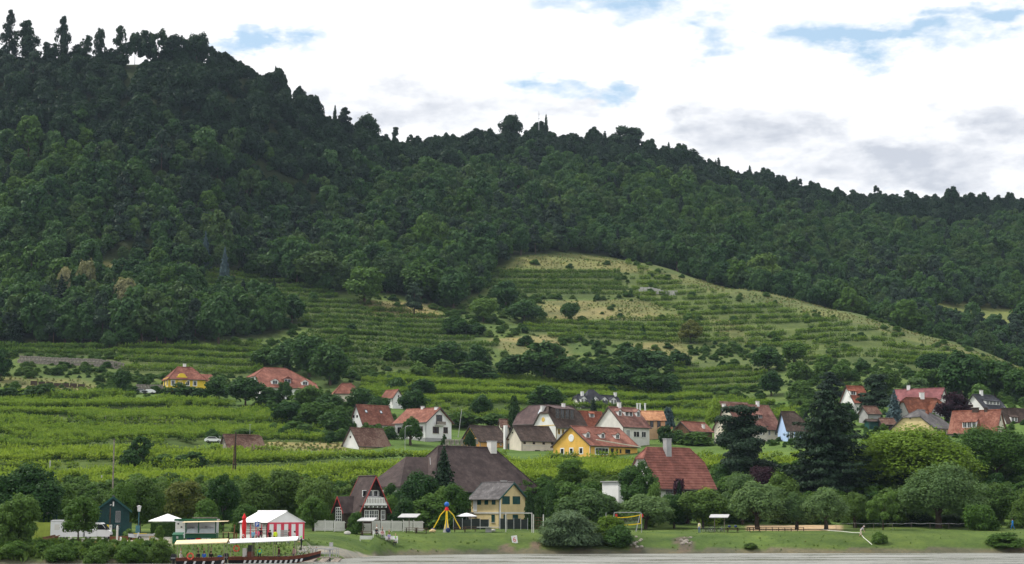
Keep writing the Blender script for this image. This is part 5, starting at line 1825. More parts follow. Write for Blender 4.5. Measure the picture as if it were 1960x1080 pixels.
 for q in (-1, 1):
  c = h.L * .67
  xa, za, zt = c + q * h.L * .22, h.H - .7, h.H + h.R * .75 + .12
  p = [(c, -1.6, zt), (xa, -1.6, za), (xa, h.W * .2, za), (c, h.W * .46, zt)]
  MB().add(p + [(a, b_, cc - .2) for a, b_, cc in p], [(0, 1, 2, 3), (4, 7, 6, 5), (0, 4, 5, 1), (1, 5, 6, 2)]).build('cross_roof', M['t_rust'], h.T)
 h = H('house', 'pale yellow house with a dark grey half-hipped roof above the lime green tree', 1788, 842, 432, 'L', 44, 66, 48, 817, 784, 'paleyellow', 't_grey', (.42, .5), .5)
 h.win('F', 1800, 821, 831, 9, border='whitepaint'); h.win('F', 1815, 821, 831, 8, border='whitepaint')
 h.win('G', 1752, 797, 801, 1.8, frame='darkwood', bars=(0, 0), sill=False)
 h.chimney(.58, .4, .7, .9, 't_rust', 't_rust')
 h = H('house', 'house with salmon orange roof and a pale gable facing right', 1908, 840, 426, 'R', 36, 27, 76, 822, 785, 'cream', 't_redbright', (0, 0), .5)
 h.roof.data.materials[0] = M['t_red']
 h.win('G', 1920, 798, 805, 4, frame='darkwood', bars=(0, 0))
 h.dormer(.58, 3.6, 1.5, .06, 'white', 't_red', 'shed', nwin=3)
 h.chimney(.30, .5, .8, .6, 't_brown', 't_brown'); h.chimney(.52, .5, 1.6, .7, 't_brown', 't_brown')
 h = H('house', 'white house with a dark grey roof and a strip of small dormer windows', 1890, 808, 476, 'L', 40, 38, 56, 786, 755, 'white', 't_slate', (0, .3), .5)
 h.dormer(.50, h.L * .62, 1.0, .20, 'white', 't_slate', 'shed', nwin=4)
 h.win('G', 1866, 773, 778, 8, frame='brownwood')
 h.chimney(.35, .5, .9, 1.2, 'white', 'sill')
 h = H('house', 'deep brown roofed house cut off by the picture edge at right', 1932, 838, 446, 'L', 20, 14, 70, 815, 782, 'offwhite', 't_brown', (0, 0), .5)
 h.dormer(.22, 2.0, 1.2, .12, 'white', 't_brown', 'shed', nwin=2)
 h = H('shed', 'small garden shed with rusty tiles beside the blue spruce', 1690, 822, 452, 'L', 14, 6, 26, 811, 801, 'darkwood', 't_old', (0, 0), .3, cat='shed')
 h = H('shed', 'dark green flat garden cabin left of the rusty tiled shed', 1664, 820, 454, 'L', 9, 4, 20, 806, 803, 'greenpaint', 't_brown', (0, 0), .3, cat='shed')
 h = H('outbuilding', 'low grey outbuilding with a mossy roof under the dark pine', 1662, 805, 470, 'L', 22, 12, 26, 791, 778, 'grey', 't_old', (0, 0), .3)
 # ---- left hillside
 h = H('villa', 'lemon yellow villa with a red hipped roof and curved gable', 322, 750, 552, 'L', 24, 18, 66, 722, 702, 'lemon', 't_terracotta', (1, 1), .6, trim=None)
 h.chimney(.5, .55, .9, 1.4, 'white', 'sill')
 for px_ in (309, 318):
  h.win('G', px_, 725, 738, 3.5, border='whitepaint', bars=(0, 0))
 for px_ in (330, 343, 356, 369):
  h.win('F', px_, 728, 737, 6, border='whitepaint', bars=(1, 0))
 cx, gw, gh = h.L * .36, 3.4, 2.0
 arc = [(cx - gw / 2, -.05, h.H - 1.5), (cx + gw / 2, -.05, h.H - 1.5), (cx + gw / 2, -.05, h.H + .3), (cx + gw * .36, -.05, h.H + .35)]
 arc += [(cx + gw * .36 * math.cos(t), -.05, h.H + .35 + 1.0 * math.sin(t)) for t in [R(x) for x in range(15, 170, 20)]]
 arc += [(cx - gw * .36, -.05, h.H + .35), (cx - gw / 2, -.05, h.H + .3)]
 MB().prism(arc, (0, 1.4, 0)).build('curved_gable', M['lemon'], h.T)
 MB().box(h.L, h.L + 5.0, 1.0, h.W - 1, -3, h.H - 1.4).build('side_wing', M['lemon'], h.T)
 MB().add([(h.L - 1.5, .3, h.H - 1.5), (h.L + 5.6, .3, h.H - 1.5), (h.L + 5.6, h.W - .3, h.H - 1.5), (h.L - 1.5, h.W - .3, h.H - 1.5), (h.L - 1.5, h.W / 2, h.H + 1.6), (h.L + 2.6, h.W / 2, h.H + 1.6)],
    [(0, 1, 5, 4), (1, 2, 5), (2, 3, 4, 5), (3, 0, 4), (3, 2, 1, 0)]).build('wing_roof', M['t_terracotta'], h.T)
 h = H('winery', 'long white winery with a big two-tier red roof on the left hillside', 500, 765, 545, 'L', 28, 52, 101, 739, 703, 'white', 't_terracotta', (.45, .8), .5)
 for f_ in (.26, .80):
  h.dormer(f_, 2.2, 1.2, .06, 'white', 't_terracotta', 'gable', nwin=1)
 h.dormer(.50, 3.0, 1.3, .10, 't_terracotta', 't_terracotta', 'gable', nwin=1)
 h.win('G', 455, 718, 726, 3, frame='darkwood', bars=(0, 0))
 h = H('house', 'small house of which only the red hipped roof shows over bushes right of the winery', 640, 764, 530, 'L', 14, 8, 50, 751, 734, 'cream', 't_red', (1, 1), .4)
 h = H('cottage', 'tiny white cottage with a red roof alone among bushes, gable to the right', 752, 772, 528, 'R', 48, 18, 24, 760, 746, 'white', 't_red', (0, 0), .3)
 h.win('G', 762, 756, 760, 2, frame='darkwood', bars=(0, 0), sill=False)
 h = H('ruined_barn', 'old stone barn with patched brown tiles in the left vineyard', 438, 868, 409, 'L', 36, 24, 62, 860, 832, 'stone', 't_old', (0, .15), .15, cat='barn')
 h = H('hut', 'little hut with a pink tiled lean-to roof on the upper slope', 862, 612, 742, 'L', 14, 6, 34, 604, 596, 'brownwood', 't_pink', (0, 0), .3, cat='hut')
 H('house', 'small brown roof peeping out left of the slender cypress', 960, 835, 480, 'L', 14, 6, 14, 816, 803, 'cream', 't_old', (0, 0), .3)
build_houses()
# ------------------------------------------------------------------ trees and bushes one can tell apart
def T(kind, leaf, px, top, w, Y, label, base=None, sink=.15, group=None):
 """px, top: where the crown's axis and tip are seen; w: crown width in photo pixels; Y: distance (None: from base row)"""
 if Y is None:
  g = hit(px, base)
  Y = g.y
 else:
  x = P(px, (top + (base or 1000)) / 2, Y).x
  g = Vector((x, Y, float(gz(x, Y))))
 if base is not None and Y is not None:
  pass
 h = zpy(top, Y) - g.z
 return plant(kind, leaf, g, w * Y / F, max(h, .5), label, group, sink=sink)
def build_trees():
 # ---- skyline
 Yr = lambda px: float(np.interp(px, [0, 400, 660, 850, 1050, 1250, 1450, 1650, 1850, 2000], [903, 909, 953, 1066, 1112, 1132, 1162, 1182, 1202, 1202]))
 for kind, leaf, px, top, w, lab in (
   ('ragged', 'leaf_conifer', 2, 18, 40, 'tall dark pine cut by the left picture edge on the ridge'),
   ('ragged', 'leaf_ridge_shade', 36, 38, 66, 'broad dark tree standing out on the ridge at far left'),
   ('ragged', 'leaf_ridge_shade', 72, 80, 44, 'lower dark tree in the dip of the ridge left of the tallest pine'),
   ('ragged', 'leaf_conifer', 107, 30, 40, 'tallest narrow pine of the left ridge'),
   ('ragged', 'leaf_ridge_shade', 90, 82, 36, 'small dark ridge tree at the foot of the tallest pine'),
   ('ragged', 'leaf_ridge_shade', 133, 84, 40, 'dark ridge tree right of the tallest pine'),
   ('ragged', 'leaf_ridge_shade', 152, 68, 38, 'dark ridge tree left of the leaning pair'),
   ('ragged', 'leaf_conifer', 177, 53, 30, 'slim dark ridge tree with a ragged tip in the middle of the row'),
   ('ragged', 'leaf_ridge_shade', 216, 47, 40, 'ragged ridge tree left of the sky gap, tapering to a tuft'),
   ('ragged', 'leaf_ridge_shade', 200, 92, 36, 'short dark ridge tree below the ragged one'),
   ('open', 'leaf_ridge_shade', 246, 60, 30, 'thin see-through tree in the sky gap on the ridge'),
   ('open', 'leaf_ridge_shade', 270, 56, 46, 'bare-stemmed umbrella shaped tree right of the sky gap on the ridge'),
   ('open', 'leaf_ridge_shade', 292, 58, 44, 'bare-stemmed tree beside the umbrella shaped one on the ridge'),
   ('broad', 'leaf_ridge_shade', 326, 68, 60, 'round dark crown beginning the closed part of the left ridge'),
   ('broad', 'leaf_ridge_shade', 366, 66, 50, 'highest round crown of the closed left ridge'),
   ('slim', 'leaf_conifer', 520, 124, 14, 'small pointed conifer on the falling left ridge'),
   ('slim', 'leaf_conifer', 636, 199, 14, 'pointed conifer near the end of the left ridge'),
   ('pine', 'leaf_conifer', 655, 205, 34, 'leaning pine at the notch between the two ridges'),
   ('broad', 'leaf_ridge_shade', 698, 219, 54, 'dark round tree right of the notch between the ridges'),
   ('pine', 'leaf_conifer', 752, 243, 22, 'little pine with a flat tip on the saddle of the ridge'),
   ('broad', 'leaf_ridge_shade', 978, 219, 44, 'single round crown standing out of the middle ridge'),
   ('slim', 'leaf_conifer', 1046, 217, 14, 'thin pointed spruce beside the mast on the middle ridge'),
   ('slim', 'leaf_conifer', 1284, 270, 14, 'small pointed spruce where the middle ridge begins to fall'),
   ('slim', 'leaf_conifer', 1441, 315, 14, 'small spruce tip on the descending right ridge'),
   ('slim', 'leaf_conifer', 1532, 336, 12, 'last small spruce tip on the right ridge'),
   ('broad', 'leaf_ridge_shade', 1200, 243, 70, 'wide dark crown on the shoulder of the middle ridge'),
   ('broad', 'leaf_ridge_shade', 1320, 289, 56, 'dark crown on the ridge below the small spruce')):
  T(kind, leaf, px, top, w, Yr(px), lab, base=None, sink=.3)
 # ---- hillside, single trees on the terraces and at the wood's edge (base row known)
 for kind, leaf, px, top, base, w, lab in (
   ('broad', 'leaf_mid', 697, 512, 583, 78, 'large round tree standing in the terraced vines left of centre'),
   ('broad', 'leaf_forest_olive', 610, 480, 552, 96, 'broad soft green tree at the wood edge over the left terraces'),
   ('broad', 'leaf_forest_olive', 742, 485, 560, 70, 'tall soft green tree behind the large round one'),
   ('broad', 'leaf_mid', 805, 496, 574, 92, 'large soft green tree right of the large round one'),
   ('pine', 'leaf_pine', 793, 540, 603, 44, 'dark pine in front of the soft green trees on the terrace'),
   ('broad', 'leaf_forest', 868, 524, 590, 62, 'dark tree above the pink roofed hut'),
   ('broad', 'leaf_light', 925, 571, 617, 52, 'light green round tree right of the pink roofed hut'),
   ('broad', 'leaf_forest', 968, 538, 586, 54, 'dark tree at the left end of the hay field'),
   ('dome', 'leaf_forest', 1004, 574, 619, 78, 'dark spreading tree at the lower left of the hay field'),
   ('broad', 'leaf_dark', 1090, 579, 615, 36, 'lone dark round tree in the tan hay field'),
   ('bush', 'leaf_dark', 871, 603, 640, 56, 'dark bush below the pink roofed hut'),
   ('bush', 'leaf_dark', 911, 617, 641, 42, 'dark low bush right of the hut bush'),
   ('smallbush', 'leaf_dark', 599, 560, 580, 18, 'tiny dark bush on the left terrace'),
   ('smallbush', 'leaf_dark', 671, 618, 640, 24, 'small dark bush on a terrace edge left of the path'),
   ('bush', 'leaf_mid', 655, 638, 673, 40, 'round green bush above the gully trees'),
   ('broad', 'leaf_dark', 592, 642, 722, 76, 'big dark tree in the gully above the winery'),
   ('broad', 'leaf_dark', 632, 660, 738, 76, 'dark tree leaning over the winery roof from the right'),
   ('broad', 'leaf_forest', 545, 652, 712, 66, 'dark green tree behind the left half of the winery'),
   ('bush', 'leaf_mid', 749, 654, 691, 52, 'bush clump on the terrace above the tree belt, left end'),
   ('broad', 'leaf_dark', 815, 664, 710, 62, 'dark tree of the belt with a light bush before it'),
   ('broad', 'leaf_dark', 862, 654, 710, 66, 'dark tall tree of the belt below the hut'),
   ('bush', 'leaf_dark', 916, 659, 701, 50, 'dark bush of the belt under the footpath'),
   ('bush', 'leaf_light', 806, 692, 723, 42, 'light green bush before the left tree belt'),
   ('bush', 'leaf_light', 851, 689, 723, 46, 'second light green bush before the tree belt, further right'),
   ('bush', 'leaf_dark', 916, 691, 726, 82, 'wide dark bush in the middle of the tree belt'),
   ('broad', 'leaf_dark', 985, 680, 727, 72, 'dark rounded tree of the belt above the vineyard'),
   ('broad', 'leaf_dark', 1042, 655, 730, 112, 'largest dark tree of the belt above the vineyard'),
   ('broad', 'leaf_dark', 1092, 690, 740, 72, 'dark tree right of the largest belt tree'),
   ('broad', 'leaf_dark', 1145, 698, 744, 68, 'rounded dark tree of the belt above the slate mansion'),
   ('broad', 'leaf_dark', 1192, 700, 750, 72, 'dark tree of the belt right above the mansion gable'),
   ('broad', 'leaf_forest', 1237, 668, 724, 92, 'tall paler tree rising behind the right belt'),
   ('broad', 'leaf_dark', 1240, 704, 757, 72, 'dark tree near the right end of the belt'),
   ('bush', 'leaf_dark', 1284, 715, 758, 48, 'dark end bush of the belt where the path comes down'),
   ('bush', 'leaf_dark', 1300, 670, 700, 52, 'dark bush on the bank above the small sloping vine plot'),
   ('smallbush', 'leaf_dark', 1005, 625, 638, 17, 'tiny dark bush below the hay field'),
   ('bush', 'leaf_dark', 1007, 642, 662, 35, 'dark bush on the dry bank under the hay field'),
   ('slim', 'leaf_dark', 1231, 620, 641, 12, 'tiny pointed tree in the vines below the hay field'),
   ('bush', 'leaf_dark', 1195, 655, 681, 46, 'dark bush at the top of the dry gully'),
   ('smallbush', 'leaf_dark', 1143, 650, 666, 20, 'small bush on the dry slope'),
   ('dome', 'leaf_rust', 1322, 612, 658, 46, 'brownish tree standing alone on the spur terraces'),
   ('smallbush', 'leaf_mid', 1317, 598, 616, 22, 'small green bush above the brownish tree'),
   ('broad', 'leaf_dark', 1466, 664, 711, 62, 'dark tree at the foot of the spur terraces'),
   ('broad', 'leaf_mid', 1520, 655, 695, 50, 'round tree right of it at the foot of the spur terraces'),
   ('broad', 'leaf_dark', 1476, 709, 758, 46, 'dark upright tree beside the small sloping vine plot'),
   ('broad', 'leaf_light', 1532, 691, 737, 54, 'pale green tree in the meadow hollow over the village'),
   ('bush', 'leaf_light', 1535, 728, 765, 60, 'pale green bush below the pale tree in the hollow'),
   ('bush', 'leaf_mid', 1578, 680, 716, 46, 'green bush at the lower edge of the spur'),
   ('broad', 'leaf_mid', 1610, 693, 731, 42, 'green round tree above the orange roofed house'),
   ('bush', 'leaf_dark', 1652, 685, 713, 32, 'dark bush above the bright meadow patch'),
   ('pine', 'leaf_pine', 1592, 711, 772, 58, 'dark pine left of the orange roofed house'),
   ('broad', 'leaf_olive', 1690, 708, 764, 62, 'olive tree behind the big pine on the right'),
   ('broad', 'leaf_silver', 1752, 722, 765, 52, 'greyish green tree behind the rose red roof'),
   ('broad', 'leaf_mid', 1778, 706, 748, 62, 'mid green tree above the rose red roof'),
   ('broad', 'leaf_dark', 1785, 676, 724, 62, 'dark tree at the left end of the right copse'),
   ('broad', 'leaf_dark', 1840, 671, 768, 98, 'biggest dark tree of the right copse'),
   ('broad', 'leaf_dark', 1905, 688, 768, 86, 'dark tree of the right copse above the grey roof'),
   ('broad', 'leaf_dark', 1955, 706, 774, 70, 'dark tree of the right copse at the picture edge'),
   ('bush', 'leaf_mid', 1880, 735, 775, 50, 'lighter bush in front of the right copse'),
   ('dome', 'leaf_dark', 1813, 602, 637, 28, 'lone small tree at the corner of the far meadow'),
   ('broad', 'leaf_forest', 1846, 608, 641, 30, 'second small tree below the far meadow'),
   ('bush', 'leaf_forest', 1853, 641, 668, 24, 'small bush on the spur near the right edge'),
   ('bush', 'leaf_forest', 1920, 622, 650, 60, 'bushes edging the far meadow at right'),
   ('broad', 'leaf_dark', 1, 666, 730, 40, 'dark tree cut by the left edge beside the dry bank'),
   ('broad', 'leaf_dark', 232, 708, 753, 33, 'dark little tree left of the yellow villa'),
   ('bush', 'leaf_dark', 75, 735, 760, 70, 'dark hedge bush under the earth mound at left'),
   ('bush', 'leaf_dark', 20, 740, 760, 60, 'dark hedge bush at the left edge above the vineyard'),
   ('bush', 'leaf_dark', 128, 742, 761, 40, 'lower dark hedge bush right of the earth mound'),
   ('broad', 'leaf_forest', 210, 632, 668, 36, 'pale leaved tree at the foot of the left wood'),
   ('broad', 'leaf_forest', 418, 560, 660, 64, 'birch-like grey green tree in the left wood'),
   ('bush', 'leaf_mid', 505, 665, 700, 60, 'bush at the end of the bright vine terrace'),
   ('bush', 'leaf_dark', 757, 722, 752, 42, 'dark bush left of the wide upper vineyard'),
   ('broad', 'leaf_dark', 808, 726, 762, 52, 'dark tree at the upper left of the wide vineyard')):
  T(kind, leaf, px, top, w, None, lab, base=base)
 for kind, leaf, px, top, w, Y, lab in (
   ('broad', 'blossom', 157, 500, 40, 694, 'cream flowering chestnut in the left wood'),
   ('broad', 'blossom', 234, 532, 46, 672, 'dark domed tree with cream flowers beside the grassy clearing'),
   ('broad', 'blossom', 118, 512, 32, 690, 'smaller flowering tree left of the cream chestnut'),
   ('broad', 'leaf_olive', 55, 545, 36, 668, 'tree with pale tips at the far left of the wood'),
   ('broad', 'leaf_olive', 1468, 486, 70, 872, 'big pale olive tree topping the hollow behind the spur'),
   ('broad', 'leaf_light', 835, 424, 48, 832, 'bright green tree in the middle of the dark wood'),
   ('spruce', 'leaf_blue', 388, 440, 26, 752, 'blue grey spruce at the top of the left wood'),
   ('spruce', 'leaf_blue', 425, 470, 30, 742, 'second blue grey spruce lower in the left wood'),
   ('spruce', 'leaf_blue', 345, 450, 26, 752, 'bluish spruce left of the pair in the wood')):
  T(kind, leaf, px, top, w, Y, lab)
 # ---- between the village houses
 for kind, leaf, px, top, w, Y, lab in (
   ('bush', 'leaf_dark', 345, 733, 62, 540, 'dark bush before the yellow villa'),
   ('bush', 'leaf_dark', 378, 742, 48, 538, 'dark bush right below the yellow villa'),
   ('broad', 'leaf_dark', 412, 720, 46, 542, 'dark tree between the yellow villa and the winery'),
   ('broad', 'leaf_dark', 468, 722, 74, 528, 'large dark tree hiding the left wall of the winery'),
   ('bush', 'leaf_dark', 512, 742, 54, 527, 'dark round bush under the winery wall'),
   ('open', 'leaf_dark', 541, 729, 40, 526, 'small tree with a visible stem before the white winery wall'),
   ('broad', 'leaf_mid', 588, 738, 64, 522, 'green tree below the right end of the winery'),
   ('broad', 'leaf_dark', 628, 752, 60, 512, 'dark tree below the hipped roof right of the winery'),
   ('broad', 'leaf_dark', 552, 768, 62, 484, 'dark tree at the right end of the left vineyard'),
   ('broad', 'leaf_mid', 604, 770, 70, 476, 'mid green tree left of the skylight house'),
   ('broad', 'leaf_dark', 640, 785, 62, 462, 'dark tree left of the white barn'),
   ('bush', 'leaf_mid', 572, 806, 72, 458, 'green bush at the end of the vine strip'),
   ('broad', 'leaf_dark', 690, 742, 56, 512, 'dark tree behind the skylight house'),
   ('broad', 'leaf_dark', 722, 758, 52, 502, 'dark tree under the tiny white cottage'),
   ('broad', 'leaf_dark', 790, 748, 58, 512, 'dark tree right of the tiny white cottage'),
   ('dome', 'leaf_mid', 786, 798, 46, 442, 'bushy tree before the long wall of the balcony house'),
   ('slim', 'leaf_thuja', 850, 829, 18, 440, 'small cone shaped thuja at the balcony house corner'),
   ('dome', 'leaf_thuja', 898, 822, 24, 431, 'small dark tree before the orange outbuilding gable'),
   ('pillar', 'leaf_thuja', 985, 757, 28, 482, 'slender tall conifer left of the medallion house'),
   ('broad', 'leaf_dark', 921, 756, 44, 522, 'round dark tree in the vineyard above the outbuildings'),
   ('broad', 'leaf_mid', 890, 788, 84, 490, 'wide green bush behind the orange outbuilding'),
   ('broad', 'leaf_mid', 945, 790, 60, 492, 'green tree left of the slender conifer'),
   ('broad', 'leaf_dark', 1046, 738, 72, 535, 'spreading dark tree behind the medallion house chimneys'),
   ('spruce', 'leaf_conifer', 1136, 757, 24, 520, 'small dark spruce before the slate mansion'),
   ('pillar', 'leaf_blue', 1280, 778, 26, 500, 'bluish conifer right of the copper orange roof'),
   ('broad', 'leaf_thuja', 1275, 814, 34, 446, 'dark leafy tree at the tan house corner'),
   ('dome', 'leaf_lime', 1372, 764, 44, 486, 'bright lime green tree left of the long cream house'),
   ('spruce', 'leaf_blue', 1714, 742, 44, 462, 'silvery blue spruce among the right-hand houses'),
   ('pine', 'leaf_pine', 1676, 716, 78, 478, 'big dark pine between the orange roof and the blue spruce'),
   ('broad', 'leaf_purple', 1828, 752, 66, 452, 'dark purple beech among the right-hand roofs'),
   ('broad', 'leaf_dark', 1620, 770, 50, 466, 'dark tree under the orange roofed house'),
   ('spruce', 'leaf_conifer', 1545, 786, 20, 500, 'small dark spruce right of the blue house'),
   ('bush', 'leaf_mid', 1335, 826, 70, 452, 'low green hedge bush before the red roofed timber shed'),
   ('bush', 'leaf_dark', 1300, 822, 44, 456, 'dark bush at the left wall of the timber shed'),
   ('bush', 'leaf_mid', 1400, 815, 40, 432, 'green bush below the long cream house'),
   ('tall', 'leaf_dark', 266, 834, 40, 384, 'upright dark tree in the lower left vineyard'),
   ('bush', 'leaf_dark', 250, 860, 46, 380, 'dark bush at the foot of the upright tree in the vineyard'),
   ('bush', 'leaf_mid', 318, 868, 62, 378, 'green bush right of the upright tree in the vineyard'),
   ('bush', 'leaf_dark', 362, 864, 66, 378, 'wide dark bush in the lower left vineyard'),
   ('bush', 'leaf_dark', 404, 820, 30, 430, 'dark bush beside the parked white car in the vineyard'),
   ('bush', 'leaf_mid', 465, 820, 60, 446, 'low green bush behind the old stone barn')):
  T(kind, leaf, px, top, w, Y, lab)
 # ---- riverside, left
 for kind, leaf, px, top, w, Y, lab in (
   ('dome', 'leaf_dark', 50, 888, 150, 244, 'large dark tree at the left edge behind the light young trees'),
   ('tall', 'leaf_light', 35, 945, 90, 213, 'light green young tree at the left edge of the bank'),
   ('tall', 'leaf_light', 8, 960, 60, 211, 'light green sapling cut by the left picture edge'),
   ('open', 'leaf_mid', 152, 948, 84, 216, 'slender willow-like tree in front of the white van'),
   ('broad', 'leaf_olive', 268, 912, 86, 262, 'round dark olive tree behind the street lamp'),
   ('broad', 'leaf_mid', 232, 925, 50, 258, 'green tree right behind the dark green hut'),
   ('tall', 'leaf_dark', 428, 908, 62, 268, 'blackish pointed tree behind the food stall'),
   ('broad', 'leaf_rust', 360, 920, 84, 285, 'orange tinted shrub behind the white parasol'),
   ('broad', 'leaf_olive', 315, 920, 70, 292, 'olive shrub left of the orange tinted one'),
   ('bush', 'leaf_mid', 395, 955, 60, 262, 'green shrub between parasol and black pointed tree'),
   ('broad', 'leaf_olive', 490, 905, 80, 284, 'olive shrub behind the striped tent, left'),
   ('broad', 'leaf_olive', 548, 898, 86, 288, 'large olive shrub behind the striped tent, right'),
   ('bush', 'leaf_mid', 470, 965, 60, 256, 'green bush close behind the tent'),
   ('broad', 'leaf_olive', 605, 915, 74, 280, 'olive green tree left of the chalet'),
   ('broad', 'leaf_mid', 600, 950, 60, 266, 'green bush between tent and white fence'),
   ('bush', 'leaf_olive', 636, 960, 40, 280, 'olive bush at the left chalet wall'),
   ('broad', 'leaf_light', 120, 925, 60, 262, 'light bushy tree between the big dark tree and the hut'),
   ('smallbush', 'leaf_light', 218, 1012, 22, 224, 'light green potted shrub left of the gravel yard'),
   ('smallbush', 'leaf_light', 246, 1010, 24, 226, 'round light green shrub in a brown planter'),
   ('tall', 'leaf_light', 306, 1004, 18, 222, 'young light shrub beside the green box hedge'),
   ('bush', 'leaf_mid', 28, 1034, 56, 207, 'bank bush at the lower left corner'),
   ('bush', 'leaf_mid', 118, 1040, 56, 207, 'bank bush below the white caravan'),
   ('bush', 'leaf_light', 185, 1040, 48, 207, 'lighter bank bush below the van bonnet'),
   ('bush', 'leaf_mid', 250, 1037, 54, 207.5, 'bank bush below the gravel yard'),
   ('bush', 'leaf_olive', 304, 1034, 50, 208, 'bank bush left of the first ferry boat')):
  T(kind, leaf, px, top, w, Y, lab)
 # ---- gardens behind the lawn
 for kind, leaf, px, top, w, Y, lab in (
   ('bush', 'leaf_mid', 680, 979, 36, 263, 'heart shaped shrub in front of the white fence'),
   ('bush', 'leaf_dark', 744, 925, 44, 300, 'dark bush at the left end wall of the farmhouse wing'),
   ('bush', 'leaf_mid', 752, 948, 52, 284, 'green shrub right of the chalet'),
   ('broad', 'leaf_dark', 795, 903, 92, 292, 'round dark tree before the farmhouse wing'),
   ('bush', 'leaf_mid', 822, 945, 96, 283, 'wide green shrub behind the climbing toy'),
   ('bush', 'leaf_dark', 770, 955, 60, 281, 'dark shrub over the white fence'),
   ('broad', 'leaf_mid', 868, 926, 62, 287, 'green tree left of the yellow two-storey house'),
   ('bush', 'leaf_light', 842, 932, 50, 289, 'lighter tree top between the two dark ones'),
   ('spruce', 'leaf_conifer', 850, 850, 84, 297, 'dark green spruce in front of the farmhouse roof'),
   ('pillar', 'leaf_thuja', 1014, 938, 22, 286, 'first thuja column right of the yellow house'),
   ('pillar', 'leaf_thuja', 1033, 945, 22, 285, 'middle thuja column right of the yellow house'),
   ('pillar', 'leaf_thuja', 1052, 950, 22, 284, 'third lower thuja column right of the yellow house'),
   ('bush', 'leaf_dark', 1050, 922, 40, 300, 'dark round shrub behind the thuja columns'),
   ('broad', 'leaf_mid', 1098, 878, 62, 326, 'single tree before the vines right of the farmhouse'),
   ('bush', 'leaf_mid', 1085, 925, 80, 300, 'green shrub bank right of the farmhouse'),
   ('bush', 'leaf_mid', 1128, 922, 66, 302, 'green shrub left of the red roofed house terrace'),
   ('bush', 'leaf_olive', 1140, 903, 50, 322, 'olive shrub behind the white terrace'),
   ('dome', 'leaf_silver', 1128, 935, 122, 286, 'silvery green shrub behind the volleyball net'),
   ('dome', 'leaf_silver', 1235, 946, 118, 284, 'silvery green tree with dark stem right of the net'),
   ('tall', 'leaf_dark', 1222, 883, 74, 298, 'dark tree in front of the red half-hipped roof'),
   ('bush', 'leaf_light', 1250, 925, 44, 292, 'light green shrub under the red roofed house'),
   ('smallbush', 'leaf_purple', 1302, 915, 46, 299, 'thin purplish shrub before the red roofed house'),
   ('slim', 'leaf_conifer', 1300, 918, 20, 297, 'small dark cone before the red roofed house'),
   ('bush', 'leaf_lime', 1352, 934, 50, 296, 'yellow green round shrub at the red roof corner'),
   ('broad', 'leaf_dark', 1290, 945, 56, 288, 'dark tree between silvery tree and olive tree'),
   ('broad', 'leaf_olive', 1345, 936, 96, 287, 'olive green broad tree behind the standing man'),
   ('bush', 'leaf_mid', 1400, 908, 76, 318, 'green bushy tree right of the red roof'),
   ('bush', 'leaf_dark', 1395, 880, 56, 336, 'dark shrub at the right verge of the red roof'),
   ('broad', 'leaf_purple', 1462, 892, 66, 322, 'dark purple leaved shrub below the pine'),
   ('broad', 'leaf_silver', 1420, 905, 80, 300, 'grey green tree behind the picnic shelter'),
   ('dome', 'leaf_silver', 1450, 922, 118, 283, 'silvery apple tree with crooked dark stem on the lawn'),
   ('dome', 'leaf_silver', 1524, 942, 64, 284, 'greyish smaller tree between the two silvery trees'),
   ('dome', 'leaf_silver', 1580, 933, 92, 282, 'silvery apple tree right of the greyish one'),
   ('dome', 'leaf_olive', 1636, 942, 64, 292, 'dark olive tree left of the bright young tree'),
   ('pine', 'leaf_pine', 1426, 776, 138, 336, 'large dark pine with layered boughs before the cream house'),
   ('spruce', 'leaf_conifer', 1415, 850, 60, 330, 'dark small spruce at the foot of the pine'),
   ('bush', 'leaf_olive', 1500, 905, 76, 312, 'olive shrub left of the great spruce'),
   ('great_spruce', 'leaf_conifer', 1583, 744, 192, 326, 'huge blackish spruce towering over the right gardens'),
   ('great', 'leaf_yellow', 1752, 818, 236, 332, 'huge yellow green tree in the right gardens'),
   ('great', 'leaf_silver', 1795, 889, 168, 290, 'large silvery green tree overhanging the right lawn'),
   ('open', 'leaf_light', 1689, 940, 62, 281, 'bright green young tree with a thin stem on the lawn'),
   ('great', 'leaf_mid', 1905, 818, 180, 346, 'large rich green tree behind at the right edge'),
   ('broad', 'leaf_mid', 1848, 850, 90, 350, 'rich green tree between the yellow green and the edge tree'),
   ('broad', 'leaf_olive', 1905, 925, 92, 300, 'greyish olive shrub behind the upright bush'),
   ('bush', 'leaf_olive', 1955, 955, 56, 290, 'brownish shrub at the right picture edge'),
   ('upright', 'leaf_mid', 1877, 966, 64, 279, 'round bush with upright shoots on the right lawn'),
   ('bush', 'leaf_olive', 1700, 935, 80, 296, 'olive shrub behind the bright young tree'),
   ('bush', 'leaf_dark', 1660, 960, 70, 296, 'dark shrub at the end of the sandy field'),
   ('bush', 'leaf_dark', 1840, 975, 80, 296, 'shaded shrub under the large silvery tree'),
   ('bush', 'leaf_dark', 1755, 975, 80, 298, 'dark shrub left under the large silvery tree'),
   ('willow', 'leaf_willow', 1092, 978, 112, 258.8, 'silvery willow bush hanging over the river bank'),
   ('bush', 'leaf_yellow', 1168, 986, 66, 261, 'yellowish bush beside the willow bush'),
   ('bush', 'leaf_dark', 1184, 1004, 60, 258.6, 'dark lower bush at the water beside the yellowish one'),
   ('bush', 'leaf_olive', 1436, 1037, 28, 259.8, 'small dark bush at the water below the lawn'),
   ('upright', 'leaf_light', 1683, 1017, 32, 263.6, 'block of tall light green grass beside the bending man'),
   ('bush', 'leaf_mid', 1926, 1018, 76, 263.5, 'low bush on the bank at the right edge')):
  T(kind, leaf, px, top, w, Y, lab)
build_trees()
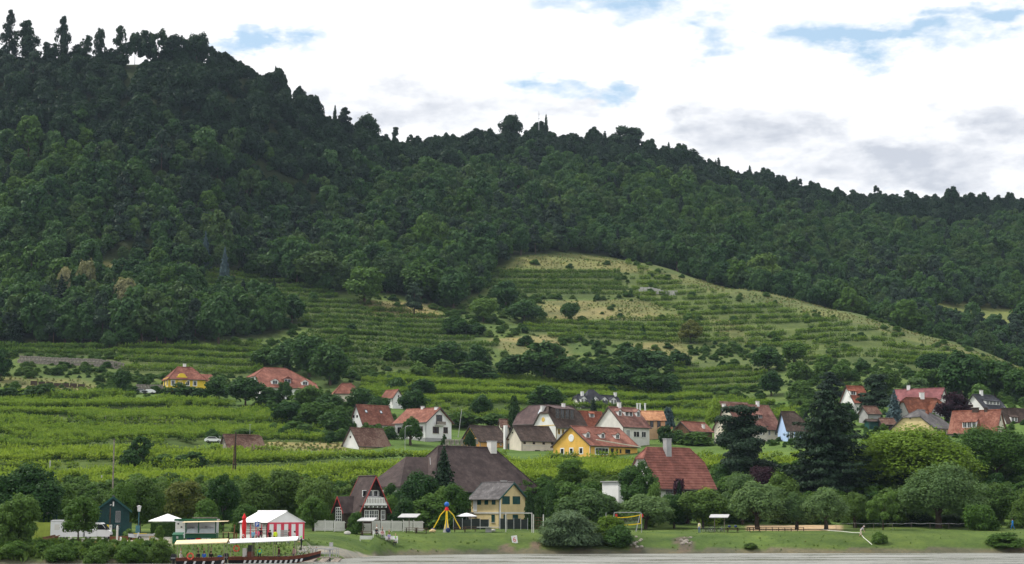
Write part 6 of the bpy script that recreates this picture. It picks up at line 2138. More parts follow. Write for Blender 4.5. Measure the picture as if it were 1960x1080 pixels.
# ------------------------------------------------------------------ things on the bank
M['red'] = mat('red_cloth', (.62, .020, .025), .75, var=.08)
M['tentred'] = mat('tent_red', (.62, .055, .095), .7, var=.05)
M['canvas'] = mat('white_canvas', (.80, .80, .80), .7, var=.02)
M['creamcanvas'] = mat('cream_canvas', (.74, .61, .38), .75, var=.05)
M['clear'] = mat('tent_window_foil', (.20, .17, .15), .2, spec=.6, var=.2)
M['hull'] = mat('boat_brown_wood', (.145, .045, .026), .6, var=.2, vscale=2, bump=.2, bscale=10)
M['hullblack'] = mat('boat_black_paint', (.012, .013, .016), .5, var=.1)
M['ring'] = mat('lifebuoy_red', (.62, .07, .035), .5, var=.05)
M['black'] = mat('black_plastic', (.015, .016, .018), .45, var=.15)
M['rubber'] = mat('tyre_rubber', (.018, .018, .018), .85)
M['yellowpaint'] = mat('yellow_paint', (.80, .56, .015), .45, var=.04)
M['bluepaint'] = mat('blue_paint', (.02, .13, .50), .35, var=.05)
M['navy'] = mat('navy_rubber', (.015, .030, .11), .6, var=.1)
M['greensheet'] = mat('stall_green', (.015, .105, .050), .5, var=.1)
M['limeboard'] = mat('lime_wall', (.27, .33, .055), .7, var=.1)
M['teal'] = mat('teal_box', (.08, .21, .24), .5, var=.1)
M['brownpot'] = mat('planter_wood', (.20, .085, .040), .8, var=.15)
M['yellowsign'] = mat('sign_yellow', (.78, .60, .03), .5, var=.04)
M['signblue'] = mat('sign_blue', (.015, .09, .42), .4, var=.03)
M['signred'] = mat('sign_red', (.60, .03, .03), .5, var=.03)
M['carwhite'] = mat('vehicle_white', (.78, .79, .80), .25, spec=.5, var=.02)
M['carsilver'] = mat('vehicle_silver', (.55, .57, .60), .25, spec=.6, var=.03)
M['hosewhite'] = mat('hose', (.70, .70, .66), .6, var=.05)
M['concrete'] = mat('pale_concrete', (.46, .45, .42), .9, var=.12, bump=.3)
M['boardgrey'] = mat('grey_shelter_roof', (.42, .42, .42), .6, var=.08)
M['privacy'] = mat('dark_privacy_mesh', (.022, .028, .026), .8, var=.2)
M['netgrey'] = mat('net_cord', (.30, .30, .27), .8)
M['skin'] = mat('skin', (.45, .27, .19), .6, var=.05)
M['hairdark'] = mat('dark_hair', (.030, .020, .014), .8)
M['hairgrey'] = mat('grey_hair', (.38, .36, .34), .8)
M['hedgegreen'] = M['leaf_thuja']
def cloth(col):
 k = 'cloth_%02d%02d%02d' % tuple(int(c * 99) for c in col)
 if k not in M:
  M[k] = mat(k, col, .85, spec=.1, var=.10, vscale=3)
 return M[k]
# ------------------------------------------------------------------ people: one skinned body, clothes by limb
def pose(kind):
 J = {'pel': (0, 0, .95), 'spi': (0, .01, 1.15), 'che': (0, .0, 1.36), 'nek': (0, -.01, 1.49), 'hed': (0, -.03, 1.60), 'top': (0, -.02, 1.73), 'nos': (0, -.125, 1.60)}
 for s, q in (('l', -1), ('r', 1)):
  J.update({'sh' + s: (.18 * q, 0, 1.41), 'el' + s: (.24 * q, .03, 1.13), 'wr' + s: (.25 * q, -.06, .89), 'ha' + s: (.25 * q, -.09, .82),
     'hi' + s: (.10 * q, 0, .90), 'kn' + s: (.11 * q, -.02, .49), 'an' + s: (.11 * q, .02, .09), 'to' + s: (.13 * q, -.15, .035)})
 if kind == 'sit':
  for k in J:
   J[k] = (J[k][0], J[k][1], J[k][2] - .47) if k[:2] not in ('kn', 'an', 'to') else J[k]
  for s, q in (('l', -1), ('r', 1)):
   J['kn' + s] = (.13 * q, -.42, .50)
   J['an' + s] = (.13 * q, -.40, .09)
   J['to' + s] = (.14 * q, -.56, .04)
   J['el' + s] = (.23 * q, -.08, .70)
   J['wr' + s] = (.14 * q, -.30, .60)
   J['ha' + s] = (.11 * q, -.37, .57)
 elif kind == 'walk':
  J['knl'], J['anl'], J['tol'] = (-.10, -.16, .50), (-.10, -.24, .10), (-.11, -.41, .06)
  J['knr'], J['anr'], J['tor'] = (.10, .06, .48), (.10, .30, .14), (.11, .17, .03)
  J['ell'], J['wrl'], J['hal'] = (-.24, .12, 1.14), (-.24, .10, .90), (-.24, .07, .83)
  J['elr'], J['wrr'], J['har'] = (.24, -.10, 1.14), (.22, -.28, .97), (.21, -.34, .93)
 elif kind == 'bend':
  def b(p, a):
   y, z = p[1], p[2] - .92
   return (p[0], y * math.cos(a) - z * math.sin(a), .92 + y * math.sin(a) + z * math.cos(a))
  for k in list(J):
   if k[:2] in ('sp', 'ch', 'ne', 'he', 'to', 'no', 'sh') and k not in ('tol', 'tor'):
    J[k] = b(J[k], R(38))
  for s, q in (('l', -1), ('r', 1)):
   sh = J['sh' + s]
   J['el' + s] = (sh[0], sh[1] - .08, sh[2] - .29)
   J['wr' + s] = (.12 * q, sh[1] - .20, sh[2] - .50)
   J['ha' + s] = (.09 * q, sh[1] - .24, sh[2] - .57)
  J['knl'], J['anl'], J['tol'] = (-.11, -.12, .50), (-.11, -.10, .09), (-.12, -.27, .035)
  J['knr'], J['anr'], J['tor'] = (.11, .05, .49), (.11, .22, .10), (.12, .07, .035)
 elif kind == 'hold':                                     # hands on a handlebar
  for s, q in (('l', -1), ('r', 1)):
   J['el' + s] = (.25 * q, -.12, 1.14)
   J['wr' + s] = (.20 * q, -.38, 1.05)
   J['ha' + s] = (.19 * q, -.45, 1.04)
 return J
BONES = [('pel', 'spi'), ('spi', 'che'), ('che', 'nek'), ('nek', 'hed'), ('hed', 'top'), ('hed', 'nos')]
for s_ in 'lr':
 BONES += [('che', 'sh' + s_), ('sh' + s_, 'el' + s_), ('el' + s_, 'wr' + s_), ('wr' + s_, 'ha' + s_), ('pel', 'hi' + s_), ('hi' + s_, 'kn' + s_), ('kn' + s_, 'an' + s_), ('an' + s_, 'to' + s_)]
RAD = {'pel': .135, 'spi': .125, 'che': .14, 'nek': .058, 'hed': .098, 'top': .062, 'nos': .016, 'sh': .070, 'el': .045, 'wr': .031, 'ha': .036, 'hi': .095, 'kn': .062, 'an': .042, 'to': .034}
BODY = {}
def body_mesh(kind, sleeves, legs):
 """skin-modifier body with five fingers a hand; face material by the limb it belongs to (0 skin 1 top 2 trousers 3 shoes)"""
 key = (kind, sleeves, legs)
 if key in BODY:
  return BODY[key]
 J = pose(kind)
 names = list(J)
 pts = [Vector(J[n]) for n in names]
 rad = [RAD.get(n, RAD.get(n[:2], .05)) for n in names]
 ed = [(names.index(a), names.index(b)) for a, b in BONES]
 for s, q in (('l', -1), ('r', 1)):
  w, h = Vector(J['wr' + s]), Vector(J['ha' + s])
  d = (h - w).normalized()
  side = d.orthogonal().normalized()
  nrm = d.cross(side)
  hi = names.index('ha' + s)
  for i, ln in enumerate((.070, .082, .076, .058)):
   p0 = h + side * (i - 1.5) * .021 + d * .035
   p1 = p0 + d * ln * .55 + nrm * .008
   p2 = p1 + d * ln * .40 + nrm * .022
   k = len(pts)
   pts += [p0, p1, p2]
   rad += [.0105, .0095, .008]
   ed += [(hi, k), (k, k + 1), (k + 1, k + 2)]
   names += ['ha'] * 3
  k = len(pts)
  pts += [h - d * .01 - side * .045, h + d * .035 - side * .062 + nrm * .012]
  rad += [.012, .009]
  ed += [(hi, k), (k, k + 1)]
  names += ['ha'] * 2
 me = bpy.data.meshes.new('person')
 me.from_pydata([tuple(p) for p in pts], ed, [])
 ob = bpy.data.objects.new('person', me)
 COL.objects.link(ob)
 sm = ob.modifiers.new('skin', 'SKIN')
 sm.use_smooth_shade = True
 for i, r_ in enumerate(rad):
  me.skin_vertices[0].data[i].radius = (r_, r_)
  me.skin_vertices[0].data[i].use_root = (i == 0)
 sb = ob.modifiers.new('sub', 'SUBSURF')
 sb.levels = sb.render_levels = 1
 dg = bpy.context.evaluated_depsgraph_get()
 out = bpy.data.meshes.new_from_object(ob.evaluated_get(dg))
 bpy.data.objects.remove(ob)
 seg = []
 for a, b in BONES:
  pre = b[:2] if b[:2] in ('sh', 'el', 'wr', 'ha', 'hi', 'kn', 'an', 'to') and b not in ('top',) else b
  c = {'spi': 1, 'che': 1, 'nek': 1, 'hed': 0, 'top': 0, 'nos': 0, 'sh': 1, 'el': 1, 'wr': 1 if sleeves else 0, 'ha': 0, 'hi': 2, 'kn': 2, 'an': 2 if legs else 0, 'to': 3}[pre]
  seg.append((Vector(J[a]), Vector(J[b]), c, RAD.get(b, RAD.get(b[:2], .05))))
 mi = []
 for p in out.polygons:
  best, bc = 9, 0
  c_ = p.center
  for a, b, col, r_ in seg:
   ab = b - a
   t = max(0, min(1, (c_ - a).dot(ab) / ab.length_squared))
   d = (a + ab * t - c_).length - r_ * .9
   if d < best:
    best, bc = d, col
  mi.append(bc)
 for _ in range(4):
  out.materials.append(None)
 out.polygons.foreach_set('material_index', mi)
 out.polygons.foreach_set('use_smooth', [True] * len(mi))
 BODY[key] = (out, J)
 return BODY[key]
def person(label, loc, kind, face, top, legs, hair='hairdark', hat=None, hatcol=None, sleeves=False, longlegs=True, shoes=(.03, .03, .035), h=1.75, vest=None, group=None):
 me, J = body_mesh(kind, sleeves, longlegs)
 me = me.copy()
 me.name = 'person'
 for i, m_ in enumerate((M['skin'], cloth(top), cloth(legs), cloth(shoes))):
  me.materials[i] = m_
 o = inst('person', me, None, loc, (0, 0, R(face)), (h / 1.75,) * 3)
 tag(o, label, 'person', group)
 hd = Vector(J['hed'])
 tp = (Vector(J['top']) - hd).normalized()
 c = hd + tp * .045 - tp.cross(Vector((1, 0, 0))) * .012
 if hat == 'helmet':
  b = MB().lathe([(.128, -.01), (.132, .03), (.115, .08), (.07, .125), (.012, .14)], 12)
  hh = b.build('helmet', hatcol if not isinstance(hatcol, tuple) else cloth(hatcol), o)
 elif hat == 'cap':
  b = MB().lathe([(.112, -.0), (.116, .03), (.10, .08), (.05, .11), (.01, .115)], 12).box(-.07, .07, -.20, -.08, .0, .018)
  hh = b.build('cap', cloth(hatcol), o)
 else:
  b = MB().lathe([(.105, -.04), (.118, .02), (.11, .07), (.07, .11), (.012, .125)], 12)
  hh = b.build('hair', M[hair], o)
 hh.location = c
 hh.rotation_euler = Vector((0, 0, 1)).rotation_difference(tp).to_euler()
 if vest:
  ch, pe = Vector(J['che']), Vector(J['spi'])
  v = MB().tube([pe - Vector((0, 0, .06)), pe + (ch - pe) * .5, ch + (ch - pe) * .12], [.165, .172, .165], 10)
  v.build('safety_vest', cloth(vest), o)
 e = MB()
 for q in (-1, 1):
  e.ball((q * .036, -.098, .015), .012, 6, 4)
 eo = e.build('eyes', M['black'], o)
 eo.location = hd
 eo.rotation_euler = hh.rotation_euler
 return o
# ------------------------------------------------------------------ bicycles
def make_bike(label, loc, rz, col, group=None):
 t = thing('bicycle', label, 'bicycle', loc, rz, group)
 fr_ = cloth(col)
 for x in (-.53, .53):
  w = MB().torus((x, 0, .34), .325, .022, 'y', 20, 6)
  o = w.build('wheel', M['rubber'], t)
  s = MB()
  for i in range(8):
   a = math.pi * i / 8
   s.tube([(x - .31 * math.cos(a), 0, .34 - .31 * math.sin(a)), (x + .31 * math.cos(a), 0, .34 + .31 * math.sin(a))], .004, 3)
  s.build('spoke', M['steel'], o)
 f_ = MB()
 bb, st, hd, rw, fw = (-.08, 0, .30), (-.25, 0, .82), (.36, 0, .84), (-.53, 0, .34), (.53, 0, .34)
 for a, b in ((bb, st), (bb, (.38, 0, .72)), (st, hd), (bb, rw), (rw, (-.22, 0, .74)), (hd, fw), (hd, (.34, 0, .98))):
  f_.tube([a, b], .019, 5)
 f_.build('frame', fr_, t)
 MB().tube([(.22, -.29, 1.0), (.36, -.2, 1.02), (.36, .2, 1.02), (.22, .29, 1.0)], .015, 5).build('handlebar', M['black'], t)
 MB().prism([(-.38, 0, .90), (-.12, .02, .92), (-.12, -.02, .92), (-.38, -.08, .91), (-.42, 0, .92), (-.38, .08, .91)], (0, 0, .05)).build('saddle', M['black'], t)
 MB().tube([(-.08, -.09, .16), (-.08, -.09, .30), (-.08, .09, .30), (-.08, .09, .44)], .014, 5).build('crank', M['steel'], t)
 MB().box(-.80, -.35, -.06, .06, .70, .72).build('rack', M['steel'], t)
 return t
def G(px, Y, dz=0.0):
 x = P(px, 1000, Y).x
 return Vector((x, Y, float(gz(x, Y)) + dz))
# ------------------------------------------------------------------ ferry boats
def ferry(label, px0, px1, Y, w, zkeel, bow, n_str, canopy, can_px, can_z, group):
 """flat wooden ferry: bow to the right"""
 xa, xb = P(px0, 1060, Y).x, P(px1, 1050, Y).x
 Ln = xb - xa
 t = thing('ferry_boat', label, 'boat', (xa, Y, 0), 0, group)
 ns = 16
 secs = []
 for i in range(ns + 1):
  u = i / ns
  x = u * Ln
  half = w / 2 * (1 - max(0, (u - .72) / .28) ** 1.8 * .80)
  rise = max(0, (u - .55) / .45) ** 2 * bow
  zk, zg = -.15 + rise * .95, .72 + rise * .72
  secs.append((x, half, zk, zg))
 def strip(f0, f1, out0, out1, m_, name, par, u0=0, u1=1):
  mb = MB()
  for sd_ in (-1, 1):
   for i in range(ns):
    if not (u0 <= i / ns < u1):
     continue
    q = []
    for k, ff in ((i, f0), (i + 1, f0), (i + 1, f1), (i, f1)):
     x, hf, zk, zg = secs[k]
     q.append((x, sd_ * (hf * (.78 + .22 * ff) + (out0 if ff == f0 else out1)), zk + (zg - zk) * ff))
    mb.poly(q if sd_ < 0 else q[::-1])
  return mb.build(name, m_, par)
 hull = strip(0, 1, 0, 0, M['hull'], 'hull', t)
 mb = MB()
 for i in range(ns):
  a, b = secs[i], secs[i + 1]
  mb.poly([(a[0], -a[1] * .78, a[2]), (a[0], a[1] * .78, a[2]), (b[0], b[1] * .78, b[2]), (b[0], -b[1] * .78, b[2])])
  mb.poly([(a[0], -a[1] * .9, a[2] + .30), (b[0], -b[1] * .9, b[2] + .30), (b[0], b[1] * .9, b[2] + .30), (a[0], a[1] * .9, a[2] + .30)])
 for s_, fl in ((secs[0], 0), (secs[-1], 1)):
  q = [(s_[0], -s_[1] * .78, s_[2]), (s_[0], s_[1] * .78, s_[2]), (s_[0], s_[1], s_[3]), (s_[0], -s_[1], s_[3])]
  mb.poly(q if fl else q[::-1])
 mb.build('bottom', M['hull'], t)
 strip(.12, .60, .012, .02, M['hullblack'], 'black_band', hull)
 g = MB()
 for sd_ in (-1, 1):
  g.tube([(s_[0], sd_ * (s_[1] + .02), s_[3]) for s_ in secs], .05, 5)
 g.build('gunwale', M['hull'], t)
 for j in range(n_str):
  u = .16 + (.62 if n_str > 6 else .78) * j / max(n_str - 1, 1)
  x = u * Ln
  k = min(int(u * ns), ns - 1)
  f_ = u * ns - k
  it = lambda a: secs[k][a] * (1 - f_) + secs[k + 1][a] * f_
  hf, zk, zg = it(1), it(2), it(3)
  lo, hi = zk + (zg - zk) * .14, zk + (zg - zk) * .58
  yl, yh = -(hf * (.78 + .22 * .14) + .03), -(hf * (.78 + .22 * .58) + .037)
  MB().prism([(x, yl, lo), (x + .26, yl, lo), (x + .42, yh, hi), (x + .16, yh, hi)], (0, .012, 0)).build('white_stripe', M['whitepaint'], hull)
 c0, c1 = P(can_px[0], 1040, Y).x - xa, P(can_px[1], 1040, Y).x - xa
 hw = w / 2 + .15
 zc0, zc1 = can_z
 cm = M[canopy]
 pr = [(c0, -hw, zc0 - .22), (c0, 0, zc0 + .18), (c0, hw, zc0 - .22), (c0, hw, zc0 - .32), (c0, 0, zc0 + .06), (c0, -hw, zc0 - .32)]
 cb = MB().prism(pr, (c1 - c0, 0, zc1 - zc0))
 cb.build('canopy', cm, t)
 for i in range(4):
  x = c0 + .3 + (c1 - c0 - .6) * i / 3
  for sd_ in (-1, 1):
   MB().tube([(x, sd_ * (hw - .3), .5), (x, sd_ * (hw - .3), zc0 + (zc1 - zc0) * i / 3 - .16)], .035, 5).build('canopy_post', M['greywood'], t)
 m_ = MB().box(-.75, -.15, -.28, .28, .42, .98).prism([(-.75, -.22, .98), (-.15, -.22, .98), (-.22, -.18, 1.15), (-.66, -.18, 1.15)], (0, .42, 0)).box(-.55, -.32, -.10, .10, -.5, .42)
 mo = m_.build('outboard_motor', M['black'], t)
 MB().box(-.72, -.2, -.285, -.281, .66, .74).build('motor_band', M['steel'], mo)
 for i in range(3):
  x = c0 + .9 + (c1 - c0 - 1.8) * i / 2
  k = min(int(x / Ln * ns), ns)
  MB().box(x - .16, x + .16, -secs[k][1] * .85, secs[k][1] * .85, secs[k][2] + .62, secs[k][2] + .68).build('bench', M['brownwood'], t)
 return t, xa
def build_boats():
 g = 'wooden ferry boats at the landing'
 t1, x1 = ferry('smaller ferry boat with a cream canopy moored left of the other', 340, 430, 205.5, 2.2, -.1, .15, 5, 'creamcanvas', (338, 437), (2.55, 2.75), g)
 t2, x2 = ferry('longer ferry boat with a white canopy and raised bow at the landing', 440, 614, 209.5, 2.4, -.1, .95, 12, 'canvas', (440, 571), (2.62, 2.95), g)
 sx = P(470, 1050, 209.5).x - x2
 MB().box(sx - .3, sx + .2, -.35, .35, .2, 1.75).build('steering_stand', M['offwhite'], t2)
 MB().box(sx + .3, sx + .95, -.55, .55, .2, 1.35).build('steering_stand', M['hull'], t2)
 MB().box(sx + .35, sx + .9, -.5, .5, 1.36, 2.1).build('instrument_box', M['black'], t2)
 def ring(px, Y, z, label, col2=False, cat='lifebuoy', r1=.30, facing=0):
  o = thing('lifebuoy', label, cat, (P(px, 1050, Y).x, Y, z))
  if not col2:
   MB().torus((0, 0, 0), r1, .085, 'y', 20, 8).build('ring', M['ring'], o)
  else:
   for i in range(4):
    MB().torus((0, 0, 0), r1, .10, 'y', 6, 8, arc=(i / 4 + .06, i / 4 + .31)).build('ring_segment', M['whitepaint'] if i % 2 else M['ring'], o)
  for i in range(4):
   a = math.pi / 2 * i + .4
   MB().torus((r1 * math.cos(a), 0, r1 * math.sin(a)), .105, .012, 'x', 8, 4).build('strap', M['whitepaint'], o)
  return o
 ring(364.5, 204.2, .92, 'orange red lifebuoy on the side of the smaller ferry boat', r1=.34)
 ring(452.5, 208.6, 1.72, 'brown red lifebuoy hanging at the front of the longer ferry boat', r1=.32)
 ring(222.5, 233.5, 4.0, 'red and white lifebuoy on the green hut wall', True, r1=.36)
 pz = .14
 for (lab, px, Y, kind, face, top, legs, kw) in (
   ('person in bright blue sitting in the smaller ferry boat', 391, 205.6, 'sit', 0, (.05, .17, .62), (.03, .04, .07), {}),
   ('person in black sitting right of the blue one in the smaller boat', 404, 205.9, 'sit', 20, (.02, .02, .022), (.03, .03, .04), {}),
   ('person in dark clothes sitting left of the blue one in the smaller boat', 380, 206.0, 'sit', -20, (.03, .032, .04), (.03, .03, .04), {}),
   ('person in white sitting at the stern of the smaller boat', 346, 205.2, 'sit', 60, (.62, .58, .52), (.10, .10, .11), {'hair': 'hairgrey'}),
   ('person in black trousers and yellow green vest standing in the longer boat', 497, 209.6, 'stand', 10, (.10, .55, .35), (.02, .02, .025), {'vest': (.62, .80, .03)}),
   ('person with dark top standing among the bicycles in the longer boat', 534, 209.7, 'stand', -60, (.10, .030, .030), (.03, .03, .035), {}),
   ('person in a pale pink top standing near the bow of the longer boat', 563, 209.7, 'stand', -40, (.55, .36, .33), (.025, .025, .03), {})):
  z = pz + (.03 if kind == 'stand' else .0)
  person(lab, (P(px, 1050, Y).x, Y, z + (.05 if kind == 'sit' else 0)), kind, face, top, legs, sleeves=True, **kw)
 for (lab, px, Y, rz, col) in (
   ('black bicycle lying furthest left in the longer ferry boat', 482, 209.2, 15, (.02, .02, .02)),
   ('dark bicycle left of the dark person in the longer boat', 517, 209.1, 5, (.03, .03, .035)),
   ('dark bicycle right of the dark person in the longer boat', 541, 209.2, -8, (.02, .03, .05)),
   ('grey bicycle beside the pink person in the longer boat', 555, 209.0, 10, (.22, .22, .23))):
  make_bike(lab, (P(px, 1050, Y).x, Y, .17), R(rz), col, 'bicycles in the longer ferry boat')
 b = thing('bundle', 'blue bag lying on the stern bench of the smaller boat', 'bag', (P(421, 1050, 205.6).x, 205.6, .72))
 MB().ball((0, 0, .15), .3, 10, 6, 0, .5).build('bag_body', M['bluepaint'], b)
 MB().tube([(-.2, 0, .22), (-.1, 0, .36), (.1, 0, .36), (.2, 0, .22)], .02, 5).build('handle', M['black'], b)
 q = thing('landing_stage', 'small landing ramp with grey railings at the bow of the longer ferry boat', 'jetty', G(622, 217.0))
 q.location.z = .35
 for i in range(8):
  MB().box(-1.6 + i * .42, -1.6 + i * .42 + .39, -1.6, 1.4, .10, .17).build('plank', M['greywood'], q)
 for i in range(3):
  MB().prism([(-1.6 + i * 1.5, -1.7, .08), (-.7 + i * 1.5, -1.7, .08), (-1.5 + i * 1.5, -3.4, -.7), (-2.4 + i * 1.5, -3.4, -.7)], (0, .1, -.14)).build('beam', M['greywood'], q)
 for sd_ in (-1.5, 1.3):
  for x in (-1.5, .2, 1.6):
   MB().tube([(x, sd_, .1), (x, sd_, 1.2)], .035, 5).build('railing_post', M['steel'], q)
  for z in (.65, 1.18):
   MB().tube([(-1.5, sd_, z), (1.6, sd_, z)], .03, 5).build('rail', M['steel'], q)
 s = thing('sign_post', 'grey sign post with a plain pale board standing at the landing ramp', 'sign post', G(637.5, 219))
 MB().tube([(0, 0, -.2), (0, 0, 3.0)], .045, 6).build('pole', M['steel'], s)
 MB().box(-.42, .0, -.05, -.02, 2.45, 3.0).build('board', M['boardgrey'], s)
 s = thing('ticket_post', 'grey slot machine post with a flat top beside the landing ramp', 'post', G(632, 218.4))
 MB().box(-.13, .13, -.1, .1, -.2, 2.1).build('pillar', M['steel'], s)
 MB().box(-.45, .35, -.3, .3, 2.103, 2.28).build('cover', M['boardgrey'], s)
def build_left_bank():
 h = House('party_tent', 'white party tent with red striped walls and arched windows behind the ferry boats', 512, 1033, 228, 'R', 45, 62, 62, 1000, 980, 'canvas', 'canvas', (0, 0), .12, cat='tent', trim=None, rthick=.06, ends=(.12, .12), skirt=.4)
 n = 5
 for i in range(n):
  xa, xb = -h.L * i / n, -h.L * (i + 1) / n
  MB().box(xa - .14, xa, -.035, -.004, 0, h.H).build('red_stripe', M['tentred'], h.T)
  c, hw = (xa + xb) / 2 - .07, .50
  if i < 4:
   arc = [(c - hw, -.02, .65), (c + hw, -.02, .65), (c + hw, -.02, 1.35)] + [(c + hw * math.cos(t) * (1 if math.cos(t) > 0 else 1), -.02, 1.35 + .72 * math.sin(t)) for t in [R(a) for a in range(20, 180, 20)]] + [(c - hw, -.02, 1.35)]
   w = MB().prism(arc, (0, .016, 0))
   wo = w.build('tent_window', M['clear'], h.T)
   for k in range(3):
    MB().box(c - hw + .5 * hw * (k + 1) - .02, c - hw + .5 * hw * (k + 1) + .02, -.034, -.022, .65, 1.95).build('window_bar', M['canvas'], wo)
   for k in range(3):
    MB().box(c - hw, c + hw, -.032, -.024, .95 + k * .3, .99 + k * .3).build('window_bar', M['canvas'], wo)
 MB().box(-h.L, 0, -.045, -.006, h.H - .22, h.H - .02).build('red_valance', M['tentred'], h.T)
 MB().box(.006, .045, 0, h.W, h.H - .22, h.H - .02).build('red_valance', M['tentred'], h.T)
 for i in range(6):
  y = h.W * i / 5
  MB().box(.004, .035, max(y - .25, 0), min(y + .25, h.W), 0, h.H - .225).build('red_stripe', M['tentred'], h.T)
 u = thing('parasol', 'open white square parasol standing by the hedge', 'parasol', G(321, 244))
 MB().tube([(0, 0, -.1), (0, 0, 2.95)], .04, 6).build('pole', M['greywood'], u)
 c = MB()
 hw = 1.95
 cr = [(-hw, -hw), (hw, -hw), (hw, hw), (-hw, hw)]
 for i in range(4):
  a, b = cr[i], cr[(i + 1) % 4]
  c.poly([(a[0], a[1], 2.0), (b[0], b[1], 2.0), (0, 0, 2.95)])
  c.poly([(b[0], b[1], 2.0), (a[0], a[1], 2.0), (0, 0, 2.8)])
 co = c.build('canopy', M['canvas'], u)
 v = MB()
 for i in range(4):
  a, b = cr[i], cr[(i + 1) % 4]
  v.prism([(a[0], a[1], 2.0), (b[0], b[1], 2.0), (b[0], b[1], 1.86), (a[0], a[1], 1.86)], (.012, .012, 0))
 v.build('valance', M['canvas'], co)
 u.rotation_euler.z = R(38)
 u = thing('parasol', 'closed white parasol behind the food stall', 'parasol', G(365, 243))
 MB().tube([(0, 0, -.1), (0, 0, 1.2)], .03, 6).build('pole', M['greywood'], u)
 MB().lathe([(.16, 1.0), (.17, 1.3), (.11, 1.8), (.14, 1.9), (.03, 2.35)], 10).build('canopy', M['canvas'], u)
 u = thing('parasol', 'tall closed red parasol in front of the striped tent', 'parasol', G(467.5, 221))
 MB().tube([(0, 0, -.1), (0, 0, .8)], .04, 6).build('pole', M['steel'], u)
 MB().lathe([(.20, .55), (.27, .8), (.23, 1.3), (.30, 1.9), (.26, 2.7), (.20, 3.05), (.30, 3.12), (.22, 3.35), (.09, 3.62), (.03, 3.75)], 14).build('canopy', M['red'], u)
 w = MB().torus((-.05, -.285, 1.02), .12, .035, 'y', 14, 5).tube([(.0, -.29, .84), (.12, -.29, .72), (.2, -.27, .70)], .035, 5)
 w.build('white_emblem', M['whitepaint'], u)
 r_ = thing('table_shelter', 'flat brown shelter roof just visible over the hedge behind the stall', 'shelter', G(392, 250))
 MB().box(-1.6, 1.6, -1.2, 1.2, 2.25, 2.4).build('roof', M['greywood'], r_)
 for x in (-1.4, 1.4):
  for y in (-1, 1):
   MB().box(x - .06, x + .06, y - .06, y + .06, -.1, 2.25).build('post', M['brownwood'], r_)
 g = G(313, 236)
 rs = np.random.RandomState(3)
 n = 5200
 f_ = rs.choice(3, n, p=[.5, .3, .2])
 p = np.stack([rs.uniform(-1.55, 1.55, n), rs.uniform(-.5, .5, n), rs.uniform(0, 1.75, n)], 1)
 p[f_ == 0, 1] = -.5
 p[f_ == 1, 2] = 1.75
 p[f_ == 2, 0] = np.where(rs.uniform(size=(f_ == 2).sum()) < .5, -1.55, 1.55)
 nr = np.stack([(f_ == 2) * np.sign(p[:, 0]), (f_ == 0) * -1.0, (f_ == 1) * 1.0], 1) + rs.normal(size=(n, 3)) * .5
 v, q = quads(p + rs.normal(size=(n, 3)) * .04, nr, .13, rs)
 hd = inst('hedge', np_mesh('hedge', v, q, [M['leaf_thuja']]), None, g)
 tag(hd, 'dark green clipped box hedge left of the food stall', 'hedge')
 t = thing('food_stall', 'green and white food stall trailer with glass counter and pale awning', 'food stall', G(336, 222))
 k = 222 / F
 Lx = 77 * k
 z = lambda py: (1037 - py) * k * 1.0
 MB().box(0, Lx, 1.9, 2.0, .35, z(998)).build('back_wall', M['carwhite'], t)
 MB().box(0, 1.22, 0, 1.898, .35, z(1000)).build('side_wall', M['carwhite'], t)
 MB().box(1.224, Lx, .0, 1.898, .35, 1.0).build('counter_base', M['greensheet'], t)
 MB().box(-.12, Lx + .1, -.1, 2.1, z(998), z(995.5)).build('roof', M['boardgrey'], t)
 MB().box(-.13, Lx + .11, -.13, -.103, z(999), z(995.2)).build('roof_edge', M['greensheet'], t)
 for x in (1.30, 2.9, Lx - .06):
  MB().box(x - .06, x + .06, -.02, .1, .35, z(998) - .005).build('corner_post', M['greensheet'], t)
 for xa, xb in ((1.38, 2.82), (2.98, Lx - .15)):
  MB().prism([(xa, .02, 1.003), (xb, .02, 1.003), (xb, .28, 1.55), (xa, .28, 1.55)], (0, .03, .01)).build('counter_glass', M['skyglass'], t)
 MB().box(1.3, Lx, -.28, .015, .94, 1.0).build('shelf', M['sill'], t)
 MB().box(1.5, Lx - .3, 1.2, 1.85, 1.003, 1.5).build('back_counter', M['steel'], t)
 for i in range(5):
  MB().box(1.6 + i * .62, 1.95 + i * .62, 1.25, 1.6, 1.503, 1.75 + .12 * (i % 2)).build('goods', M[['boardgrey', 'steel', 'offwhite'][i % 3]], t)
 aw = MB().prism([(1.1, -.12, z(1001)), (Lx + 1.65, -.12, z(999.5)), (Lx + 1.65, -1.5, z(1000.5)), (1.1, -1.5, z(1002.5))], (0, 0, .05))
 aw.build('awning', M['creamcanvas'], t)
 MB().box(.05, 1.1, -.012, -.003, 1.5, 2.3).build('poster', M['offwhite'], t)
 for x, zz in ((.75, 1.75), (.35, 2.15)):
  MB().box(x - .1, x + .12, -.02, -.013, zz - .1, zz + .08).build('poster_picture', M['black'], t)
 for x in (1.0, Lx - 1.0):
  MB().torus((x, .25, .28), .2, .09, 'y', 16, 6).build('wheel', M['rubber'], t)
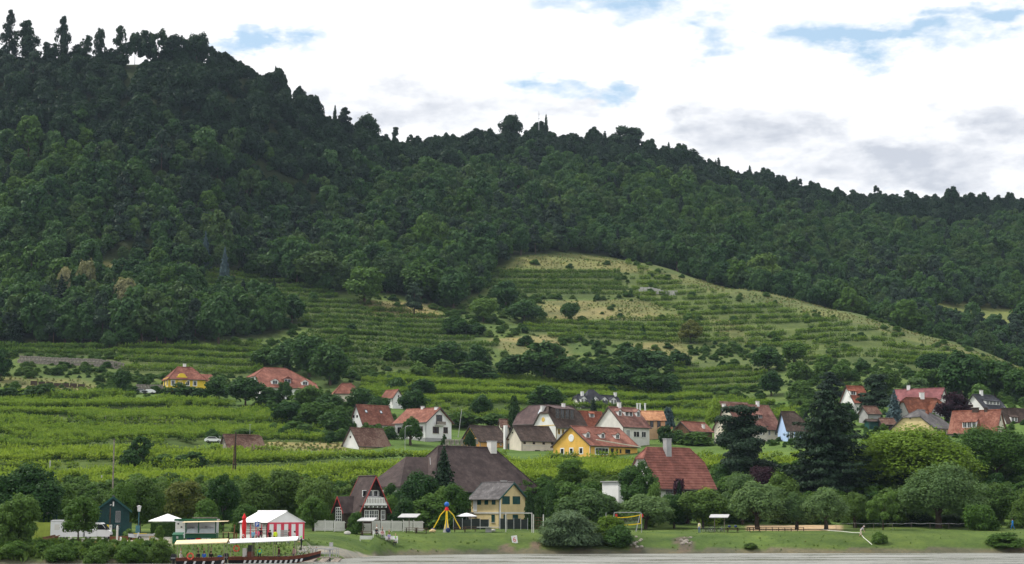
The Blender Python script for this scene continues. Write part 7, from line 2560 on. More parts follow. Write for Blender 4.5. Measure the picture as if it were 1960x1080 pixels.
 for x, m_ in ((1.8, 'navy'), (2.35, 'navy'), (3.0, 'red'), (3.7, 'offwhite'), (4.3, 'offwhite')):
  cr_ = thing('crate', {'navy': 'dark blue cool box', 'red': 'red drinks crate', 'offwhite': 'pale box'}[m_] + ' under the stall counter, ' + {1.8: 'leftmost', 2.35: 'second from left', 3.0: 'in the middle', 3.7: 'right of the red crate', 4.3: 'rightmost'}[x], 'crate', t.location + Vector((x, -.55, .0)))
  MB().box(-.24, .24, -.2, .2, 0, .32).build('crate_body', M[m_], cr_)
  MB().box(-.25, .25, -.21, .21, .323, .37).build('lid', M[m_], cr_)
 c = thing('cabinet', 'dark green cabinet with a slanted lid at the left corner of the food stall', 'cabinet', G(341.5, 218.5))
 MB().prism([(-.62, -.45, 0), (.62, -.45, 0), (.62, -.45, 1.02), (-.62, -.45, 1.02)], (0, .9, 0)).build('body', M['greensheet'], c)
 MB().prism([(-.66, -.5, 1.025), (.66, -.5, 1.025), (.66, .5, 1.30), (-.66, .5, 1.30)], (0, 0, .06)).build('lid', M['greensheet'], c)
 MB().box(-.14, .12, -.47, -.453, .6, .88).build('notice', M['boardgrey'], c)
 for px, lab in ((433, 'small wooden bar table right of the food stall'), (443, 'second small wooden bar table closer to the tent')):
  b = thing('bar_table', lab, 'table', G(px, 224))
  MB().box(-.4, .4, -.3, .3, 1.0, 1.06).build('table_top', M['sand'], b)
  for x in (-.34, .34):
   for y in (-.24, .24):
    MB().box(x - .035, x + .035, y - .035, y + .035, -.05, .998).build('leg', M['brownwood'], b)
 for px, hh, lab in ((449, 2.2, 'tall brown wooden post left of the tent'), (453, 1.2, 'short brown wooden board leaning at the tent')):
  b = thing('wooden_post', lab, 'post', G(px, 222))
  MB().box(-.07, .07, -.06, .06, -.2, hh).box(-.1, .1, -.09, .09, hh - .12, hh - .02).build('post', M['brownpot'], b)
 s = thing('parking_sign', 'blue P parking sign with a grey arrow plate on a pole before the tent', 'sign', G(493, 219))
 MB().tube([(0, 0, -.2), (0, 0, 3.05)], .035, 6).build('pole', M['steel'], s)
 MB().box(-.30, .38, -.055, -.04, 2.33, 2.98).prism([(-.30, -.055, 2.36), (-.30, -.055, 2.95), (-.62, -.055, 2.655)], (0, .015, 0)).build('arrow_plate', M['boardgrey'], s)
 bp = MB().box(-.27, .20, -.07, -.058, 2.36, 2.95).build('blue_plate', M['signblue'], s)
 lt = MB().box(-.13, -.06, -.08, -.071, 2.44, 2.87)
 lt.prism([(-.059, -.08, 2.80), (.03, -.08, 2.80), (.03, -.08, 2.87), (-.059, -.08, 2.87)], (0, .009, 0)).prism([(-.059, -.08, 2.61), (.03, -.08, 2.61), (.03, -.08, 2.68), (-.059, -.08, 2.68)], (0, .009, 0))
 lt.prism([(.031, -.08, 2.61), (.08, -.08, 2.64), (.10, -.08, 2.70), (.10, -.08, 2.78), (.08, -.08, 2.84), (.031, -.08, 2.87), (.031, -.08, 2.80), (.04, -.08, 2.76), (.04, -.08, 2.72), (.031, -.08, 2.68)], (0, .009, 0))
 lt.build('letter', M['whitepaint'], bp)
 h = House('green_hut', 'dark green wooden hut with a lifebuoy on its gable', 183, 1022, 234, 'R', 78, 60, 16, 975, 951, 'hutgreen', 't_grey', (0, 0), .35, trim='greenpaint', ends=(.5, .3), cat='hut')
 for yy, w, z0, hh, nm in ((.52, .62, 1.5, 1.5, 'window'), (.42, .1, 1.3, 2.1, 'post')):
  if nm == 'window':
   h.opening('G', h.W * .66, z0, w, hh, frame='grey', glass='grey', bars=(1, 0), sill=False)
  else:
   MB().box(.005, .09, h.W * yy - .05, h.W * yy + .05, z0, z0 + hh).build('wall_post', M['brownwood'], h.T)
 lm = MB().box(.02, .22, h.W * .49, h.W * .53, h.H + .4, h.H + 1.0).build('floodlight', M['whitepaint'], h.T)
 MB().tube([(.12, h.W * .45, h.H + .6), (.3, h.W * .41, h.H + .55)], .06, 6).build('floodlight', M['whitepaint'], h.T)
 for i in range(int(h.H / .16)):
  MB().box(.003, .022, .02, h.W - .02, i * .16, i * .16 + .145).build('board', M['hutgreen'], h.walls)
 tr = thing('terrace_fence', 'dark green boarded terrace fence in front of the hut', 'fence', G(232, 231))
 x0, x1 = P(214, 1000, 231).x - tr.location.x, P(251, 1000, 231).x - tr.location.x
 for i in range(5):
  MB().box(x0, x1, -.03, .03, .85 + i * .24, .85 + i * .24 + .225).build('board', M['hutgreen'], tr)
 for x in (x0, (x0 + x1) / 2, x1):
  MB().box(x - .06, x + .06, .035, .14, -.3, 2.05).build('post', M['hutgreen'], tr)
 MB().box(x0 - .05, x1 + .05, -.08, .16, 2.055, 2.12).build('top_rail', M['hutgreen'], tr)
 for px, m_, lab in ((200, 'boardgrey', 'pale grey notice board left of the yellow poster'), (205.5, 'yellowsign', 'bright yellow poster board at the terrace corner'), (212, 'offwhite', 'white notice board right of the yellow poster')):
  b = thing('notice_board', lab, 'notice board', G(px, 230.5))
  MB().box(-.19, .19, -.03, .0, 1.1, 1.82).build('panel', M[m_], b)
  MB().box(-.12, .12, -.036, -.032, 1.45, 1.7).build('print', M['grey' if m_ != 'yellowsign' else 'yellowtrim'], b)
  MB().box(-.04, .04, .003, .05, -.2, 1.8).build('post', M['greywood'], b)
 p_ = thing('play_tower', 'small open tower with dark posts and a white pointed roof at left', 'tower', G(95, 247))
 for x in (-.8, -.15, .6, .95):
  MB().box(x - .09, x + .09, -.1, .1, -.2, 2.7).build('post', M['hutgreen'], p_)
 MB().lathe([(.72, 2.75), (.5, 2.95), (.03, 3.35)], 8, (-.2, 0, 0)).build('roof', M['whitepaint'], p_)
 MB().box(-1.0, 1.1, -.5, .5, 2.68, 2.745).build('deck', M['hutgreen'], p_)
 w = thing('board_wall', 'lime green boarded wall left of the white caravan', 'wall', G(82, 229))
 for i in range(7):
  MB().box(-1.25 + i * .36, -1.25 + i * .36 + .35, -.03, .03, -.1, 2.1).build('board', M['limeboard'], w)
 l = thing('wood_pile', 'dark brown heap of brushwood beside the caravan', 'wood pile', G(97, 222))
 for i in range(26):
  rr = random.Random(i)
  x, y, z_ = rr.uniform(-.7, .7), rr.uniform(-.5, .5), rr.uniform(.05, .75)
  MB().tube([(x - .5, y, z_ * .7 + rr.uniform(-.1, .1)), (x + .5, y + rr.uniform(-.2, .2), z_)], .06, 5).build('branch', M['brownwood'], l)
 s = thing('street_lamp', 'green street lamp with a white lantern right of the hut', 'street lamp', G(265.5, 236))
 MB().tube([(0, 0, -.2), (0, 0, 3.35)], [.07, .045], 7).build('pole', M['teal'], s)
 MB().lathe([(.16, 3.36), (.19, 3.5), (.26, 3.95), (.28, 4.0)], 12).build('lantern', M['whitepaint'], s)
 MB().lathe([(.33, 4.004), (.33, 4.06), (.12, 4.16), (.03, 4.2)], 12).build('lamp_cap', M['boardgrey'], s)
 b = thing('meter_box', 'teal grey meter box at the foot of the street lamp', 'box', G(264, 235.2))
 MB().box(-.26, .26, -.15, .15, .45, 1.5).build('body', M['teal'], b)
 MB().box(-.29, .29, -.18, .18, 1.503, 1.56).build('lid', M['teal'], b)
 for x in (-.2, .2):
  MB().box(x - .03, x + .03, -.03, .03, -.1, .447).build('leg', M['teal'], b)
 c = thing('caravan', 'white box shaped trailer behind the van, partly hidden by the willow-like tree', 'trailer', G(97, 224))
 k = 224 / F
 W_, Hh = 62 * k, 2.45
 pr = [(0, 0, .42), (W_, 0, .42), (W_, 0, Hh), (W_ - .25, 0, Hh + .12), (.25, 0, Hh + .12), (0, 0, Hh)]
 MB().prism(pr, (0, 2.1, 0)).build('body', M['carwhite'], c)
 MB().prism([(.5, -.012, 1.3), (1.15, -.012, 1.3), (1.15, -.012, 2.0), (.5, -.012, 2.0)], (0, .012, 0)).build('door', M['offwhite'], c)
 MB().box(1.6, 3.1, -.014, -.002, 1.35, 2.1).build('window', M['glass'], c)
 MB().box(-.02, W_ + .02, -.04, 2.14, Hh - .12, Hh - .06).build('trim', M['boardgrey'], c)
 for x in (1.1, 1.9):
  MB().torus((x, .12, .33), .22, .11, 'y', 16, 6).build('wheel', M['rubber'], c)
 v = thing('van', 'white van facing right on the gravel yard, half hidden by the slender tree', 'van', G(163, 223.5))
 x1 = 52 * k
 prof = [(0, .45), (x1 - .05, .45), (x1, .75), (x1 - .05, 1.05), (x1 - .75, 1.28), (x1 - 1.35, 2.05), (x1 - 1.55, 2.2), (0, 2.2)]
 vb = MB().prism([(x, 0, z_) for x, z_ in prof], (0, 1.95, 0)).build('body', M['carwhite'], v)
 MB().prism([(x1 - .82, -.012, 1.32), (x1 - 1.32, -.012, 1.98), (x1 - 1.95, -.012, 1.98), (x1 - 1.95, -.012, 1.32)], (0, .012, 0)).build('side_window', M['glass'], vb)
 MB().prism([(x1 - .735, .12, 1.31), (x1 - 1.31, .12, 2.04), (x1 - 1.31, 1.83, 2.04), (x1 - .735, 1.83, 1.31)], (.02, 0, .015)).build('windscreen', M['glass'], vb)
 MB().box(x1 - .85, x1 - .62, -.22, -.02, 1.30, 1.60).build('mirror', M['black'], vb)
 MB().box(x1 - .3, x1 + .07, -.02, 1.97, .42, .70).build('bumper', M['darkmetal'], vb)
 MB().box(x1 - .28, x1 - .02, -.016, .18, .82, 1.02).build('headlight', M['skyglass'], vb)
 MB().box(x1 - 1.95, x1 - 1.93, -.012, -.002, .5, 1.95).build('door_gap', M['grey'], vb)
 for x in (x1 - .75, .4):
  w = MB().torus((x, .14, .36), .24, .12, 'y', 18, 6).build('wheel', M['rubber'], v)
  MB().lathe([(.19, 0), (.19, .02), (.05, .06)], 12).build('rim', M['steel'], w)
  r_ = [o for o in COL.objects if o.parent == w][0]
  r_.location, r_.rotation_euler = (x, .06, .36), (R(90), 0, 0)
 for px, w_, lab in ((221, 1.2, 'long brown planter box left of the pale kerb stone'), (246, 1.9, 'long brown planter box under the round light shrub')):
  b = thing('planter', lab, 'planter', G(px, 223.2))
  MB().box(-w_ / 2, w_ / 2, -.3, .3, -.05, .42).build('box', M['brownpot'], b)
  MB().box(-w_ / 2 - .04, w_ / 2 + .04, -.34, .34, .423, .49).build('rim', M['brownpot'], b)
 for px, Y, hh, lab in ((137, 219.5, .7, 'white round marker post in front of the trailer'), (225, 222.6, 1.9, 'pale wooden post beside the left planter'), (232, 221.8, .45, 'pale kerb stone between the planters')):
  b = thing('marker_post', lab, 'post', G(px, Y))
  MB().lathe([(.13, -.1), (.13, hh * .9), (.06, hh)], 9).build('post', M['offwhite'], b)
  MB().lathe([(.17, -.1), (.17, .06)], 9).build('foot', M['concrete'], b)
 s = thing('scooter', 'pale motor scooter parked by the right planter', 'scooter', G(259, 223), R(20))
 for x in (-.6, .6):
  MB().torus((x, 0, .24), .17, .07, 'y', 16, 6).build('wheel', M['rubber'], s)
 MB().prism([(-.8, -.15, .38), (-.2, -.15, .30), (.35, -.15, .30), (.5, -.15, .95), (.38, -.15, .95), (.22, -.15, .42), (-.15, -.15, .50), (-.2, -.15, .78), (-.85, -.15, .80)], (0, .3, 0)).build('body', M['carsilver'], s)
 MB().box(-.8, -.18, -.14, .14, .803, .90).build('seat', M['black'], s)
 MB().tube([(.42, -.32, 1.08), (.46, 0, 1.02), (.42, .32, 1.08)], .02, 5).build('handlebar', M['black'], s)
 b = thing('rowing_boat', 'small boat hull with a yellow rim lying on trestles beside the scooter', 'boat', G(276, 226), R(6))
 MB().prism([(-1.3, -.35, .75), (1.1, -.35, .75), (1.5, -.05, .95), (1.1, .35, .75), (-1.3, .35, .75)], (0, 0, -.3)).build('hull', M['boardgrey'], b)
 MB().box(-1.3, .4, -.36, -.30, .755, .82).build('rim', M['yellowpaint'], b)
 for x in (-.9, .8):
  MB().box(x - .05, x + .05, -.4, .4, -.1, .447).build('trestle', M['sand'], b)
 for px, Y, zz, lab in ((298, 224, .9, 'small wooden bench at the gravel yard'),):
  b = thing('bench', lab, 'bench', G(px, Y))
  MB().box(-.8, .8, -.2, .2, .42, .48).build('seat', M['sand'], b)
  for x in (-.7, .7):
   MB().box(x - .05, x + .05, -.18, .18, -.1, .418).build('leg', M['sand'], b)
 for (lab, px, Y, kind, face, top, legs, kw) in (
   ('person in a light blue shirt standing before the tent windows', 485, 221, 'stand', 160, (.20, .42, .62), (.05, .06, .09), {'hair': 'hairgrey'}),
   ('person in bright pink standing right of the blue shirt', 494, 222, 'stand', 200, (.75, .12, .24), (.10, .05, .07), {}),
   ('person in black standing behind the pink one', 499, 223.5, 'stand', 180, (.025, .02, .025), (.03, .03, .03), {}),
   ('person in black left of the yellow jacket', 517, 222, 'stand', 30, (.02, .02, .025), (.03, .03, .04), {}),
   ('person in a bright yellow jacket before the striped tent wall', 527.5, 221.5, 'stand', -150, (.66, .82, .03), (.03, .035, .05), {'sleeves': True, 'h': 1.85}),
   ('person in a dark red top right of the grey display', 553, 223, 'stand', 90, (.20, .04, .05), (.04, .04, .05), {}),
   ('person in a white shirt near the tent corner', 565, 222, 'stand', -90, (.62, .60, .60), (.10, .10, .12), {}),
   ('cyclist with a lime green helmet holding a white bicycle', 577.5, 219.5, 'hold', -75, (.02, .02, .022), (.02, .02, .025), {'hat': 'helmet', 'hatcol': (.16, .68, .08)}),
   ('man in a grey shirt and jeans waiting at the landing path', 606, 219.2, 'stand', 60, (.40, .41, .38), (.07, .10, .17), {'hair': 'hairgrey'})):
  person(lab, G(px, Y), kind, face, top, legs, **kw)
 for (lab, px, Y, rz, col) in (('white bicycle held by the cyclist with the lime helmet', 587, 219.2, -12, (.70, .70, .70)), ('silver bicycle just right of the longer boat canopy', 579, 217.4, 20, (.45, .46, .48)),
         ('grey bicycle leaning at the ramp railing', 633, 217.2, 75, (.30, .32, .34)), ('dark bicycle standing before the striped tent wall', 543, 221, 10, (.06, .06, .07)), ('black bicycle between pink and yellow people', 508, 221, -15, (.02, .02, .02))):
  make_bike(lab, G(px, Y), R(rz), col)
 d = thing('display_board', 'grey slatted display board before the striped tent', 'board', G(544, 223.5))
 for i in range(4):
  MB().box(-.45, .45, -.02, .02, .75 + i * .22, .75 + i * .22 + .19).build('slat', M['grey'], d)
 for x in (-.4, .4):
  MB().box(x - .03, x + .03, .023, .07, -.1, 1.6).build('post', M['steel'], d)
def build_lawn():
 t = thing('white_fence', 'long white board fence in front of the chalet', 'fence', G(603, 265))
 x0 = t.location.x
 segs = [(603, 622), (622, 640), (640, 662), (690, 712), (712, 730), (730, 750), (750, 772), (772, 792), (792, 812)]
 pmesh = {}
 for a, b in segs:
  xa, xb = P(a, 1000, 265).x - x0, P(b, 1000, 265).x - x0
  zg = float(gz((xa + xb) / 2 + x0, 265)) - t.location.z
  q = MB()
  n = int((xb - xa - .12) / .15)
  for i in range(n):
   q.box(xa + .07 + i * .15, xa + .07 + i * .15 + .125, -.02, .0, zg + .12, zg + 1.62)
  q.box(xa, xb, .003, .05, zg + .35, zg + .45).box(xa, xb, .003, .05, zg + 1.35, zg + 1.45)
  pn = q.build('fence_panel', M['offwhite'], t)
  MB().box(xa - .07, xa + .06, -.03, .1, zg - .2, zg + 1.78).build('post', M['offwhite'], pn)
 def shelter(px, Y, w, lab, tilt=.35, posts=2):
  s = thing('picnic_shelter', lab, 'shelter', G(px, Y))
  MB().prism([(-w / 2, -1.0, 2.15), (w / 2 - .5, -1.0, 2.15), (w / 2, 1.0, 2.15 + tilt), (-w / 2 + .5, 1.0, 2.15 + tilt)], (0, 0, .1)).build('roof', M['boardgrey'], s)
  for x in ((-w * .22, w * .22) if posts == 2 else (0,)):
   MB().box(x - .06, x + .06, -.06, .06, -.2, 2.3).build('post', M['greywood'], s)
   MB().tube([(x, 0, 1.5), (x, -.75, 2.14)], .04, 5).build('brace', M['greywood'], s)
  return s
 shelter(703, 262, 2.9, 'grey tilted shelter roof over a table by the white fence', .45)
 shelter(783, 262, 3.3, 'grey tilted shelter roof over tables right of the seated people', .5, 1)
 shelter(1377, 272, 3.4, 'grey tilted shelter roof beside the parked bicycles at right', .45)
 u = thing('garden_parasol', 'wide low white parasol roof in front of the yellow house', 'parasol', G(893, 283))
 MB().tube([(0, 0, -.1), (0, 0, 2.4)], .04, 6).build('pole', M['steel'], u)
 MB().lathe([(1.7, 2.05), (1.65, 2.12), (.8, 2.42), (.05, 2.6)], 8).build('canopy', M['canvas'], u)
 def table(px, Y, lab, w=2.0, rz=0):
  s = thing('picnic_table', lab, 'table', G(px, Y), rz)
  for i in range(4):
   MB().box(-w / 2, w / 2, -.38 + i * .19, -.38 + i * .19 + .175, .70, .75).build('plank', M['brownwood'], s)
  for sd_ in (-1, 1):
   MB().box(-w / 2, w / 2, sd_ * .72 - .14, sd_ * .72 + .14, .42, .47).build('seat', M['brownwood'], s)
  for x in (-w * .38, w * .38):
   for sd_ in (-1, 1):
    MB().tube([(x, sd_ * .25, .70), (x, sd_ * .72, -.05)], .045, 5).build('leg', M['darkwood'], s)
   MB().box(x - .04, x + .04, -.8, .8, .34, .415).build('crossbar', M['darkwood'], s)
  return s
 table(788, 261, 'dark picnic table under the shelter right of the seated people')
 table(806, 260, 'second dark picnic table right of the shelter post')
 table(880, 266, 'brown picnic table left of the white table tennis table')
 table(900, 268, 'brown picnic table behind the table tennis table')
 table(703, 261, 'picnic table in the shade of the shelter at the white fence')
 table(1402, 270, 'picnic table with bags under the right shelter')
 table(1444, 271, 'picnic table below the silvery apple tree')
 tt = thing('table_tennis_table', 'pale concrete table tennis table on the lawn', 'table', G(935, 266))
 MB().box(-1.75, 1.75, -.75, .75, .70, .79).build('table_top', M['concrete'], tt)
 MB().box(-.45, .45, -.3, .3, -.1, .698).build('base', M['grey'], tt)
 MB().box(-.02, .02, -.78, .78, .793, .93).build('net', M['steel'], tt)
 def bench(px, Y, lab, rz, w=1.8):
  s = thing('white_bench', lab, 'bench', G(px, Y), rz, 'white benches on the lawn')
  for i in range(3):
   MB().box(-w / 2, w / 2, -.25 + i * .16, -.25 + i * .16 + .14, .42, .47).build('seat_slat', M['whitepaint'], s)
  for i in range(3):
   MB().box(-w / 2, w / 2, .27, .31, .52 + i * .15, .52 + i * .15 + .13).build('back_slat', M['whitepaint'], s)
  for x in (-w * .46, w * .46):
   for y in (-.2, .24):
    MB().box(x - .035, x + .035, y - .03, y + .03, -.05, .418 if y < 0 else .95).build('leg', M['whitepaint'], s)
  return s
 bench(701, 251, 'empty white bench left of the seated group', R(188))
 bench(726, 250.5, 'white bench under the person with the white helmet', R(12))
 bench(750, 251, 'white bench under the person with the green helmet', R(8))
 for (lab, px, Y, face, top, legs, kw) in (
   ('seated person in dark clothes with a white helmet', 721, 250.3, 20, (.03, .03, .035), (.02, .02, .025), {'hat': 'helmet', 'hatcol': (.75, .75, .75), 'sleeves': True}),
   ('seated person in a pinkish brown top, second from left', 732, 250.6, 10, (.38, .20, .20), (.30, .30, .33), {}),
   ('seated person in a lilac shirt, third of the group', 745, 250.8, 5, (.36, .33, .55), (.32, .24, .26), {}),
   ('seated person with a lime green helmet at the right end of the group', 757.5, 250.9, -20, (.52, .56, .58), (.03, .03, .04), {'hat': 'helmet', 'hatcol': (.16, .68, .06)})):
  person(lab, G(px, Y), 'sit', face, top, legs, **kw)
 s = thing('climbing_toy', 'yellow four-armed climbing toy with a blue ball on top', 'play equipment', G(855, 264))
 c = MB().lathe([(.62, -.1), (.30, 1.1), (.10, 1.9)], 12).build('cone', M['grey'], s)
 MB().ball((0, 0, 4.15), .38, 14, 8).build('head', M['bluepaint'], s)
 MB().lathe([(.34, 3.25), (.30, 3.45), (.16, 3.78)], 12).build('neck', M['red'], s)
 MB().tube([(0, 0, 1.85), (0, 0, 3.3)], .10, 8).build('mast', M['yellowpaint'], s)
 for a, L1 in ((178, 1.55), (2, 1.6), (255, .45), (285, .55)):
  d = Vector((math.cos(R(a)), math.sin(R(a)), 0))
  pts = [d * .2 + Vector((0, 0, 3.35)), d * L1 * .62 + Vector((0, 0, 2.55)), d * L1 * .80 + Vector((0, 0, 1.9)), d * (L1 + .45) + Vector((0, 0, .55))]
  o = MB().tube(pts, .075, 7).build('arm', M['yellowpaint'], s)
  e = pts[-1]
  if a in (178, 285):
   MB().torus((e.x, e.y, e.z - .22), .24, .13, 'y', 16, 6).ball((e.x, e.y, e.z - .22), .20, 8, 6).build('tyre_seat', M['navy'], o)
 for a, b, lab in ((868, 936, 'dark mesh privacy fence left of the yellow house steps'), (957, 1010, 'dark mesh privacy fence under the yellow house, right')):
  f_ = thing('privacy_fence', lab, 'fence', G(a, 280))
  n = 4
  xa, xb = 0, P(b, 1000, 280).x - P(a, 1000, 280).x
  for i in range(n):
   MB().box(xa + (xb - xa) * i / n + .05, xa + (xb - xa) * (i + 1) / n - .05, -.02, .02, .1, 1.75 - .12 * (i % 2)).build('mesh_panel', M['privacy'], f_)
  for i in range(n + 1):
   x = xa + (xb - xa) * i / n
   MB().box(x - .04, x + .04, -.04, .04, -.2, 1.85).build('post', M['steel'], f_)
 s = thing('football_goal', 'white football goal frame left of the rope frame', 'goal', G(968, 267))
 w = P(1018, 1000, 267).x - P(968, 1000, 267).x
 for x in (0, w):
  MB().box(x - .07, x + .07, -.07, .07, -.1, 2.75).build('post', M['offwhite'], s)
 MB().box(-.07, w + .07, -.06, .06, 2.753, 2.88).build('crossbar', M['offwhite'], s)
 s = thing('rope_climber', 'wooden rope climbing frame at the left of the willow bush', 'play equipment', G(1021, 267))
 w = P(1040, 1000, 267).x - P(1021, 1000, 267).x
 for x in (0, w):
  MB().box(x - .08, x + .08, -.08, .08, -.1, 2.75).build('post', M['offwhite'], s)
 for i in range(5):
  MB().tube([(0, 0, .6 + i * .42), (w, 0, .6 + i * .42)], .035, 5).build('rung', M['brownwood'], s)
 for i in range(3):
  MB().tube([(w * (i + 1) / 4, 0, .6), (w * (i + 1) / 4, 0, 2.3)], .025, 4).build('rope', M['brownwood'], s)
 s = thing('volleyball_net', 'sagging volleyball net with yellow tape between steel posts', 'net', G(1228, 268))
 w = P(1228, 1000, 268).x - P(1160, 1000, 268).x
 for x in (0, -w):
  MB().tube([(x, 0, -.2), (x, 0, 3.0)], .06, 7).build('post', M['steel'], s)
 sag = lambda u: -.55 * 4 * u * (1 - u) * .55 - .28 * u
 for z0, k in ((2.72, 1), (1.75, 1)):
  if z0 < 2:
   pts = [(-w * u, 0, z0 - .35 + .8 * abs(u - .0) * 0 + sag(u) * .6) for u in [i / 10 for i in range(0, 9)]]
  else:
   pts = [(-w * u, 0, z0 + sag(u)) for u in [i / 10 for i in range(11)]]
  b = MB()
  for i in range(len(pts) - 1):
   p, q = Vector(pts[i]), Vector(pts[i + 1])
   b.prism([p + Vector((0, -.02, -.07)), q + Vector((0, -.02, -.07)), q + Vector((0, -.02, .07)), p + Vector((0, -.02, .07))], (0, .04, 0))
  b.build('tape', M['yellowpaint'], s)
 MB().prism([(-.08, -.02, 1.4), (-.22, -.02, 1.4), (-.14, -.02, 2.7), (-.02, -.02, 2.7)], (0, .04, 0)).build('side_tape', M['yellowpaint'], s)
 n_ = MB()
 for i in range(1, 28):
  u = i / 28
  n_.tube([(-w * u, 0, 1.4 + sag(u) * .6), (-w * u, 0, 2.68 + sag(u))], .006, 3)
 for j in range(1, 6):
  n_.tube([(-w * u, 0, (1.4 + sag(u) * .6) * (1 - j / 6) + (2.68 + sag(u)) * j / 6) for u in [i / 10 for i in range(11)]], .006, 3)
 tag(n_.build('net_mesh', M['netgrey'], s), kind='stuff')
 s = thing('swing_set', 'swing frame with slanting steel legs behind the volleyball net', 'play equipment', G(1176, 272))
 w = P(1226, 1000, 272).x - P(1176, 1000, 272).x
 MB().tube([(0, 0, 2.85), (w, 0, 2.85)], .06, 6).build('top_bar', M['steel'], s)
 for x, d in ((0, -.55), (w, -.75)):
  for y in (-.8, .8):
   MB().tube([(x, 0, 2.85), (x + d, y, -.1)], .05, 6).build('leg', M['steel'], s)
 for x in (.3, w + .25):
  MB().box(x - .16, x + .16, -.1, .1, 2.15, 2.62).build('red_seat', M['signred'], s)
 s = thing('kilometre_board', 'tilted white board with a red 6 standing low on the bank', 'sign', G(986, 258.2), R(-6))
 pv = MB().box(-.42, .42, -.03, .0, -.05, 1.08).build('board', M['whitepaint'], s)
 pv.rotation_euler = (0, R(-9), 0)
 d = MB().torus((0, -.034, .38), .155, .045, 'y', 16, 5)
 d.tube([(-.15, -.034, .40), (-.15, -.034, .58), (-.09, -.034, .72), (.03, -.034, .77), (.13, -.034, .72)], .045, 5)
 d.build('numeral', M['signred'], pv)
 for x in (-.3, .3):
  MB().box(x - .04, x + .04, .003, .08, -.4, .9).build('stake', M['greywood'], s)
 for px, Y, r_, lab in ((665, 256, .42, 'pale boulder on the lawn before the white fence'), (828, 263, .40, 'sand coloured boulder beside the climbing toy'), (944, 268, .3, 'pale stone beside the table tennis table')):
  b = MB().ball((0, 0, r_ * .5), r_, 10, 7, 0, .75)
  rr = random.Random(int(px))
  b.v = [(x * rr.uniform(.85, 1.15) * 1.2, y * rr.uniform(.85, 1.15), z * rr.uniform(.9, 1.1)) for x, y, z in b.v]
  o = b.build('boulder', M['concrete'] if px != 828 else M['sand'], None)
  o.location = G(px, Y)
  tag(o, lab, 'boulder')
 for cx, Yb, n, lab in ((1216, 260.5, 16, 'a'), (1312, 261.5, 14, 'b')):
  for i in range(n):
   rr = random.Random(cx + i)
   px = cx + rr.uniform(-12, 12)
   Y = Yb + rr.uniform(-2.2, 3.0)
   r_ = rr.uniform(.16, .42)
   b = MB().ball((0, 0, 0), r_, 8, 5, 0, .6)
   b.v = [(x * rr.uniform(.8, 1.2), y * rr.uniform(.8, 1.2), z * rr.uniform(.85, 1.15)) for x, y, z in b.v]
   o = b.build('bank_stone', M['stone'], None)
   o.location = G(px, Y, .02)
   tag(o, 'grey brown stone in the bare patch of bank ' + ('right of the dark lower bush' if lab == 'a' else 'below the standing man'), 'stone', 'stones in the bank scar ' + ('by the dark bush' if lab == 'a' else 'below the standing man'))
 person('man in a white and yellow shirt and blue trousers standing on the lawn', G(1338.5, 268), 'stand', -40, (.62, .62, .56), (.09, .15, .28), vest=(.72, .66, .22))
 person('man in a pale shirt and shorts bending over the hose on the bank', G(1647, 266.5), 'bend', 75, (.50, .46, .50), (.55, .47, .38), hat='cap', hatcol=(.60, .56, .50), longlegs=False, h=1.85)
 person('person in blue walking at the far right under the trees', G(1938, 281), 'walk', -80, (.03, .20, .50), (.03, .16, .42), sleeves=True)
 for i, (px, Y, rz, col, lab) in enumerate(((1353, 271, 10, (.05, .05, .06), 'bicycle nearest to the standing man'), (1361, 271.5, -20, (.25, .26, .28), 'second bicycle from the standing man'), (1370, 271, 15, (.03, .03, .04), 'third bicycle, under the left edge of the shelter roof'), (1381, 271.5, 70, (.35, .36, .38), 'bicycle seen from the front under the shelter'))):
  make_bike(lab, G(px, Y), R(rz), col, 'bicycles beside the right shelter')
 for px, lab in ((1396, 'dark bag on the picnic table under the right shelter'), (1408, 'second dark bag on the same picnic table')):
  b = thing('bag', lab, 'bag', G(px, 270, .75))
  MB().ball((0, 0, .18), .26, 10, 6, 0, .7).build('bag_body', M['navy'], b)
  MB().tube([(-.12, 0, .32), (0, 0, .44), (.12, 0, .32)], .02, 5).build('handle', M['black'], b)
 r_ = thing('low_rail_fence', 'low dark wooden rail along the sandy field under the apple trees', 'fence', G(1440, 274))
 x0 = r_.location
 for i in range(10):
  q = G(1430 + i * 12, 274)
  MB().box(-.05, .05, -.05, .05, -.1, .62).build('post', M['darkwood'], r_).location = q - x0
  if i < 9:
   q2 = G(1430 + (i + 1) * 12, 274)
   MB().tube([q - x0 + Vector((0, -.06, .55)), q2 - x0 + Vector((0, -.06, .55))], .05, 5).build('rail', M['darkwood'], r_)
 pts = [G(px, Y, .06) for px, Y in ((1572, 281), (1590, 277), (1612, 273), (1632, 269.5), (1645, 267.3), (1653, 265.6), (1661, 263.9), (1668, 262.5))]
 pts[4].z += .35
 tag(MB().tube(pts, .042, 7).build('hose', M['hosewhite']), 'pale thick hose running from the trees down to the water', 'hose')
 l = thing('tape_line', 'white barrier tape strung on stakes along the shady trees at right', 'barrier tape', G(1600, 285))
 x0 = l.location
 prev = None
 for i in range(8):
  q = G(1600 + i * 36, 285)
  MB().box(-.025, .025, -.025, .025, -.1, 1.0).build('stake', M['greywood'], l).location = q - x0
  if prev is not None:
   mid = (q + prev) / 2 - x0 + Vector((0, 0, .82))
   MB().tube([prev - x0 + Vector((0, 0, .95)), mid, q - x0 + Vector((0, 0, .95))], .022, 4).build('tape', M['whitepaint'], l)
  prev = q
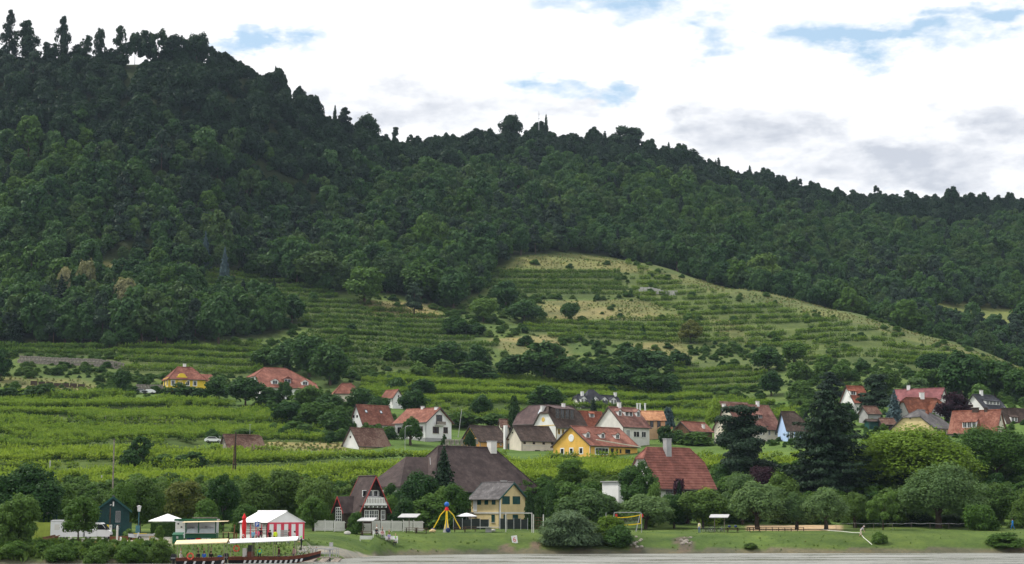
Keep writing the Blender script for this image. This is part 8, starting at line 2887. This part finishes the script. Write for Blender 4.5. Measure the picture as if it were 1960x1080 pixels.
def build_upland():
 p = thing('utility_pole', 'single wooden pole rising over the lower left vineyard', 'pole', G(214, 300))
 h = zpy(842, 300) - p.location.z
 MB().tube([(0, 0, -.3), (0, 0, h)], [.16, .11], 7).build('pole', M['greywood'], p)
 MB().lathe([(.15, h), (.10, h + .12), (.02, h + .2)], 7).build('cap', M['darkmetal'], p)
 p = thing('utility_pole', 'double wooden A-frame pole left of the old stone barn', 'pole', G(447, 352))
 h = zpy(827, 352) - p.location.z
 MB().tube([(.15, 0, -.3), (.1, 0, h)], [.17, .12], 7).build('pole', M['darkwood'], p)
 MB().tube([(-.45, .3, -.3), (-.05, .05, h * .93)], [.15, .10], 7).build('stay', M['brownwood'], p)
 MB().box(-.42, .42, -.1, .1, h * .33, h * .36).build('crossbar', M['darkwood'], p)
 p = thing('mast', 'thin radio mast on the middle ridge beside the small spruce', 'mast', G(1033, 1105))
 zt = zpy(213, 1105) - p.location.z
 MB().tube([(0, 0, 0), (0, 0, zt)], [.35, .10], 6).build('pole', M['steel'], p)
 for i in range(3):
  MB().box(-.9 + i * .2, .9 - i * .2, -.08, .08, zt - 2 - i * 3, zt - 1.8 - i * 3).build('antenna', M['steel'], p)
 p = thing('lamp_mast', 'slim grey lamp mast before the balcony house', 'pole', G(774, 432))
 h = zpy(818, 432) - p.location.z
 MB().tube([(0, 0, -.3), (0, 0, h), (.5, 0, h + .3), (1.2, 0, h + .35)], .06, 6).build('pole', M['steel'], p)
 MB().box(1.0, 1.6, -.1, .1, h + .28, h + .42).build('lamp_head', M['steel'], p)
 p = thing('leaning_pole', 'leaning bare pole in the bushes right of the balcony house', 'pole', G(876, 470))
 MB().tube([(0, 0, -.3), (1.0, 0, zpy(783, 470) - p.location.z)], .08, 6).build('pole', M['boardgrey'], p)
 MB().lathe([(.14, -.2), (.12, .5)], 7).build('foot', M['grey'], p)
 for px, Y, top, lab in ((417, 424, 835, 'thin steel post at the left end of the stone barn'), (475, 440, 812, 'thin steel post rising behind the stone barn'), (1931, 470, 778, 'thin antenna pole at the far right roofs')):
  p = thing('steel_post', lab, 'pole', G(px, Y))
  h = zpy(top, Y) - p.location.z
  MB().tube([(0, 0, -.3), (0, 0, h)], .05, 6).build('pole', M['steel'], p)
  MB().box(-.3, .3, -.03, .03, h - .1, h - .04).build('crossbar', M['steel'], p)
 def car(px, Y, rz, m_, lab):
  c = thing('parked_car', lab, 'car', G(px, Y), rz)
  pr = [(-2.1, .35), (2.05, .35), (2.15, .6), (2.0, .85), (1.15, .98), (.55, 1.42), (-1.1, 1.45), (-1.95, 1.0), (-2.15, .8)]
  b = MB().prism([(x, -.85, z) for x, z in pr], (0, 1.7, 0)).build('body', M[m_], c)
  MB().prism([(1.0, -.86, .98), (.5, -.86, 1.36), (-1.05, -.86, 1.38), (-1.6, -.86, 1.0)], (0, -.008, 0)).build('side_window', M['glass'], b)
  MB().prism([(1.17, -.7, 1.0), (.60, -.7, 1.41), (.60, .7, 1.41), (1.17, .7, 1.0)], (.02, 0, .015)).build('windscreen', M['glass'], b)
  for x in (-1.3, 1.3):
   for y in (-.80, .80):
    MB().torus((x, y, .32), .22, .10, 'y', 14, 6).build('wheel', M['rubber'], c)
 car(405, 427, R(5), 'carwhite', 'white car parked left of the old stone barn')
 car(264, 545, R(0), 'carsilver', 'silver car parked before the stone wall, left one')
 car(278, 545, R(180), 'carwhite', 'white car parked before the stone wall, right one')
 def wall(name, lab, pts, Y, hgt, m_, seed, rows=2, cat='wall', sw=1.1):
  """dry stone wall: every stone a piece"""
  t = thing(name, lab, cat, G(pts[0], Y[0]))
  rr = random.Random(seed)
  n = int(abs(P(pts[1], 700, Y[1]).x - P(pts[0], 700, Y[0]).x) / sw)
  meshes = []
  for i in range(5):
   mb = MB()
   mb.box(-.5, .5, -.3, .3, 0, 1)
   mb.v = [(x * rr.uniform(.85, 1.0), y * rr.uniform(.8, 1.1), z * rr.uniform(.88, 1.0) if z else z) for x, y, z in mb.v]
   meshes.append(mb.mesh('stone', M[m_]))
  for i in range(n):
   u = (i + .5) / n
   q = G(pts[0] + (pts[1] - pts[0]) * u, Y[0] + (Y[1] - Y[0]) * u)
   for r_ in range(rows):
    hh = hgt / rows
    inst('stone', meshes[rr.randrange(5)], t, q - t.location + Vector((sw * .5 * (r_ % 2), rr.uniform(-.06, .06), -.15 + r_ * hh)), (0, 0, rr.uniform(-.1, .1)), (sw * rr.uniform(.9, 1.08), 1, hh * rr.uniform(.92, 1.1)))
 wall('stone_wall', 'long grey dry stone wall across the left slope', (22, 226), (590, 588), 2.6, 'stone', 1, 2, sw=1.3)
 wall('stone_wall', 'rubble retaining wall left of the yellow villa', (253, 306), (549, 549), 2.7, 'stone', 2, 3, sw=1.0)
 wall('stone_wall', 'broken pale dry stone wall on the spur above the hay field', (1226, 1300), (795, 790), 2.2, 'concrete', 3, 2, sw=1.5)
 wall('stone_wall', 'garden wall of rubble above the farmhouse roof', (846, 912), (437, 440), 2.6, 'stone', 4, 2, sw=1.1)
 wall('earth_mound', 'long dark mound of earth and stones on the left slope', (48, 155), (560, 556), 1.6, 'bark', 5, 1, 'mound', 2.4)
 for i in range(17):
  px = 196 + i * 13
  Y = 474 - i * .4
  o = MB().box(-.045, .045, -.045, .045, -.2, 2.1).build('vine_post', M['greywood'], None)
  o.location = G(px, Y)
  tag(o, 'grey vine post in the row along the pale block strip', 'post', 'vine posts along the gravel strip')
 for i in range(5):
  px = (92, 58, 152, 192, 186)[i]
  o = MB().box(-.12, .12, -.1, .1, -.2, 2.5).build('vine_post', M['boardgrey'], None)
  o.location = G(px, (372, 400, 338, 337, 336)[i])
  tag(o, 'pale concrete end post in the ' + ('lowest vines over the hut' if i > 1 else 'lower left vineyard near the left edge'), 'post', 'concrete end posts ' + ('over the hut' if i > 1 else 'near the left edge'))
 st = thing('stone_strip', 'pale strip of white blocks edging the left vineyard', 'kerb', G(290, 470))
 b = MB().box(-.55, .55, -.3, .3, -.2, .55).mesh('block', M['concrete'])
 for i in range(13):
  inst('block', b, st, G(290 + i * 8, 470 - i * .3) - st.location)
 for i, px in enumerate((1222, 1227, 1237)):
  o = MB().lathe([(.28, -.3), (.24, 2.4), (.34, 2.45), (.34, 2.7)], 9).build('garden_pillar', M['white'], None)
  o.location = G(px, 505)
  o.location.z = zpy(790, 505)
  tag(o, 'white garden pillar above the copper orange roof, ' + ('left', 'middle', 'right')[i] + ' of three', 'pillar')
build_boats()
build_left_bank()
build_lawn()
build_upland()
# ------------------------------------------------------------------ thin summer haze over the valley
def build_haze():
 m = bpy.data.materials.new('haze')
 m.use_nodes = True
 t = m.node_tree
 t.nodes.clear()
 o = t.nodes.new("ShaderNodeOutputMaterial")
 v = t.nodes.new("ShaderNodeVolumePrincipled")
 v.inputs['Color'].default_value = (.62, .78, 1.0, 1)
 v.inputs['Density'].default_value = .00004
 v.inputs['Anisotropy'].default_value = .1
 t.links.new(v.outputs[0], o.inputs['Volume'])
 b = MB().box(-800, 800, -75, 1440, -4.2, 300).build('haze', m, None)
 b.display_type = 'WIRE'
 tag(b, 'thin bluish haze hanging over the whole valley', None, None, 'stuff')
build_haze()
for o in COL.objects:
 if o.parent is None and o.get('category') and not o.get('kind'):
  o['kind'] = 'thing'
